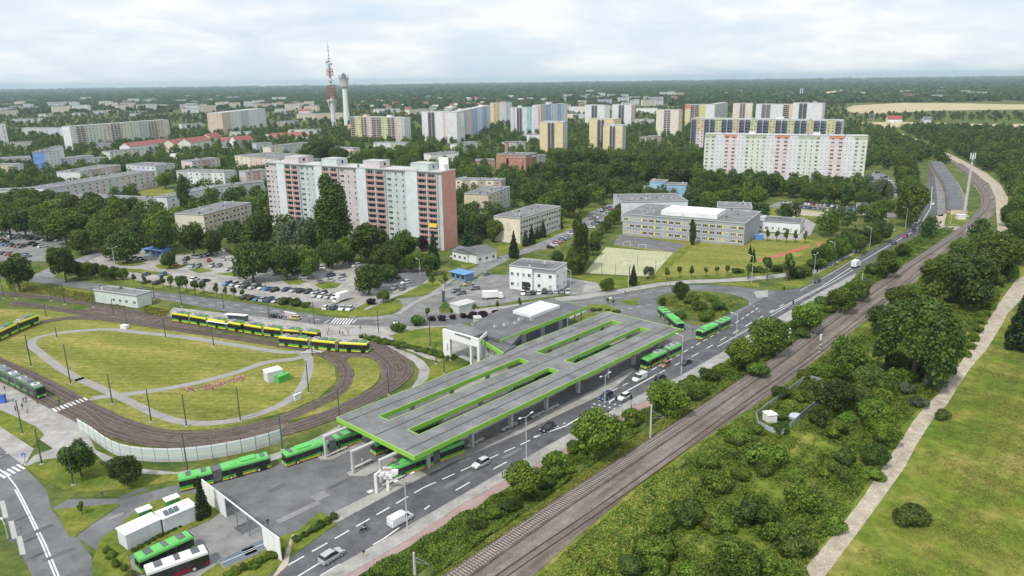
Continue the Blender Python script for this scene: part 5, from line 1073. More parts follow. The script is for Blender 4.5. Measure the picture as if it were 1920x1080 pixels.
t = thing('skylight_frame', 'glass cold frame left of the bus yard hedge, upper one', 'cold frame', G(462, 1047), R(40)); q = MB(); q.box(0, 5, 0, 2.6, .14, .5, metal_l, top=glassb); q.build('frame', t); q = MB(); q.box(0, 5, 1.25, 1.35, .503, .56, white); q.build('bar', t)

# ------------------------------------------------------------------ vehicles
def loft(st, mbody, mglass):
    # st: (x, half width at belt, belt z, top z, half width at top); top above belt makes a glazed cabin
    body = MB(); gl = MB(); rows = []
    for x, w, zb, zt, wt in st: rows.append([(x, -w*.94, .24), (x, -w, .55), (x, -w*.98, zb), (x, -wt, zt), (x, wt, zt), (x, w*.98, zb), (x, w, .55), (x, w*.94, .24)])
    for i in range(len(rows)-1):
        a, b = rows[i], rows[i+1]; ca = st[i][3]-st[i][2] > .12; cb = st[i+1][3]-st[i+1][2] > .12
        for k in range(7):
            f = [a[k], b[k], b[k+1], a[k+1]]
            if k in (2, 4) and (ca or cb): gl.face(f, mglass) if (ca and cb) else gl.face(f, mglass)
            elif k == 3 and (ca != cb): gl.face(f, mglass)
            else: body.face(f, mbody)
        body.face([a[7], b[7], b[0], a[0]], mbody)
    body.face(rows[0][::-1], mbody); body.face(rows[-1], mbody)
    return body, gl
SHAPES = {
 'hatch': [(-2.05, .78, .62, .64, .70), (-1.95, .86, .92, 1.0, .74), (-1.75, .88, .95, 1.40, .62), (-.9, .88, .94, 1.50, .62), (.2, .88, .94, 1.45, .62), (.95, .87, .93, .97, .74), (1.75, .84, .80, .84, .70), (2.08, .76, .58, .60, .64)],
 'sedan': [(-2.3, .78, .66, .68, .70), (-2.2, .86, .92, .96, .74), (-1.55, .89, .95, 1.0, .72), (-.95, .89, .95, 1.40, .62), (.2, .89, .94, 1.42, .62), (1.0, .88, .92, .96, .74), (1.95, .85, .78, .82, .70), (2.3, .76, .58, .60, .64)],
 'suv': [(-2.2, .82, .70, .72, .74), (-2.1, .90, 1.05, 1.12, .78), (-1.85, .92, 1.08, 1.60, .68), (-.5, .92, 1.06, 1.68, .68), (.35, .92, 1.05, 1.62, .68), (1.05, .91, 1.04, 1.08, .78), (1.95, .88, .92, .96, .74), (2.25, .80, .65, .68, .70)],
 'van': [(-2.45, .90, .9, .92, .84), (-2.4, .96, 1.3, 1.34, .9), (-2.38, .96, 1.84, 1.88, .84), (.45, .96, 1.84, 1.90, .84), (.5, .96, 1.15, 1.88, .82), (1.0, .95, 1.12, 1.80, .80), (1.65, .93, 1.08, 1.12, .82), (2.3, .88, .86, .90, .76), (2.5, .80, .6, .62, .70)],
}
def wheel_mesh(r=.33, w=.22):
    key = ('wheel', r, w)
    if key not in WM:
        q = MB(); q.cyl((0, 0), r, -w/2, w/2, black, 12, axis='y'); q.cyl((0, 0), r*.6, -w/2-.015, w/2+.015, metal_l, 10, axis='y'); WM[key] = q.mesh('wheel')
    return WM[key]
def smoothmesh(mb, name):
    me = mb.mesh(name); bm = bmesh.new(); bm.from_mesh(me); bmesh.ops.remove_doubles(bm, verts=bm.verts, dist=.001); bmesh.ops.recalc_face_normals(bm, faces=bm.faces); bm.to_mesh(me); bm.free()
    return me
def car_detailed(label, px, heading, shape, col, cat='car', name='car', group=None, z=.04):
    t = thing(name, label, cat, G(*px)+Vector((0, 0, z)), heading, group)
    b, g = loft(SHAPES[shape], col, glassm); bo = link('body', smoothmesh(b, 'body'), t); link('windows', smoothmesh(g, 'windows'), t)
    x1 = SHAPES[shape][-1][0]; x0 = SHAPES[shape][0][0]
    for x in (x0+.75, x1-.8):
        for y in (-.80, .80): link('wheel', wheel_mesh(), t, (x, y, .33))
    for y in (-.6, .6):
        q = MB(); q.box(x1-.12, x1+.03, y-.16, y+.16, .56, .72, winw); q.build('headlight', t)
        q = MB(); q.box(x0-.02, x0+.1, y-.14, y+.14, .62, .84, p_red); q.build('tail_light', t)
    return t
def simple_car(shape):
    key = ('car', shape)
    if key in WM: return WM[key]
    b, g = loft(SHAPES[shape], CARM, glassm); 
    for f, m in zip(g.f, g.m): i = len(b.v); b.v += [g.v[k] for k in f]; b.f.append(tuple(range(i, i+4))); b.m.append(b.mi(glassm))
    x1 = SHAPES[shape][-1][0]; x0 = SHAPES[shape][0][0]
    for x in (x0+.75, x1-.8):
        for y in (-.80, .80): b.cyl((x, .33), .33, y-.12, y+.12, black, 8, axis='y')
    WM[key] = smoothmesh(b, 'car'); return WM[key]
def paintc(name, rgb, rough=.35): return mat('car_'+name, rgb, rough, coat=.6, spec=.5)
CARC = [('white', (.72, .72, .72), 22), ('silver', (.42, .43, .45), 22), ('grey', (.17, .18, .19), 16), ('black', (.022, .022, .026), 20), ('dark blue', (.03, .05, .12), 8), ('red', (.32, .03, .03), 6), ('blue', (.07, .17, .38), 5), ('green', (.10, .16, .10), 2), ('beige', (.42, .37, .27), 3)]
CARL = [(n, paintc(n.replace(' ', '_'), c)) for n, c, k in CARC for _ in range(k)]
CARM = CARL[0][1]
ra = ang
rev = ang+math.pi
car_detailed('silver grey car with roof glass driving at the bottom of the main road', (622, 1048), ra+R(4), 'suv', paintc('silver', (.42, .43, .45)))
car_detailed('large white delivery van driving up the main road', (751, 979), ra, 'van', paintc('white', (.72, .72, .72)), 'van', 'van')
car_detailed('silver white hatchback coming down the main road, nearest oncoming car', (902, 873), rev, 'hatch', paintc('pearl', (.62, .62, .61)))
car_detailed('black car coming down the middle of the main road beside the canopy', (1027, 806), rev, 'hatch', paintc('black', (.022, .022, .026)))
car_detailed('dark blue minivan stopped at the crossing in the bus lane side', (1136, 747), rev, 'suv', paintc('dark_blue', (.03, .05, .12)))
car_detailed('white car waiting at the crossing beside the pavement', (1170, 748), rev, 'hatch', paintc('white', (.72, .72, .72)))
car_detailed('small white panel van above the crossing', (1199, 712), rev, 'van', paintc('white', (.72, .72, .72)), 'van', 'van')
car_detailed('copper brown hatchback beside the hybrid bus', (1247, 687), rev, 'hatch', paintc('copper', (.30, .14, .09)))
car_detailed('black sedan on the outer lane right of the copper car', (1287, 682), ra, 'sedan', paintc('black', (.022, .022, .026)))
car_detailed('black car half hidden behind the bright green tree by the road', (1238, 711), ra, 'hatch', paintc('black', (.022, .022, .026)))
car_detailed('dark car on the main road by the side junction', (1532, 529), rev, 'sedan', paintc('black', (.022, .022, .026)))
car_detailed('dark blue car on the main road above the truck', (1676, 458), ra, 'hatch', paintc('dark_blue', (.03, .05, .12)))
car_detailed('red car on the upper main road', (1697, 445), rev, 'hatch', paintc('red', (.32, .03, .03)))
car_detailed('black car on the upper main road just above the red one', (1713, 434), rev, 'hatch', paintc('black', (.022, .022, .026)))
car_detailed('silver car on the upper main road, right of two close cars', (1723, 428), rev, 'hatch', paintc('silver', (.42, .43, .45)))
car_detailed('white van on the upper main road at the level crossing', (1718, 419), rev, 'van', paintc('white', (.72, .72, .72)), 'van', 'van')
car_detailed('white car far up the main road beside the poplars', (1750, 384), rev, 'hatch', paintc('white', (.72, .72, .72)))
car_detailed('dark car on the north street right of the tram shelter', (517, 595), R(-12), 'sedan', paintc('black', (.022, .022, .026)))
car_detailed('pale yellow taxi on the north street', (552, 599), R(170), 'hatch', paintc('taxi', (.58, .50, .16)))
car_detailed('dark car leaving the pale green control building', (265, 546), R(-12), 'hatch', paintc('black', (.022, .022, .026)))
car_detailed('dark car driving on the access street beside the blue kiosk', (912, 516), R(60), 'hatch', paintc('grey', (.17, .18, .19)))
# trucks
def truck(label, px, heading, L_=5.2, h_=3.1, w_=2.2, col=None):
    t = thing('box_truck', label, 'truck', G(*px)+Vector((0, 0, .04)), heading); q = MB(); q.box(-L_/2, L_/2-1.6, -w_/2, w_/2, .75, h_, white); q.build('box', t)
    q = MB(); q.prism([(0, 0)]*0 or [(L_/2-1.55, -w_/2), (L_/2+.35, -w_/2*.95), (L_/2+.35, w_/2*.95), (L_/2-1.55, w_/2)], .45, 1.25, white); q.prism([(L_/2-1.55, -w_/2*.95), (L_/2+.0, -w_/2*.85), (L_/2+.0, w_/2*.85), (L_/2-1.55, w_/2*.95)], 1.253, 2.2, white); q.build('cab', t)
    q = MB(); q.box(L_/2+.003, L_/2+.03, -w_/2*.8, w_/2*.8, 1.35, 2.05, glassm); q.build('windscreen', t)
    q = MB(); q.box(-L_/2, L_/2+.2, -.5, .5, .4, .745, black) ; q.build('chassis', t)
    for x in (-L_/2+1.1, L_/2-.5):
        for y in (-w_/2+.2, w_/2-.2): link('wheel', wheel_mesh(.42, .3), t, (x, y, .42))
truck('white box truck driving on the main road beside the bushes', (1604, 501), ra, 5.6, 3.1)
truck('white box truck parked among cars in the lower car park', (640, 565), R(235), 6.4, 3.4)
truck('white trailer truck with a blue cab on the dealer yard', (923, 560), R(8), 7.5, 3.0)
# buses and trams
b_green = mat('bus_green', (.075, .40, .045), .4, coat=.4, spec=.5); b_roof = mat('bus_roof_green', (.13, .50, .12), .5, spec=.4); b_yel = mat('bus_yellow', (.62, .50, .03), .4, coat=.4)
b_dark = mat('bus_glass', (.014, .017, .018), .12, spec=.7); bell = mat('bellows', (.13, .13, .135), .85, col2=(.20, .20, .21), scale=1.2); t_yel = mat('tram_yellow', (.66, .62, .03), .4, coat=.4); t_red = mat('tram_skirt', (.52, .22, .03), .5); b_dkg = mat('tram_dark_green', (.03, .11, .03), .4, coat=.4); wine = mat('wine_red', (.22, .02, .04), .4)
def rigid(L_, W, H, scheme, parent, x0, front=False, rear=False, roofpods=()):
    """one stiff section of a bus or tram, its rear end at x0"""
    y = W/2; lo = .28
    cols = {'bus': (b_roof, b_dark, b_green, b_yel), 'white': (white, b_dark, wine, wine), 'tram': (t_yel, b_dark, b_green, t_yel), 'tramdark': (b_dkg, b_dark, b_green, b_dkg)}[scheme]
    bs = MB(); c = .22
    bs.prism([(x0, -y), (x0+L_, -y+(.25 if front else 0)), (x0+L_, y-(.25 if front else 0)), (x0, y)], lo+.35, 1.12, cols[2]); bs.prism([(x0, -y+.004), (x0+L_, -y+.004+(.25 if front else 0)), (x0+L_, y-.004-(.25 if front else 0)), (x0, y-.004)], lo, lo+.349, cols[3])
    top = H; 
    r0 = [(x0, -y), (x0+L_, -y), (x0+L_, y), (x0, y)]; i = len(bs.v)
    # roof shoulder: vertical band then chamfer
    zb = 2.35 if 'tram' not in scheme else 2.55
    fx = x0+L_-(.18 if front else 0)
    pts = [(x0, -y, zb), (fx, -y, zb), (fx, y, zb), (x0, y, zb), (x0, -y, top-.3), (fx, -y, top-.3), (fx, y, top-.3), (x0, y, top-.3), (x0+.06, -y+c, top), (fx-.2, -y+c, top), (fx-.2, y-c, top), (x0+.06, y-c, top)]
    bs.v += pts; k = bs.mi(cols[0])
    for a in ((0, 1, 5, 4), (1, 2, 6, 5), (2, 3, 7, 6), (3, 0, 4, 7), (4, 5, 9, 8), (5, 6, 10, 9), (6, 7, 11, 10), (7, 4, 8, 11), (8, 9, 10, 11), (3, 2, 1, 0)): bs.f.append(tuple(i+j for j in a)); bs.m.append(k)
    if 'tram' in scheme: bs.m[-2] = bs.mi(steel)
    bo = bs.build('body', parent)
    g = MB(); g.prism([(x0+.01, -y+.03), (fx-.02, -y+.03), (x0+L_-.02, -y+.3), (x0+L_-.02, y-.3), (fx-.02, y-.03), (x0+.01, y-.03)], 1.123, zb-.003, b_dark); g.build('window_band', bo)
    g = MB()
    for k in range(1, int(L_/1.5)): xx = x0+k*1.5; g.box(xx-.04, xx+.04, -y+.012, y-.012, 1.2, zb-.06, steeld, skip='tb')
    g.build('window_pillars', bo)['kind'] = 'stuff'
    nd = max(1, int(L_/4.2))
    for k in range(nd):
        xd = x0+L_*(k+.5)/nd+(.8 if front else 0)
        if xd > x0+L_-1.4: xd = x0+L_-1.5
        for s in (-1, 1):
            if s == 1 and 'tram' not in scheme: continue
            d_ = MB(); yy = s*(y+.005); d_.box(xd-.65, xd+.65, min(yy, yy+s*.02), max(yy, yy+s*.02), .35, zb-.1, b_dark); d_.build('door', bo)
    if 'tram' not in scheme:
        for x in ((x0+1.6, x0+L_-2.6) if L_ > 8 else (x0+L_*.45,)):
            for s in (-1, 1): link('wheel', wheel_mesh(.48, .28), parent, (x, s*(y-.15), .48))
    else:
        for x in (x0+L_*.3, x0+L_*.7):
            d_ = MB(); d_.box(x-.9, x+.9, -.85, .85, .02, lo-.004, black); d_.build('bogie', parent)
    for k, (fx_, w_, hh, m) in enumerate(roofpods):
        p = MB(); p.box(x0+L_*fx_-w_/2, x0+L_*fx_+w_/2, -y*.68, y*.68, top+.003, top+hh, m)
        if hh > .35: p.box(x0+L_*fx_-w_*.3, x0+L_*fx_+w_*.3, -y*.4, y*.4, top+hh+.003, top+hh+.06, roofdark)
        p.build('roof_unit', bo)
    if front:
        q = MB(); q.box(x0+L_-.015, x0+L_+.01, -y+.35, y-.35, 2.4, 2.7, b_dark); q.build('destination_display', bo)
        for s in (-.8, .8): q = MB(); q.box(x0+L_-.02, x0+L_+.03, s-.18, s+.18, .55, .8, winw); q.build('headlight', bo)
def bus(label, rear, front, scheme='bus', bend=None, pods=None, single=False, L_=None, name='bus', H=3.05):
    a, b = G(*rear), G(*front); 
    if single:
        d_ = (b-a); t = thing(name, label, 'bus', b+Vector((0, 0, .04)), math.atan2(d_.y, d_.x)); rigid(L_ or 12, 2.55, H, scheme, t, -(L_ or 12), True, True, pods or [(.2, 1.2, .12, roofdark), (.5, .8, .14, roofdark), (.8, 1.2, .12, roofdark)]); return t
    m = G(*bend) if bend else a+(b-a)*.42
    d_ = b-m; t = thing(name, label, 'bus', b+Vector((0, 0, .04)), math.atan2(d_.y, d_.x)); Lf, Lr, Lb = 9.8, 6.3, 1.7
    pd = pods or ([(.25, 1.0, .12, b_roof), (.55, 3.0, .30, b_roof), (.85, .9, .12, roofdark)], [(.3, .9, .12, roofdark), (.75, .9, .12, roofdark)])
    rigid(Lf, 2.55, H, scheme, t, -Lf, True, False, pd[0])
    d2 = m-a; rel = math.atan2(d2.y, d2.x)-math.atan2(d_.y, d_.x); j = link('rear_section', None, t, (-Lf-Lb, 0, 0), rel)
    rigid(Lr, 2.55, H, scheme, j, -Lr, False, True, pd[1])
    q = MB()
    for k in range(8): q.box(-Lf-Lb+k*Lb/8, -Lf-Lb+(k+.55)*Lb/8, -1.2, 1.2, .35, H-.08, bell); q.box(-Lf-Lb+(k+.55)*Lb/8, -Lf-Lb+(k+1)*Lb/8, -1.12, 1.12, .4, H-.16, bell)
    q.build('bellows', t); return t
bus('articulated green and yellow bus driving off behind the white screen wall', (346, 915), (507, 874), bend=(430, 895))
bus('articulated green and yellow bus facing the yard at the left end of the canopy', (665, 829), (533, 874))
bus('dark fronted green bus in the shade under the canopy, only its nose showing', (790, 818), (700, 853))
bus('articulated green bus at the right platform under the canopy corner', (862, 848), (732, 899))
bus('articulated hybrid bus with white roof packs leaving the far end of the canopy', (1270, 661), (1206, 692), pods=([(.3, 2.6, .42, metal_l), (.75, 1.0, .12, b_green)], [(.35, 2.6, .45, metal_l), (.8, 1.6, .40, metal_l)]))
bus('articulated green bus with yellow sides waiting on the main road at the roundabout island', (1363, 611), (1310, 637))
bus('articulated green bus turning out of the roundabout into the station', (1238, 590), (1276, 622))
bus('single green bus parked in the yard beside the white bus', (282, 1063), (362, 1026), single=True, L_=9.2)
bus('white bus with dark red sides parked at the bottom edge of the yard', (305, 1086), (392, 1054), single=True, L_=9.6, scheme='white')
for i, (p, hh) in enumerate((((960, 757), 0), ((1080, 700), 0))):
    bus(['green bus glimpsed in the near canopy opening', 'green bus glimpsed in the far canopy opening'][i], (p[0]+60, p[1]-30), p)
def tram(label, pts, group=None, dark=False):
    W_ = [G(*p) for p in pts]; b = W_[-1]; d_ = W_[-1]-W_[-2]; a0 = math.atan2(d_.y, d_.x); t = thing('tram', label, 'tram', b+Vector((0, 0, .3)), a0, group)
    pods = [(.2, 1.6, .38, metal_l), (.5, 1.8, .42, steel), (.8, 1.6, .38, white if dark else b_green)]
    inv = Matrix.Rotation(-a0, 3, 'Z')
    n = len(W_)-1
    for k in range(n):
        p, q_ = W_[k], W_[k+1]; dd = q_-p; L_ = dd.length-.8; loc = inv @ (q_-b); rel = math.atan2(dd.y, dd.x)-a0
        j = link('section', None, t, (loc.x, loc.y, 0), rel)
        rigid(L_, 2.4, 3.2, 'tramdark' if dark else 'tram', j, -L_-(.4 if k < n-1 else 0), k == n-1, k == 0, pods)
        if k < n-1:
            q = MB(); q.box(-.45, .5, -1.1, 1.1, .5, 3.05, bell); q.build('bellows', j)
    return t
GT = 'green and yellow trams at the loop'
tram('green and yellow tram at the left half of the long platform', [(327, 602), (361, 607), (395, 613), (430, 619), (458, 624)], GT)
tram('green and yellow tram at the right half of the long platform', [(462, 624), (498, 630), (533, 634), (568, 637), (600, 641)], GT)
tram('green and yellow tram turning before the zebra crossing at the loop', [(526, 648), (584, 654), (635, 659), (692, 662)], GT)
tram('green and yellow tram cut by the left picture edge on the loop', [(-50, 655), (-5, 640), (30, 623), (70, 607)], GT)
tram('dark green tram with white roof units stopped at the left platform', [(-75, 672), (-35, 691), (0, 707), (38, 727), (80, 749)], 'dark green trams', dark=True)
# motorcycle
g = G(683, 996)

# ------------------------------------------------------------------ parked cars
ci = {}
def row(px0, px1, n, desc, heading=None, group='cars', rnd_gap=.0, force=None):
    a, b = G(*px0), G(*px1); dd = b-a; base = math.atan2(dd.y, dd.x)+math.pi/2 if heading is None else heading
    for i in range(n):
        if rnd.random() < rnd_gap: continue
        p = a+dd*(i/(max(1, n-1))); cn_, m = rnd.choice(CARL); 
        if force and i in force: cn_ = force[i]; m = MATS['car_'+cn_.replace(' ', '_')]
        o = link('parked_car', simple_car(rnd.choice(['hatch', 'hatch', 'sedan', 'suv'])), None, p+Vector((rnd.uniform(-.15, .15), rnd.uniform(-.3, .3), .03)), base+rnd.choice([0, math.pi])+rnd.uniform(-.04, .04))
        o.material_slots[0].link = 'OBJECT'; o.material_slots[0].material = m
        tag(o, f'{cn_} car, {ordn(i)} from left, {desc}', 'car', 'cars parked '+group)
ROWS = [
 ((5, 425), (55, 430), 6, 'the top row of the far left lot'), ((62, 432), (118, 440), 6, 'the top right row of the far left lot'), ((0, 441), (55, 447), 8, 'the second row of the far left lot'), ((60, 449), (108, 452), 5, 'the second right row of the far left lot'),
 ((2, 459), (40, 464), 6, 'the row right under the red car of the far left lot'), ((2, 476), (52, 482), 8, 'the bottom row of the far left lot'), ((58, 459), (80, 464), 3, 'the short middle row of the far left lot'), ((0, 453), (10, 455), 2, 'the left edge of the far left lot'),
 ((240, 486), (268, 490), 4, 'the small group left of the round tree'), ((330, 498), (348, 496), 2, 'the pair under the round tree'), ((350, 488), (362, 488), 1, 'the space right of the round tree'), ((368, 484), (425, 470), 7, 'the top row of the upper car park'),
 ((360, 501), (410, 500), 5, 'the second row of the upper car park'), ((392, 490), (432, 487), 4, 'the third short row of the upper car park'), ((430, 507), (452, 511), 3, 'the row under the big tree of the upper car park'), ((275, 516), (305, 517), 2, 'the pair in the lower left car park'),
 ((275, 531), (295, 533), 2, 'the pair behind the young trees'), ((340, 523), (365, 526), 3, 'the middle strip of the lower car park'), ((385, 529), (400, 531), 1, 'the single spot beside the hedge'), ((428, 534), (475, 541), 5, 'the row before the street lamp'),
 ((460, 560), (530, 568), 7, 'the front row left of the young trees'), ((482, 539), (515, 546), 4, 'the row beside the red cars'), ((538, 545), (605, 552), 6, 'the long row in the middle of the lower car park'), ((592, 556), (628, 560), 4, 'the row left of the white truck'),
 ((612, 579), (656, 581), 4, 'the bottom row at the poster stand'), ((500, 510), (520, 515), 2, 'the pair under the dark crowns'), ((540, 518), (580, 506), 5, 'the shaded row under the dark crowns'), ((585, 508), (612, 502), 4, 'the shaded upper right row'),
 ((600, 530), (640, 525), 3, 'the island group by the lone lamp'), ((622, 518), (640, 520), 2, 'the pair left of the lone tree'), ((570, 522), (572, 525), 1, 'the spot beside the small lawn'), ((620, 493), (655, 491), 4, 'the row behind the two armed lamp'), ((668, 500), (700, 508), 3, 'the upper row behind the lone tree'),
 ((725, 517), (752, 500), 5, 'the slanted row on the dark asphalt'), ((728, 524), (745, 521), 2, 'the second slanted row on the dark asphalt'), ((760, 532), (766, 534), 1, 'the single spot on the dark asphalt'), ((740, 542), (755, 543), 2, 'the lowest pair on the dark asphalt'), ((700, 520), (706, 526), 2, 'the pair in the shade of the lone tree'),
 ((878, 535), (890, 543), 3, 'the left side of the dealer yard'), ((980, 552), (1010, 551), 4, 'the hedge row of the dealer yard'), ((1020, 549), (1065, 550), 5, 'the right hedge row of the dealer yard'), ((1075, 546), (1085, 548), 1, 'the right end of the dealer yard'), ((855, 548), (865, 552), 2, 'the totem side of the dealer yard'),
 ((1033, 465), (1075, 437), 9, 'the row beside the long beige block'), ((1108, 428), (1118, 418), 4, 'the row left of the trimmed trees'), ((1112, 412), (1135, 398), 7, 'the car park left of the school'), ((1125, 395), (1160, 390), 6, 'the upper car park left of the school'),
 ((1470, 381), (1560, 387), 14, 'the row under the trees before the pastel slab'), ((1565, 390), (1640, 397), 11, 'the right row under the trees before the pastel slab'), ((1475, 388), (1600, 399), 15, 'the second row before the pastel slab'),
 ((1630, 330), (1650, 360), 8, 'the yard right of the pastel slab'), ((1655, 335), (1680, 362), 7, 'the second row of the yard right of the pastel slab'), ((1645, 325), (1670, 340), 6, 'the rear of the yard right of the pastel slab'),
 ((200, 368), (245, 364), 5, 'the row before the very long grey block'), ((850, 482), (900, 486), 3, 'the front of the two white shops'), ((1600, 375), (1612, 378), 2, 'the kerb by the small cabin'), ((1825, 306), (1838, 312), 2, 'the side of the pale dirt road'),
]
for r_ in ROWS: row(r_[0], r_[1], r_[2], r_[3], group='in '+r_[3], rnd_gap=.06)

# ------------------------------------------------------------------ people
def person_mesh(pose, shirt, trousers):
    key = ('person', pose, shirt.name, trousers.name)
    if key in WM: return WM[key]
    s = {'stand': .08, 'walk': .32, 'ride': .1}[pose]
    V = [(0, 0, .95), (0, 0, 1.15), (0, .0, 1.40), (0, .01, 1.52), (0, .02, 1.62), (0, .02, 1.74),
         (-.09, 0, .90), (-.10, s*.6, .50), (-.10, s*.5-.02, .08), (-.10, s*.5+.14, .03), (.09, 0, .90), (.10, -s*.4, .50), (.10, -s-.03, .10), (.10, -s+.12, .03),
         (-.19, 0, 1.40), (-.25, -s*.4, 1.12), (-.25, -s*.4+.10, .86), (-.25, -s*.4+.14, .76), (.19, 0, 1.40), (.25, s*.3, 1.12), (.25, s*.5+.08, .88), (.25, s*.5+.13, .78)]
    E_ = [(0, 1), (1, 2), (2, 3), (3, 4), (4, 5), (0, 6), (6, 7), (7, 8), (8, 9), (0, 10), (10, 11), (11, 12), (12, 13), (2, 14), (14, 15), (15, 16), (16, 17), (2, 18), (18, 19), (19, 20), (20, 21)]
    rad = [.13, .12, .14, .055, .095, .085, .095, .065, .045, .04, .095, .065, .045, .04, .07, .048, .038, .035, .07, .048, .038, .035]
    me = bpy.data.meshes.new('person'); me.from_pydata(V, E_, []); o = bpy.data.objects.new('p', me); COL.objects.link(o)
    md = o.modifiers.new('s', 'SKIN'); sv = me.skin_vertices[0].data
    for i, r_ in enumerate(rad): sv[i].radius = (r_, r_*.85)
    sv[0].use_root = True; o.modifiers.new('u', 'SUBSURF').levels = 1
    bpy.context.view_layer.update()
    m2 = bpy.data.meshes.new_from_object(o.evaluated_get(bpy.context.evaluated_depsgraph_get())); bpy.data.objects.remove(o)
    ms = [skin, shirt, trousers, hair, black]; m2.materials.clear()
    for m in ms: m2.materials.append(m)
    for p in m2.polygons:
        c = p.center; p.use_smooth = True
        if c.z > 1.66 or (c.z > 1.56 and c.y < -.02): k = 3
        elif c.z > 1.47: k = 0
        elif abs(c.x) > .215 and c.z < 1.0: k = 0
        elif c.z > .95 or abs(c.x) > .215: k = 1
        elif c.z > .12: k = 2
        else: k = 4
        p.material_index = k
    WM[key] = m2; return m2
sh = {'black': C('cloth_black', (.02, .02, .024)), 'white': C('cloth_white', (.62, .62, .60)), 'red': C('cloth_red', (.36, .05, .05)), 'blue': C('cloth_blue', (.06, .10, .25)), 'grey': C('cloth_grey', (.17, .17, .18)), 'beige': C('cloth_beige', (.45, .38, .28))}
PEOPLE = [((683, 1046), 'walk', 'black', 'beige', 'person in a dark top and shorts walking on the pavement at the bottom'), ((503, 988), 'stand', 'black', 'black', 'person in black standing behind the white screen panel'), ((193, 935), 'walk', 'blue', 'black', 'person in dark clothes crossing the bus exit lane'),
 ((10, 735), 'stand', 'black', 'grey', 'person in dark clothes nearest the stopped tram at the left'), ((25, 754), 'stand', 'white', 'grey', 'person in a white top at the left platform'), ((45, 757), 'walk', 'black', 'black', 'person in black, left one of a pair before the tram'), ((50, 755), 'walk', 'blue', 'black', 'person in blue, right one of a pair before the tram'),
 ((72, 763), 'stand', 'red', 'beige', 'person in a reddish top by the tram front'), ((43, 769), 'stand', 'black', 'grey', 'person in black right of the mast on the left platform'), ((30, 772), 'stand', 'grey', 'black', 'person in grey left of the mast on the left platform'), ((52, 775), 'walk', 'white', 'blue', 'person with white bag walking on the left platform'), ((52, 782), 'walk', 'red', 'white', 'person in red and white walking off the left platform'),
 ((112, 760), 'walk', 'black', 'black', 'person in black stepping onto the track crossing'), ((617, 622), 'stand', 'black', 'black', 'person in black on the square above the tram, leftmost'), ((615, 630), 'stand', 'grey', 'black', 'person in grey by the tram roof, left side'), ((637, 629), 'stand', 'black', 'black', 'person in black in the group above the tram'), ((643, 631), 'walk', 'black', 'grey', 'person in dark clothes right in the group above the tram'),
 ((653, 629), 'stand', 'grey', 'blue', 'person in grey right of the group above the tram'), ((676, 619), 'stand', 'blue', 'black', 'person in blue at the edge of the square'), ((683, 635), 'walk', 'white', 'beige', 'person in white walking along the hedge'), ((784, 643), 'walk', 'beige', 'grey', 'person in beige on the path to the portal'), ((580, 607), 'stand', 'red', 'black', 'person in red at the kerb beside the taxi'),
 ((1140, 780), 'stand', 'black', 'black', 'person in black waiting at the crossing, left'), ((1183, 771), 'walk', 'black', 'grey', 'person in dark clothes walking at the crossing, right'), ((942, 897), 'stand', 'black', 'blue', 'person in dark clothes beside the big yellowish bush'), ((1172, 553), 'walk', 'black', 'black', 'person in black on the pavement above the roundabout'), ((1257, 540), 'walk', 'black', 'grey', 'person in dark clothes by the bush of the roundabout'),
 ((1298, 625), 'stand', 'black', 'grey', 'person in dark clothes behind the two buses at the island'), ((1480, 527), 'walk', 'black', 'black', 'person in black crossing at the side junction'), ((1656, 446), 'walk', 'red', 'black', 'person in red on the verge path of the upper road'), ((1611, 475), 'walk', 'black', 'blue', 'person in dark clothes on the upper pavement'),
 ((637, 846), 'stand', 'black', 'black', 'person in black on the near platform below the canopy corner'), ((680, 872), 'stand', 'white', 'beige', 'person in white beside the bench at the gantry'), ((910, 826), 'stand', 'red', 'black', 'person in red standing under the canopy edge, left'), ((974, 796), 'stand', 'black', 'black', 'person in black under the canopy edge, middle'), ((1000, 783), 'stand', 'red', 'blue', 'person in red under the canopy edge, right'),
 ((1104, 640), 'stand', 'black', 'black', 'person in black under the hall roof')]
def on(px, z=.15): return G(*px)+Vector((0, 0, z))
for p, pose, a, b, lab in PEOPLE:
    o = link('person', person_mesh(pose, sh[a], sh[b]), None, on(p), rnd.uniform(0, 6.28)); tag(o, lab, 'person')
mg = thing('motorcycle', 'black and chrome motorcycle ridden on the main road near its lower end', 'motorcycle', G(683, 997)+Vector((0, 0, .04)), ra)
for x in (-.7, .75): link('wheel', wheel_mesh(.33, .14), mg, (x, 0, .33))
q = MB(); q.prism([(-.9, -.12), (.55, -.16), (.55, .16), (-.9, .12)], .5, .82, black); q.prism([(-.1, -.2), (.5, -.2), (.5, .2), (-.1, .2)], .823, 1.02, metal_l); q.box(-.4, .4, -.2, .2, .3, .498, steel); q.build('body', mg)
q = MB(); q.bar((.75, 0, .4), (.5, 0, 1.05), .04, metal_l); q.bar((.48, -.38, 1.1), (.48, .38, 1.1), .03, black); q.build('handlebar', mg)
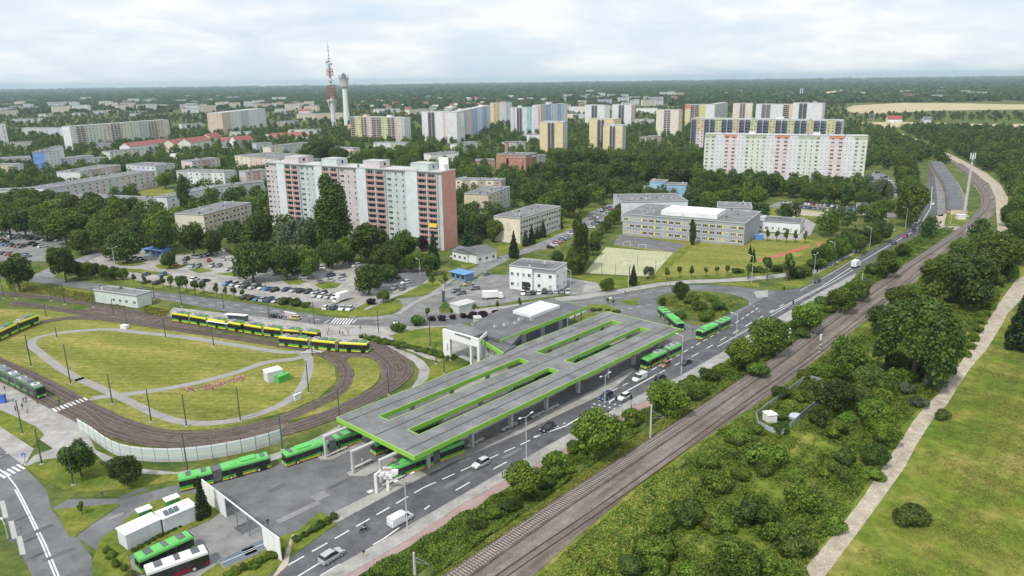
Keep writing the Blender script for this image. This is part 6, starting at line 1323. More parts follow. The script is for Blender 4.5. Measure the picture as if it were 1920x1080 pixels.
# rider
V = [(0, 0, .82), (.08, 0, 1.08), (.18, 0, 1.32), (.24, 0, 1.44), (.27, 0, 1.54), (.28, 0, 1.66), (-.0, -.12, .82), (.38, -.24, .78), (.15, -.24, .40), (.30, -.24, .34), (0, .12, .82), (.38, .24, .78), (.15, .24, .40), (.30, .24, .34), (.18, -.2, 1.30), (.28, -.32, 1.08), (.48, -.34, 1.12), (.18, .2, 1.30), (.28, .32, 1.08), (.48, .34, 1.12)]
E_ = [(0, 1), (1, 2), (2, 3), (3, 4), (4, 5), (0, 6), (6, 7), (7, 8), (8, 9), (0, 10), (10, 11), (11, 12), (12, 13), (2, 14), (14, 15), (15, 16), (2, 17), (17, 18), (18, 19)]
me = bpy.data.meshes.new('rider'); me.from_pydata(V, E_, []); o = bpy.data.objects.new('p', me); COL.objects.link(o); md = o.modifiers.new('s', 'SKIN')
for i, r_ in enumerate([.14, .13, .15, .06, .12, .12, .1, .075, .055, .05, .1, .075, .055, .05, .075, .05, .045, .075, .05, .045]): me.skin_vertices[0].data[i].radius = (r_, r_)
me.skin_vertices[0].data[0].use_root = True; o.modifiers.new('u', 'SUBSURF').levels = 1; bpy.context.view_layer.update()
m2 = bpy.data.meshes.new_from_object(o.evaluated_get(bpy.context.evaluated_depsgraph_get())); bpy.data.objects.remove(o); m2.materials.clear(); m2.materials.append(sh['black']); m2.materials.append(white)
for p in m2.polygons: p.use_smooth = True; p.material_index = 0
o = link('person', m2, None, mg.location.copy(), ra); tag(o, 'motorcyclist in dark leathers and helmet leaning over the handlebar', 'person')

# ------------------------------------------------------------------ trees: tapered trunk with limbs, crown of leaf clumps
def leafquads(rs, centers, normals, size, jit=.6):
    n = len(centers); nr = normals+rs.normal(0, jit, (n, 3)); nr /= np.linalg.norm(nr, axis=1)[:, None]+1e-9
    up = rs.normal(0, 1, (n, 3)); t = np.cross(nr, up); t /= np.linalg.norm(t, axis=1)[:, None]+1e-9; b = np.cross(nr, t)
    s = (size*rs.uniform(.6, 1.35, n))[:, None]
    v = np.stack([centers-t*s-b*s*.7, centers+t*s*.8-b*s, centers+t*s+b*s*.75, centers-t*s*.7+b*s], 1)
    return v.reshape(-1, 3)
def np_mesh(name, v, m, mi=None, mats=None):
    n = len(v)//4; me = bpy.data.meshes.new(name); me.vertices.add(len(v)); me.vertices.foreach_set('co', v.astype('f4').ravel())
    me.loops.add(n*4); me.loops.foreach_set('vertex_index', np.arange(n*4, dtype='i4'))
    me.polygons.add(n); me.polygons.foreach_set('loop_start', np.arange(0, n*4, 4, dtype='i4')); me.polygons.foreach_set('loop_total', np.full(n, 4, 'i4'))
    for mm in (mats or [m]): me.materials.append(mm)
    if mi is not None: me.polygons.foreach_set('material_index', mi.astype('i4'))
    me.update(calc_edges=True); return me
def crown_pts(rs, kind, n):
    """unit crown: height 1 from the ground, width 1; returns centres and outward normals"""
    if kind == 'broad':  # lobes on an uneven ellipsoid
        k = rs.randint(18, 25); th = rs.uniform(0, 6.28, k); ph = np.arccos(rs.uniform(-.95, 1, k)); rr = rs.uniform(.62, .95, k)
        lc = np.stack([np.cos(th)*np.sin(ph)*.33*rr, np.sin(th)*np.sin(ph)*.33*rr, .50+np.cos(ph)*.33*rr], 1); lr = rs.uniform(.12, .21, k)
        lc = np.vstack([lc, [[0, 0, .52]]]); lr = np.append(lr, .28)
    elif kind == 'poplar':
        k = 22; z = np.linspace(.10, .93, k); a = rs.uniform(0, 6.28, k); w = .36*(1-np.abs(2*z-.98)**3)
        lc = np.stack([np.cos(a)*w*.6, np.sin(a)*w*.6, z], 1); lr = .12+.13*np.sin(z*3.1)
    elif kind == 'conifer':
        k = 26; z = np.linspace(.06, .97, k); a = np.arange(k)*2.4; w = (1-z)*.42; lc = np.stack([np.cos(a)*w*.75, np.sin(a)*w*.75, z], 1); lr = .03+(1-z)*.17
    elif kind == 'shrub':
        k = rs.randint(9, 14); th = rs.uniform(0, 6.28, k); rr = rs.uniform(.1, .36, k); lc = np.stack([np.cos(th)*rr, np.sin(th)*rr, rs.uniform(.2, .72, k)*(1-rr*.9)], 1); lr = rs.uniform(.15, .26, k)
    elif kind == 'willow':
        k = 20; th = rs.uniform(0, 6.28, k); ph = np.arccos(rs.uniform(-.1, 1, k)); lc = np.stack([np.cos(th)*np.sin(ph)*.34, np.sin(th)*np.sin(ph)*.34, .5+np.cos(ph)*.34], 1); lr = rs.uniform(.10, .18, k)
    elif kind == 'young':
        k = 7; th = rs.uniform(0, 6.28, k); rr = rs.uniform(.05, .26, k); lc = np.stack([np.cos(th)*rr, np.sin(th)*rr, rs.uniform(.5, .86, k)], 1); lr = rs.uniform(.13, .2, k)
    p = lr**2; p /= p.sum(); idx = rs.choice(len(lc), n, p=p)
    d = rs.normal(0, 1, (n, 3)); d[:, 2] += .25; d /= np.linalg.norm(d, axis=1)[:, None]
    rad = lr[idx]*rs.uniform(.72, 1.08, n); sz = np.array([1, 1, 1.0 if kind not in ('poplar', 'conifer') else .75])
    c = lc[idx]+d*rad[:, None]*sz
    if kind == 'willow': c[:, 2] -= rs.uniform(0, .28, n)*(np.hypot(c[:, 0], c[:, 1])*2.2)**2; 
    c[:, 2] = np.maximum(c[:, 2], .02)
    return c, d
def crown_mesh(seed, kind, h, w, n, leaf, m, m2=None, frac=.3):
    rs = np.random.RandomState(seed); c, d = crown_pts(rs, kind, n); c = c*np.array([w, w, h]); v = leafquads(rs, c, d, np.full(n, leaf), .55 if kind != 'conifer' else .9)
    mi = (rs.uniform(0, 1, n) < frac).astype(int) if m2 else None
    return np_mesh('crown', v, m, mi, [m, m2] if m2 else None)
def trunk_mesh(h, w, kind, seed):
    r_ = random.Random(seed); q = MB(); tr = max(.06, h*.018+.04); hh = h*(.62 if kind != 'conifer' else .9)
    q.bar((0, 0, 0), (0, 0, hh*.5), tr*1.25, bark, 7, tr*.9); q.bar((0, 0, hh*.5), (r_.uniform(-.2, .2), r_.uniform(-.2, .2), hh), tr*.9, bark, 6, tr*.4)
    if kind not in ('conifer',):
        for k in range(5):
            a = k*1.26+r_.uniform(-.3, .3); z = h*r_.uniform(.25, .45); q.bar((0, 0, z), (math.cos(a)*w*.27, math.sin(a)*w*.27, z+h*r_.uniform(.18, .32)), tr*.45, bark, 5, tr*.15)
    return q.mesh('trunk')
KINDS_ = {}
def defkind(name, shape, h, w, n, leaf, m, m2=None, var=3, frac=.3):
    KINDS_[name] = (h, w, [(crown_mesh(hash(name) % 997 if 0 else sum(map(ord, name))*7+i, shape, h, w, n, leaf, MATS[m], MATS[m2] if m2 else None, frac), trunk_mesh(h, w, shape, i)) for i in range(var)])
defkind('dark', 'broad', 10, 9.5, 6900, 0.174, 'leaf_dark', 'leaf_mid', 4)
defkind('mid', 'broad', 10, 9.5, 6900, 0.174, 'leaf_mid', 'leaf_bright', 4, .12)
defkind('bright', 'broad', 9, 9, 6300, 0.166, 'leaf_bright', 'leaf_mid', 3, .35)
defkind('olive', 'broad', 9, 9, 6000, 0.166, 'leaf_olive', 'leaf_mid', 2, .35)
defkind('grey', 'willow', 9, 9.5, 6900, 0.166, 'leaf_grey', 'leaf_olive', 2, .25)
defkind('willowy', 'willow', 16, 16, 19500, 0.199, 'leaf_mid', 'leaf_dark', 2, .5)
defkind('purple', 'broad', 7, 6, 3600, 0.166, 'leaf_purple', None, 1)
defkind('poplar', 'poplar', 24, 9, 12000, 0.207, 'leaf_mid', 'leaf_dark', 2, .5)
defkind('poplar_dark', 'poplar', 22, 8, 8400, 0.207, 'leaf_dark', 'leaf_mid', 1, .2)
defkind('conifer', 'conifer', 11, 5, 3900, 0.166, 'leaf_conifer', 'leaf_dark', 2, .3)
defkind('young', 'young', 5.2, 3.2, 780, 0.183, 'leaf_mid', 'leaf_olive', 2, .4)
defkind('bush', 'shrub', 3.6, 5.2, 3600, 0.133, 'leaf_mid', 'leaf_bright', 3, .35)
defkind('bush_dark', 'shrub', 3.6, 5.2, 3600, 0.133, 'leaf_dark', 'leaf_mid', 2, .35)
defkind('bush_bright', 'shrub', 3.6, 5.2, 3600, 0.133, 'leaf_bright', 'leaf_mid', 2, .3)
defkind('bush_grey', 'shrub', 4.2, 4.6, 2250, 0.166, 'leaf_grey', 'leaf_olive', 1, .2)
defkind('bush_olive', 'shrub', 3.2, 4.6, 3000, 0.124, 'leaf_olive', 'leaf_mid', 2, .4)
defkind('bush_purple', 'shrub', 1.8, 2.6, 750, 0.149, 'leaf_purple', None, 1)
LOOK = {'dark': 'dark round tree', 'mid': 'leafy green tree', 'bright': 'bright green tree', 'olive': 'olive green tree', 'grey': 'grey green willow', 'willowy': 'huge drooping dark green tree', 'purple': 'dark purple leaved tree',
        'poplar': 'tall green poplar', 'poplar_dark': 'tall narrow dark poplar', 'conifer': 'dark pointed conifer', 'young': 'small young tree', 'bush': 'green bush', 'bush_dark': 'dark green bush', 'bush_bright': 'bright green bush', 'bush_grey': 'silvery round bush', 'bush_olive': 'olive green bush', 'bush_purple': 'low dark purple bush'}
TREES = []
def tree(px, py, wpx, kind, where, group=None, hs=1.0):
    """px,py: middle of the crown in the photo, wpx its width there; placed on the ground by its real size"""
    h, w, meshes = KINDS_[kind]; s = 1.0
    for _ in range(4):
        zc = h*s*hs*(.55 if not kind.startswith('bush') else .45); p = G(px, py, zc); s = wpx/scale_at(p)/(w*.92)
    return tree_at(p.x, p.y, s, kind, where, group, hs)
def tree_at(x, y, s, kind, where, group=None, hs=1.0):
    h, w, meshes = KINDS_[kind]; c, tk = rnd.choice(meshes); bush = kind.startswith('bush')
    t = thing('bush' if bush else {'conifer': 'conifer_tree', 'poplar': 'poplar_tree', 'poplar_dark': 'poplar_tree'}.get(kind, 'broadleaf_tree'), LOOK[kind]+('' if where[0] == ',' else ' ')+where, 'bush' if bush else 'tree', (x, y, .1), rnd.uniform(0, 6.28), group)
    t.scale = (s*rnd.uniform(.9, 1.12), s*rnd.uniform(.9, 1.12), s*hs*rnd.uniform(.88, 1.1)); link('crown', c, t); link('trunk' if not bush else 'stem', tk, t); TREES.append((x, y, s*w)); return t
def treerow(px0, px1, n, wpx, kinds, desc, jit=3, hs=1.0):
    for i in range(n):
        f = i/max(1, n-1); k = kinds[i % len(kinds)] if isinstance(kinds, list) else kinds
        ww = wpx if not isinstance(wpx, tuple) else wpx[0]+(wpx[1]-wpx[0])*f
        tree(px0[0]+(px1[0]-px0[0])*f+rnd.uniform(-jit, jit), px0[1]+(px1[1]-px0[1])*f+rnd.uniform(-jit, jit)*.5, ww*rnd.uniform(.82, 1.15), k, f', {ordn(i)} from left in {desc}', 'trees in '+desc if not k.startswith('bush') else 'bushes in '+desc, hs)
# single trees near the camera
for a in [
 (145, 852, 76, 'dark', 'on the grass triangle, left one of two by the noise barrier'), (233, 878, 62, 'dark', 'right one of two on the grass below the noise barrier'), (152, 952, 16, 'young', 'alone on the triangular traffic island'),
 (376, 932, 34, 'conifer', 'leaning on the white screen wall'), (1118, 812, 96, 'bright', 'beside the crossing, right of the lamp'), (980, 897, 76, 'bright', 'beside the pavement, nearest the silver hatchback'), (1040, 868, 66, 'bush', 'between the two bright trees of the embankment'),
 (1255, 740, 76, 'bright', 'hiding a black car on the main road'), (1300, 728, 62, 'bush', 'right of the bright tree that hides a black car'), (1335, 705, 34, 'bush_dark', 'on the embankment below the yellow green shrub'), (1390, 662, 62, 'bright', 'before the grey railway mast on the embankment'), (1440, 622, 82, 'mid', 'large, above the railway mast at the pavement'),
 (1425, 690, 50, 'bush', 'beneath the railway mast by the tracks'), (1516, 588, 66, 'bright', 'right of the traffic light, along the upper pavement'), (1580, 555, 56, 'mid', 'between the pavement and the mast farther up'), (1545, 565, 40, 'bush_dark', 'beside the upper pavement, between two larger crowns'), (1612, 540, 42, 'mid', 'behind the upper railway mast'),
 (1640, 505, 34, 'bush_dark', 'small, below the yellow green shrub of the upper bank'), (1665, 490, 52, 'mid', 'largest on the upper railway bank'), (1657, 498, 22, 'bush_bright', 'yellowish, in front of the largest upper bank tree'), (1694, 466, 28, 'dark', 'at the top of the upper railway bank'),
 (1620, 385+2, 1, 'young', 'tiny by the cabin')][:-1]: tree(*a)
# right of the railway
for a in [
 (1722, 635, 148, 'willowy', 'dominating the ground right of the railway'), (1825, 512, 110, 'dark', 'broad, above the hedge lane of the right field'), (1768, 500, 76, 'mid', 'left beside the broad dark crown'), (1765, 545, 60, 'bush', 'below the left flank of the broad dark crown'),
 (1870, 478, 84, 'mid', 'right of the broad dark crown'), (1805, 462, 46, 'olive', 'near the level crossing'), (1895, 505, 38, 'mid', 'at the top of the pale path'), (1860, 525, 44, 'bush_olive', 'right below the broad dark crown'),
 (1915, 592, 50, 'conifer', 'cut by the right edge beside the pale path'), (1595, 660, 88, 'mid', 'at the trackside left of the huge drooping tree'), (1630, 705, 60, 'olive', 'below the trackside tree'), (1565, 737, 78, 'dark', 'dense, at the upper corner of the allotment'), (1612, 740, 56, 'olive', 'right of the dense dark one by the allotment'),
 (1655, 595, 60, 'dark', 'left shoulder of the huge drooping tree'), (1690, 678, 60, 'bush_dark', 'at the left foot of the huge drooping tree'), (1735, 690, 52, 'bush_dark', 'at the right foot of the huge drooping tree'),
 (1755, 708, 46, 'grey', 'beside the pale path, larger one'), (1777, 688, 34, 'grey', 'beside the pale path, smaller one behind'), (1700, 726, 28, 'bush_grey', 'alone on the meadow left of the path'), (1728, 752, 28, 'bush_grey', 'hugging the pale path'), (1762, 775, 30, 'bush_olive', 'right of the pale path'),
 (1645, 775, 62, 'bright', 'in the thicket below the allotment'), (1665, 810, 54, 'bright', 'lower one in the thicket beside the path'), (1640, 848, 52, 'dark', 'lowest dark one beside the pale path'), (1584, 856, 42, 'bush_dark', 'left of the lowest dark tree'), (1455, 705+5, 5, 'bush', 'x'),
 (1430, 852, 74, 'bush', 'spreading below the allotment'), (1475, 700, 1, 'bush', 'x'), (1465, 735, 40, 'bush_dark', 'at the left upper side of the allotment'), (1505, 700, 34, 'bush_olive', 'at the trackside above the allotment'), (1530, 690, 36, 'bush', 'beside the banded signal'), (1462, 800, 34, 'bush_dark', 'inside the allotment fence'), (1520, 745, 30, 'bush', 'inside the upper allotment'),
 (1560, 790, 1, 'bush', 'x'), (1540, 780, 46, 'bush_dark', 'outside the right allotment fence'), (1380, 825, 30, 'bush_olive', 'on the rough grass by the railway bed'), (1350, 900, 60, 'bush', 'on the rough grass in the lower right'), (1290, 960, 70, 'bush_dark', 'in the lower right thicket, left part'), (1230, 1020, 80, 'bush', 'at the bottom of the railway bed'),
 (1420, 960, 80, 'bush_dark', 'in the lower right thicket, middle part'), (1500, 930, 70, 'bush', 'in the lower right thicket, right part'), (1380, 1040, 90, 'mid', 'at the lower right, bottom middle'), (1500, 1030, 70, 'bush_olive', 'at the lower right beside the path end'), (1130, 1080, 70, 'bush', 'at the picture bottom beside the railway bed'), (1700, 960, 60, 'bush_olive', 'on the lower right meadow'),
 (1855, 570, 20, 'bush_bright', 'in the hedge line right of the huge tree'), (1840, 590, 22, 'bush_bright', 'lower in the hedge line right of the huge tree')]:
    if a[2] > 10: tree(*a)
treerow((1870, 540), (1812, 662), 9, 20, ['bush_bright', 'bush'], 'the hedge line along the right path', 2)
# embankment and yard shrubs
treerow((1075, 835), (1180, 780), 3, 42, ['bush', 'bush_dark'], 'the shrubs under the bright tree at the crossing')
treerow((1010, 905), (890, 985), 5, 34, ['bush_dark', 'bush'], 'the low shrubs of the lower embankment')
treerow((590, 990), (625, 968), 4, 18, ['bush', 'bush_dark'], 'the hedge strip beside the motorcycle', 1); treerow((556, 1010), (600, 985), 4, 18, 'bush_dark', 'the lower hedge strip beside the beaten path', 1)
treerow((430, 1075), (520, 1035), 7, 24, ['bush', 'bush_bright'], 'the hedge under the right screen panels', 2)
treerow((252, 1030), (372, 966), 11, 14, 'bush_dark', 'the clipped hedge before the white service cabins', 1, .6)
treerow((200, 1030), (240, 1078), 5, 20, ['bush_olive', 'bush'], 'the flowery slope left of the parked buses', 3)
treerow((680, 630), (845, 668), 20, 19, ['bush_dark', 'bush'], 'the long hedge on the forecourt path', 1, .7)
treerow((745, 612), (785, 600), 2, 30, 'bush', 'the pair of shrubs behind the advertising column', 1)
treerow((790, 600), (905, 588), 7, 14, 'bush_purple', 'the purple border on the north street', 2); treerow((880, 592), (955, 582), 4, 14, 'bush_purple', 'the second purple border near the hall', 2)
treerow((800, 588), (975, 568), 5, 12, 'young', 'the street row above the station hall', 2)
treerow((1330, 860), (1560, 700), 9, 40, ['bush', 'bush_olive', 'bush_bright'], 'the loose bushes between railway bed and allotment', 14)
treerow((1380, 880), (1640, 880), 6, 42, ['bush', 'bush_olive', 'bush_bright'], 'the thicket below the allotment', 18); treerow((1580, 800), (1690, 700), 7, 46, ['bush', 'bush_bright', 'mid'], 'the thicket right of the allotment', 12)
treerow((1250, 980), (1560, 990), 6, 48, ['bush', 'bush_olive', 'bush_bright'], 'the bottom thicket, upper row', 20); treerow((1170, 1060), (1500, 1060), 6, 54, ['bush_dark', 'bush', 'bush_bright'], 'the bottom thicket, lower row', 16)
treerow((1680, 560), (1840, 480), 5, 42, ['mid', 'bush', 'bright'], 'the trees along the upper right side of the railway', 10); treerow((1700, 575), (1850, 555), 4, 28, ['bush', 'bush_bright'], 'the trees between huge tree and broad crown', 10)
treerow((1840, 450), (1915, 470), 5, 44, ['mid', 'dark', 'olive'], 'the grove at the right end of the level crossing', 8); treerow((1890, 400), (1918, 430), 3, 40, ['dark', 'mid'], 'the grove cut by the right edge', 5)
treerow((1300, 715), (1500, 622), 8, 34, ['bush', 'bush_dark', 'bush_bright'], 'the shrubs on the bank below the big roadside trees', 6); treerow((1500, 610), (1650, 512), 7, 32, ['bush', 'bush_dark'], 'the shrubs of the upper bank', 5)
treerow((900, 985), (1060, 880), 6, 32, ['bush_dark', 'bush'], 'the inner shrubs of the lower embankment', 5)
treerow((1110, 580), (1155, 582), 4, 14, 'bush_olive', 'the low island planting behind the canopy', 1, .5)
# roundabout island
for a in [(1276, 543, 34, 'dark', 'at the top edge of the roundabout island'), (1243, 564, 18, 'dark', 'at the left edge of the roundabout island'), (1348, 573, 30, 'bush_dark', 'at the right of the roundabout island'), (1310, 574, 32, 'bush_olive', 'in the middle of the roundabout island'), (1322, 590, 34, 'bush', 'at the lower middle of the roundabout island'), (1276, 590, 24, 'bush_dark', 'at the lower left of the roundabout island'), (1296, 560, 28, 'bush', 'upper middle of the roundabout island'), (1335, 558, 24, 'bush', 'upper right of the roundabout island'), (1140, 564, 8, 'young', 'left sapling behind the canopy'), (1150, 566, 8, 'young', 'right sapling behind the canopy')]: tree(*a)
# school grounds
treerow((1252, 512), (1345, 508), 5, 12, 'young', 'the row between the pitch and the bend', 2); treerow((1365, 508), (1480, 500), 10, (14, 26), ['young', 'bush_dark', 'bush'], 'the planting under the red running track', 3)
treerow((1490, 508), (1540, 490), 4, 34, ['bush_dark', 'bush'], 'the dark belt above the small traffic island', 3)
treerow((1540, 478), (1650, 432), 9, 36, ['dark', 'mid'], 'the belt of trees along the upper main road', 4); treerow((1560, 455), (1640, 425), 6, 30, ['mid', 'dark'], 'the second belt behind the upper main road trees', 4)
treerow((1440, 442), (1510, 445), 5, 12, 'young', 'the row before the low white canteen', 1)
for a in [(1188, 512, 18, 'conifer', 'in front of the pale court'), (1216, 510, 24, 'grey', 'in front of the pale court'), (1299, 435, 16, 'poplar', 'standing against the school windows'), (1407, 468, 8, 'conifer', 'on the school lawn, upper'), (1413, 478, 11, 'conifer', 'on the school lawn, lower'), (1440, 500, 12, 'young', 'on the verge'), (1138, 530, 28, 'mid', 'right of the dealer yard'),
 (1086, 452, 38, 'poplar', 'beside the street left of the court'), (1112, 458, 34, 'dark', 'right of the street poplar by the court'), (1078, 490, 42, 'mid', 'between the white workshop and the court'), (1045, 480, 26, 'dark', 'behind the white workshop'), (1095, 480, 26, 'mid', 'left corner of the court')]: tree(*a)
treerow((1118, 442), (1160, 395), 6, 26, 'mid', 'the trimmed row climbing to the school corner', 1)
treerow((985, 445), (1050, 410), 7, 13, 'conifer', 'the conifers along the long beige block', 1); tree(963, 455, 22, 'conifer', 'at the left corner of the long beige block')
treerow((895, 410), (925, 430), 3, 36, ['mid', 'dark'], 'the group left of the long beige block'); treerow((868, 425), (890, 455), 3, 30, ['dark', 'conifer'], 'the group right of the salmon wall')
# in front of the pink slab
for a in [(620, 402, 66, 'poplar', 'giant, standing before the pink slab', None, .72), (553, 436, 72, 'grey', 'large, at the left foot of the pink slab'), (488, 425, 62, 'dark', 'at the left end of the pink slab'), (470, 478, 82, 'dark', 'big, over the car park middle'), (535, 487, 62, 'dark', 'big, right of the one over the car park middle'), (575, 480, 66, 'mid', 'large, under the giant poplar'),
 (690, 515, 62, 'dark', 'alone with its trunk on the car park asphalt'), (725, 505, 40, 'dark', 'right half of the lone car park pair'), (690, 452, 70, 'dark', 'dense, before the middle of the pink slab'), (650, 462, 56, 'mid', 'dense, left of the middle before the pink slab'), (755, 455, 60, 'dark', 'dense, before the right third of the pink slab'),
 (720, 475, 60, 'dark', 'behind the slanted parking row'), (792, 455, 24, 'purple', 'at the right foot of the pink slab'), (812, 462, 28, 'conifer', 'at the salmon corner'), (693, 430, 18, 'conifer', 'before the second white strip of the slab'), (748, 428, 20, 'conifer', 'before the third balcony strip of the slab'), (718, 452, 16, 'bush_bright', 'yellow, before the pink slab'),
 (770, 490, 34, 'mid', 'left of the round hedge trees'), (808, 490, 44, 'dark', 'round, right end of the hedge trees'), (790, 488, 36, 'bright', 'round, beside the street lamp of the asphalt lot'), (748, 492, 30, 'mid', 'round, top of the asphalt lot'), (620, 470, 56, 'dark', 'right below the giant poplar'),
 (718, 552, 26, 'olive', 'on the island by the zebra crossing'), (695, 565, 18, 'bush_purple', 'on the island by the zebra crossing'), (803, 515, 14, 'young', 'upper on the diagonal lawn'), (810, 525, 14, 'young', 'lower on the diagonal lawn'), (835, 523, 14, 'young', 'right on the diagonal lawn'),
 (30, 508, 64, 'dark', 'big, at the left edge by the street'), (118, 492, 60, 'dark', 'left of the upper car park entrance'), (100, 474, 32, 'dark', 'behind the one at the car park entrance'), (232, 455, 62, 'dark', 'big, left of the small kiosk'), (205, 468, 34, 'mid', 'left of the yellow skip'), (306, 446, 32, 'mid', 'round, behind the small kiosk'), (316, 484, 32, 'dark', 'round with visible trunk on the parking island'),
 (345, 360, 26, 'poplar_dark', 'behind the beige block'), (360, 448, 56, 'dark', 'before the beige block, left'), (395, 450, 50, 'dark', 'before the beige block, middle'), (430, 425, 48, 'dark', 'before the beige block, right'), (308, 335, 32, 'bright', 'between the pale blocks')]: tree(*a)
treerow((128, 502), (228, 512), 7, 26, ['mid', 'dark'], 'the hedge of trees on the lower car park edge', 2)
treerow((250, 521), (270, 524), 2, 12, 'young', 'the pair left of the young street trees', 0); treerow((304, 526), (380, 540), 6, 17, 'young', 'the young street trees above the trams', 1); treerow((405, 543), (455, 551), 4, 14, 'young', 'the second group of young street trees', 1); treerow((536, 562), (573, 570), 3, 22, 'bush_dark', 'the round shrubs at the end of the car park', 0)
treerow((10, 410), (300, 432), 9, 62, ['mid', 'dark', 'mid'], 'the front row of the wood above the far left lot', 6); treerow((20, 385), (330, 410), 9, 58, ['dark', 'mid', 'bright'], 'the second row of the wood above the far left lot', 6)
treerow((150, 447), (285, 420), 4, 50, 'mid', 'the row along the access lane', 4); treerow((10, 372), (250, 385), 7, 42, ['dark', 'mid'], 'the third row of the wood above the far left lot', 5)
treerow((1690, 300), (1712, 375), 6, (28, 52), 'mid', 'the tall line left of the upper main road', 3, 1.5); treerow((1665, 385), (1640, 390), 2, 26, 'olive', 'the pair of olive trees at the car park end', 2); tree(1650, 355, 50, 'grey', 'large, beside the yard right of the pastel slab')
treerow((1000, 365), (1075, 370), 3, 56, ['dark', 'mid'], 'the dark group before the church'); treerow((980, 320), (1010, 325), 4, 12, 'conifer', 'the small conifers before the brick church', 1)
treerow((1130, 345), (1190, 352), 3, 38, ['dark', 'mid'], 'the row left of the blue house', 4); treerow((1308, 350), (1335, 358), 2, 38, ['mid', 'dark'], 'the pair right of the blue house', 4); treerow((1300, 372), (1420, 368), 6, 38, ['dark', 'mid', 'bright'], 'the row behind the school wing', 5); treerow((1440, 345), (1640, 372), 9, 34, ['dark', 'mid'], 'the row before the pastel slab', 4); treerow((1330, 335), (1450, 340), 6, 36, ['dark', 'mid'], 'the upper row before the pastel slab left part', 4)
treerow((1025, 320), (1310, 325), 11, 44, ['mid', 'dark'], 'the lower wood between towers and school', 8); treerow((1040, 300), (1300, 300), 10, 38, ['mid', 'dark'], 'the upper wood between towers and school', 7)
treerow((685, 288), (800, 285), 6, 30, ['bright', 'mid'], 'the light green park row behind the slab roofs', 4); treerow((870, 315), (890, 318), 2, 32, 'bright', 'the bright pair beyond the salmon wall', 2)
treerow((585, 285), (630, 290), 3, 44, 'dark', 'the dark trees behind the slab roof houses', 4)
NIND = len(TREES)

# ------------------------------------------------------------------ masses of foliage nobody could count
rs = np.random.RandomState(11)
def near_tree(x, y, r=3.5):
    return any(abs(x-a) < r and abs(y-b) < r for a, b, w in TREES)
def blocked_v(x, y, mrg): return blocked(x, y, mrg)
def wood(name, label, pts_s, m, m2, per, leafk=.045, frac=.3, kinds=('broad',), group=None):
    """pts_s: list of (x, y, height, width)"""
    V = []; MI = []
    base = {k: [crown_pts(np.random.RandomState(90+j), k, per) for j in range(7)] for k in kinds}
    for x, y, h, w in pts_s:
        k = kinds[rs.randint(len(kinds))]; c, d = base[k][rs.randint(7)]; a = rs.uniform(0, 6.28); ca, sa = math.cos(a), math.sin(a)
        cc = c*np.array([w, w, h]); cc = np.stack([cc[:, 0]*ca-cc[:, 1]*sa+x, cc[:, 0]*sa+cc[:, 1]*ca+y, cc[:, 2]], 1); dd = np.stack([d[:, 0]*ca-d[:, 1]*sa, d[:, 0]*sa+d[:, 1]*ca, d[:, 2]], 1)
        V.append(leafquads(rs, cc, dd, np.full(len(cc), leafk*w+.05), .5)); tone = rs.uniform() < frac; MI.append(np.full(len(cc), 1 if tone else 0))
    V = np.concatenate(V); MI = np.concatenate(MI)
    o = link(name, np_mesh(name, V, MATS[m], MI, [MATS[m], MATS[m2]])); tag(o, label, 'trees', None, 'stuff'); return o
def inview(x, y, mpx=60, z=6):
    p = P((x, y, z)); return -mpx < p[0] < 1920+mpx
FARB = []
# ---------- far suburbs: small pale buildings one by one
def farhouse(i, px, py, wpx, hm, m, rm, depth, lab, group, gab=False):
    a = G(px, py); sc = scale_at(a); L_ = wpx/sc; f_ = max(25, (13-hm*.35)*a.y/78); keep([(a.x-L_/2-4, a.y-f_), (a.x+L_/2+4, a.y-f_), (a.x+L_/2+4, a.y+depth+4), (a.x-L_/2-4, a.y+depth+4)])
    t = thing('far_building', lab, 'building', (a.x-L_/2, a.y, 0), rs.uniform(-.25, .25), group)
    q = MB(); q.box(0, L_, 0, depth, 0, hm, m); nf = max(1, int(hm/3))
    for f in range(nf): 
        q.box(L_*.05, L_*.95, -.12, -.003, f*hm/nf+hm/nf*.4, f*hm/nf+hm/nf*.75, glassb)
    q.build('wall', t); q = MB()
    if gab:
        q.face([(-.5, -.5, hm), (L_+.5, -.5, hm), (L_+.5, depth/2, hm+4), (-.5, depth/2, hm+4)], rm); q.face([(L_+.5, depth+.5, hm), (-.5, depth+.5, hm), (-.5, depth/2, hm+4), (L_+.5, depth/2, hm+4)], rm); q.face([(-.5, -.5, hm), (-.5, depth/2, hm+4), (-.5, depth+.5, hm)], rm); q.face([(L_+.5, -.5, hm), (L_+.5, depth+.5, hm), (L_+.5, depth/2, hm+4)], rm)
    else: q.box(-.3, L_+.3, -.3, depth+.3, hm+.004, hm+.6, rm)
    q.build('roof', t)
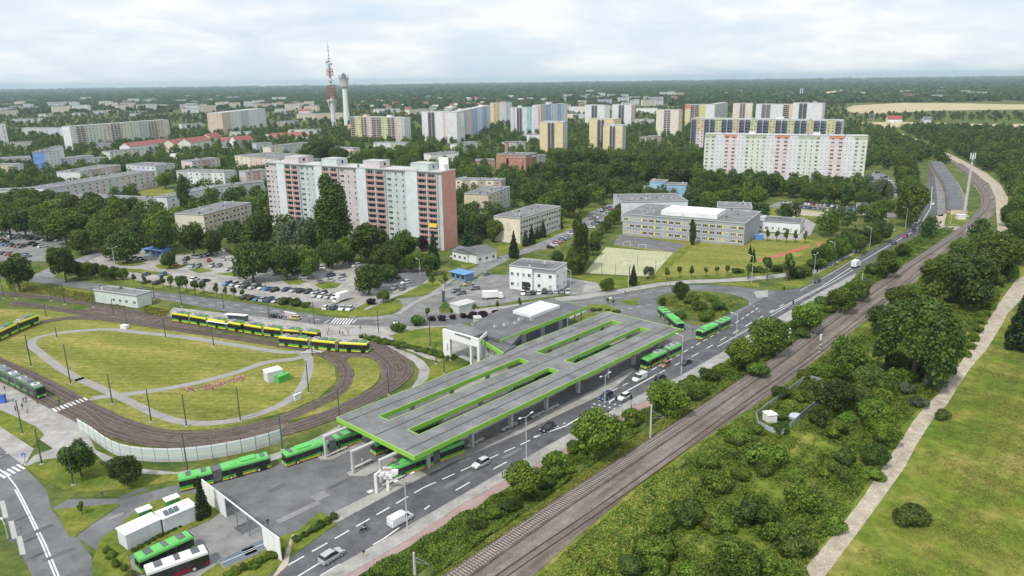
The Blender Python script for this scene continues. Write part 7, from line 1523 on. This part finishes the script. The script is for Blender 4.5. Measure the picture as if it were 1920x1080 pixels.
AREAS = [ # px range, py range, n, width px, height, gable?, description
 (0, 330, 184, 206, 44, (10, 34), (12, 22), False, 'the pale estate band at the far left'), (330, 620, 184, 210, 44, (10, 30), (12, 22), False, 'the white estate between the left slabs and the mast'), (640, 1000, 178, 208, 70, (5, 11), (7, 10), True, 'the garden suburb right of the water tower'),
 (470, 640, 170, 176, 14, (8, 20), (8, 12), False, 'the thin pale line of flats beyond the mast'), (990, 1300, 170, 200, 44, (8, 30), (10, 20), False, 'the warehouses above the white towers'), (1280, 1560, 168, 188, 34, (8, 26), (6, 12), False, 'the works yard beyond the blue balcony slab'),
 (1560, 1920, 168, 190, 40, (8, 30), (8, 14), False, 'the sheds beyond the crop fields'), (640, 960, 168, 178, 16, (6, 16), (6, 12), False, 'the distant white strip on the plain'), (0, 600, 168, 182, 36, (6, 24), (10, 20), False, 'the last estate under the left horizon'), (1060, 1230, 198, 214, 10, (10, 22), (8, 14), False, 'the white houses between the tower groups'),
 (900, 1900, 157, 166, 44, (4, 14), (6, 12), False, 'the specks of buildings under the right horizon'), (60, 320, 204, 214, 10, (10, 24), (6, 10), False, 'the low white halls left of the pink ended slab')]
for ai, (x0, x1, y0, y1, n, wr, hr, gb, desc) in enumerate(AREAS):
    n = int(n*.73)
    xs_ = np.sort(rs.uniform(x0, x1, n))
    for i in range(n):
        m = [white, w_cream, w_white, w_lil, w_ice, w_peach][rs.randint(6)] if rs.uniform() < .9 else brick; rm = redroof if (gb and rs.uniform() < .5) else [roofbright, roofgrey, roofbright][rs.randint(3)]
        yy = rs.uniform(y0, y1)+(960-xs_[i])*.0135*.5
        farhouse(i, xs_[i], yy, rs.uniform(*wr), rs.uniform(*hr), m, rm, rs.uniform(12, 22) if not gb else 10, ('small pale house ' if gb else 'pale distant building ')+f'{ordn(i)} from left in {desc}', 'buildings in '+desc, gb)
mid = []; 
y = 330
def grassy(p):   # stay off places the photograph shows open
    for q in OPEN:
        if inpoly(p[0], p[1], q): return True
    return False
OPEN = [[(1208, 330), (1296, 332), (1296, 376), (1208, 370)], [(0, 420), (140, 430), (340, 470), (470, 470), (830, 500), (830, 600), (0, 560)], [(1080, 510), (1160, 440), (1400, 450), (1540, 455), (1500, 500), (1100, 545)], [(940, 575), (820, 585), (880, 480), (1150, 385), (1165, 445), (1090, 540)], [(1420, 385), (1600, 395), (1590, 420), (1420, 410)], [(1745, 425), (1755, 300), (1790, 305), (1880, 430)], [(225, 350), (335, 348), (330, 385), (280, 395)], [(1580, 190), (2100, 190), (2100, 212), (1590, 216)], [(1600, 228), (2100, 230), (2100, 245), (1640, 243)], [(840, 455), (940, 460), (940, 490), (840, 490)], [(1620, 315), (1690, 320), (1695, 380), (1640, 370)], [(1735, 300), (1760, 300), (1765, 425), (1700, 425)], [(1380, 375), (1680, 380), (1680, 410), (1380, 395)]]
def scatter(y0, y1, step, hmin, hmax, jitter=.45, keepfrac=1.0, cmax=10**9):
    out = []; y = y0
    while y < y1 and len(out) < cmax:
        xw = y*.78+30; x = -xw
        while x < xw:
            px_, py_ = x+rs.uniform(-jitter, jitter)*step, y+rs.uniform(-jitter, jitter)*step
            x += step
            if rs.uniform() > keepfrac or not inview(px_, py_): continue
            pp = P((px_, py_, 0))
            if grassy(pp) or blocked(px_, py_, 3.0): continue
            if y < 650 and near_tree(px_, py_, 5.5): continue
            # the right side of the railway near the camera is meadow
            h = rs.uniform(hmin, hmax); out.append((px_, py_, h, h*rs.uniform(.75, 1.05)))
        y += step
    return out
pm = [t for t in scatter(345, 760, 11.5, 9, 14) if True]
wood('tree_cover', 'dense green tree cover filling the gaps between the near apartment blocks', pm, 'leaf_mid', 'leaf_dark', 420, .034, .45)
pm = scatter(760, 1300, 15, 8, 13, keepfrac=.88)
wood('tree_cover', 'green tree cover between the towers and the farther apartment blocks', pm, 'leaf_mid', 'leaf_dark', 150, .052, .5)
pm = scatter(1300, 2300, 21, 7, 12, keepfrac=.74)
wood('far_wood', 'woods among far suburbs beyond the tower blocks', pm, 'leaf_far', 'leaf_mid', 42, .10, .5)
# forests to the horizon: wide low canopy clumps, growing with distance
far = []
d = 2300.0
while d < 16000:
    st = d/85
    xw = d*.76; x = -xw
    while x < xw:
        if rs.uniform() < .72 and not (d < 8500 and blocked(x, d, 0)):
            far.append((x+rs.uniform(-.5, .5)*st, d+rs.uniform(-.5, .5)*st, rs.uniform(8, 14), st*rs.uniform(.8, 1.5)))
        x += st
    d += st*.9
wood('far_forest', 'flat dark blue green forest stretching to the horizon', far, 'leaf_far', 'leaf_dark', 16, .16, .4)
# weeds, tall grass and thicket along the railway
def weeds(name, label, poly, n, hmax, size, m, m2, frac, holes=()):
    pts = [G(*p) for p in poly]; P2 = [(p.x, p.y) for p in pts]; xs_ = [p[0] for p in P2]; ys_ = [p[1] for p in P2]; C_ = []
    ph = rs.uniform(0, 6, 4)
    while len(C_) < n:
        x, y = rs.uniform(min(xs_), max(xs_)), rs.uniform(min(ys_), max(ys_))
        if not inpoly(x, y, P2): continue
        k = math.sin(x*.23+ph[0])*math.sin(y*.19+ph[1])+.6*math.sin(x*.61+y*.43+ph[2])+.4*math.sin(x*1.3-y*1.1+ph[3])
        if rs.uniform() > .55+.4*k: continue
        C_.append((x, y, rs.uniform(.1, 1)*hmax*max(.25, .6+.5*k)))
    c = np.array(C_); dn = rs.normal(0, .5, (n, 3)); dn[:, 2] += 1
    v = leafquads(rs, c, dn, np.full(n, size), .5); o = link(name, np_mesh(name, v, MATS[m], (rs.uniform(0, 1, n) < frac).astype(int), [MATS[m], MATS[m2]])); tag(o, label, 'undergrowth', None, 'stuff')
weeds('undergrowth', 'dense green undergrowth on the bank between bike lane and railway', [(672, 1085), (793, 1014), (889, 960), (940, 926), (1060, 858), (1152, 803), (1220, 764), (1300, 712), (1320, 722), (1230, 790), (1100, 880), (1000, 950), (900, 1020), (810, 1085)], 60000, 1.1, .15, 'leaf_mid', 'weed', .5)
weeds('undergrowth', 'green undergrowth on the upper railway bank', [(1300, 712), (1412, 648), (1480, 606), (1545, 562), (1605, 522), (1660, 480), (1745, 430), (1790, 428), (1750, 460), (1680, 508), (1600, 560), (1530, 612), (1480, 650), (1400, 702), (1330, 745)], 40000, 1.0, .17, 'leaf_mid', 'weed', .6)
weeds('tall_grass', 'yellowish tall grass strip beside the railway ballast', [(1000, 952), (1100, 882), (1230, 792), (1330, 745), (1400, 702), (1385, 712), (1190, 842), (1048, 934), (850, 1070), (820, 1080)], 26000, .45, .10, 'weed_dry', 'weed', .5)
weeds('undergrowth', 'rough green thicket right of the railway around the allotment', [(1345, 812), (1440, 750), (1540, 672), (1600, 640), (1680, 600), (1800, 560), (1840, 600), (1810, 660), (1770, 720), (1700, 790), (1650, 870), (1590, 960), (1480, 1100), (1150, 1100), (1260, 890)], 100000, .8, .16, 'weed', 'leaf_mid', .3)
weeds('undergrowth', 'rough weeds between railway bed and the bottom thicket', [(1345, 812), (1230, 892), (1060, 1035), (1000, 1090), (1180, 1100), (1280, 960), (1380, 840)], 36000, .6, .15, 'weed', 'weed_dry', .4)
weeds('undergrowth', 'bushy green cover around the large trees right of the upper railway', [(1660, 580), (1720, 530), (1760, 486), (1800, 462), (1895, 445), (1930, 470), (1900, 520), (1870, 560), (1840, 600), (1760, 570)], 40000, 1.2, .22, 'leaf_mid', 'weed', .5)
weeds('tall_grass', 'dry yellow grass along the right edge of the railway bed', [(1345, 808), (1440, 746), (1540, 668), (1655, 577), (1717, 528), (1730, 532), (1670, 590), (1555, 682), (1455, 760), (1362, 822)], 20000, .5, .11, 'weed_dry', 'weed', .4)
weeds('meadow_grass', 'tufted meadow grass right of the pale path', [(1905, 560), (1960, 560), (2000, 900), (1900, 1100), (1560, 1100), (1640, 990), (1720, 870), (1760, 800), (1800, 730), (1850, 660)], 60000, .18, .085, 'weed', 'weed_dry', .6)
weeds('undergrowth', 'weedy planting on the roundabout island', [(1240, 562), (1310, 548), (1390, 565), (1350, 594), (1290, 598)], 9000, .7, .17, 'weed', 'weed_dry', .4)
weeds('undergrowth', 'weedy bank between the north street and the tram tracks', [(10, 528), (60, 532), (170, 552), (205, 566), (260, 572), (318, 583), (322, 598), (250, 588), (130, 560), (20, 546)], 16000, .6, .15, 'weed_dry', 'weed', .5)
weeds('dead_flower_bed', 'pinkish strip of dried flowers on the big lawn', [(348, 729), (400, 720), (455, 706), (460, 711), (405, 729), (350, 736)], 2600, .7, .16, 'weed_dry', 'weed_dry', 0)
MATS['dry_pink'] = C('dry_pink', (.46, .30, .22)); bpy.data.objects['dead_flower_bed'].data.materials[0] = MATS['dry_pink']; bpy.data.objects['dead_flower_bed'].data.materials[1] = MATS['dry_pink']
rs2 = [(x, y) for x, y in []]
# wood belts beyond the railway on the right, up to the fields
rt = []
for poly, st, hh in (([(1640, 250), (1690, 262), (1760, 290), (1800, 320), (1770, 335), (1700, 300)], 9, 9), ([(1690, 236), (1920, 245), (1990, 400), (1920, 440), (1890, 440), (1885, 360), (1850, 318), (1780, 286), (1700, 252)], 11, 9)):
    pts = [G(*p) for p in poly]; P2 = [(p.x, p.y) for p in pts]; x0_, x1_, y0_, y1_ = min(p[0] for p in P2), max(p[0] for p in P2), min(p[1] for p in P2), max(p[1] for p in P2)
    for _ in range(int((x1_-x0_)*(y1_-y0_)/(st*st))):
        x, y = rs.uniform(x0_, x1_), rs.uniform(y0_, y1_)
        if inpoly(x, y, P2) and not blocked(x, y, 2.5): h = rs.uniform(.6, 1.2)*hh; rt.append((x, y, h, h*1.1))
wood('tree_belt', 'belts of trees right of the railway curve below the crop fields', rt, 'leaf_mid', 'leaf_dark', 180, .05, .45)
print('WOOD', NIND, len(far), len(rt))

# ------------------------------------------------------------------ haze
if True:
    q = MB(); hz = mat('haze_air', (1, 1, 1)); t_ = hz.node_tree; t_.nodes.clear(); vo = N(t_, 'ShaderNodeVolumePrincipled'); vo.inputs['Color'].default_value = (.66, .84, 1.0, 1); vo.inputs['Density'].default_value = HAZE = 0.00006
    vo.inputs['Anisotropy'].default_value = .2; ou = N(t_, 'ShaderNodeOutputMaterial'); t_.links.new(vo.outputs[0], ou.inputs['Volume'])
    q.box(-26000, 26000, -300, 30000, -1, 178, hz); o = q.build('haze'); o['kind'] = 'stuff'; o['label'] = 'thin pale air haze fading the distance to blue'
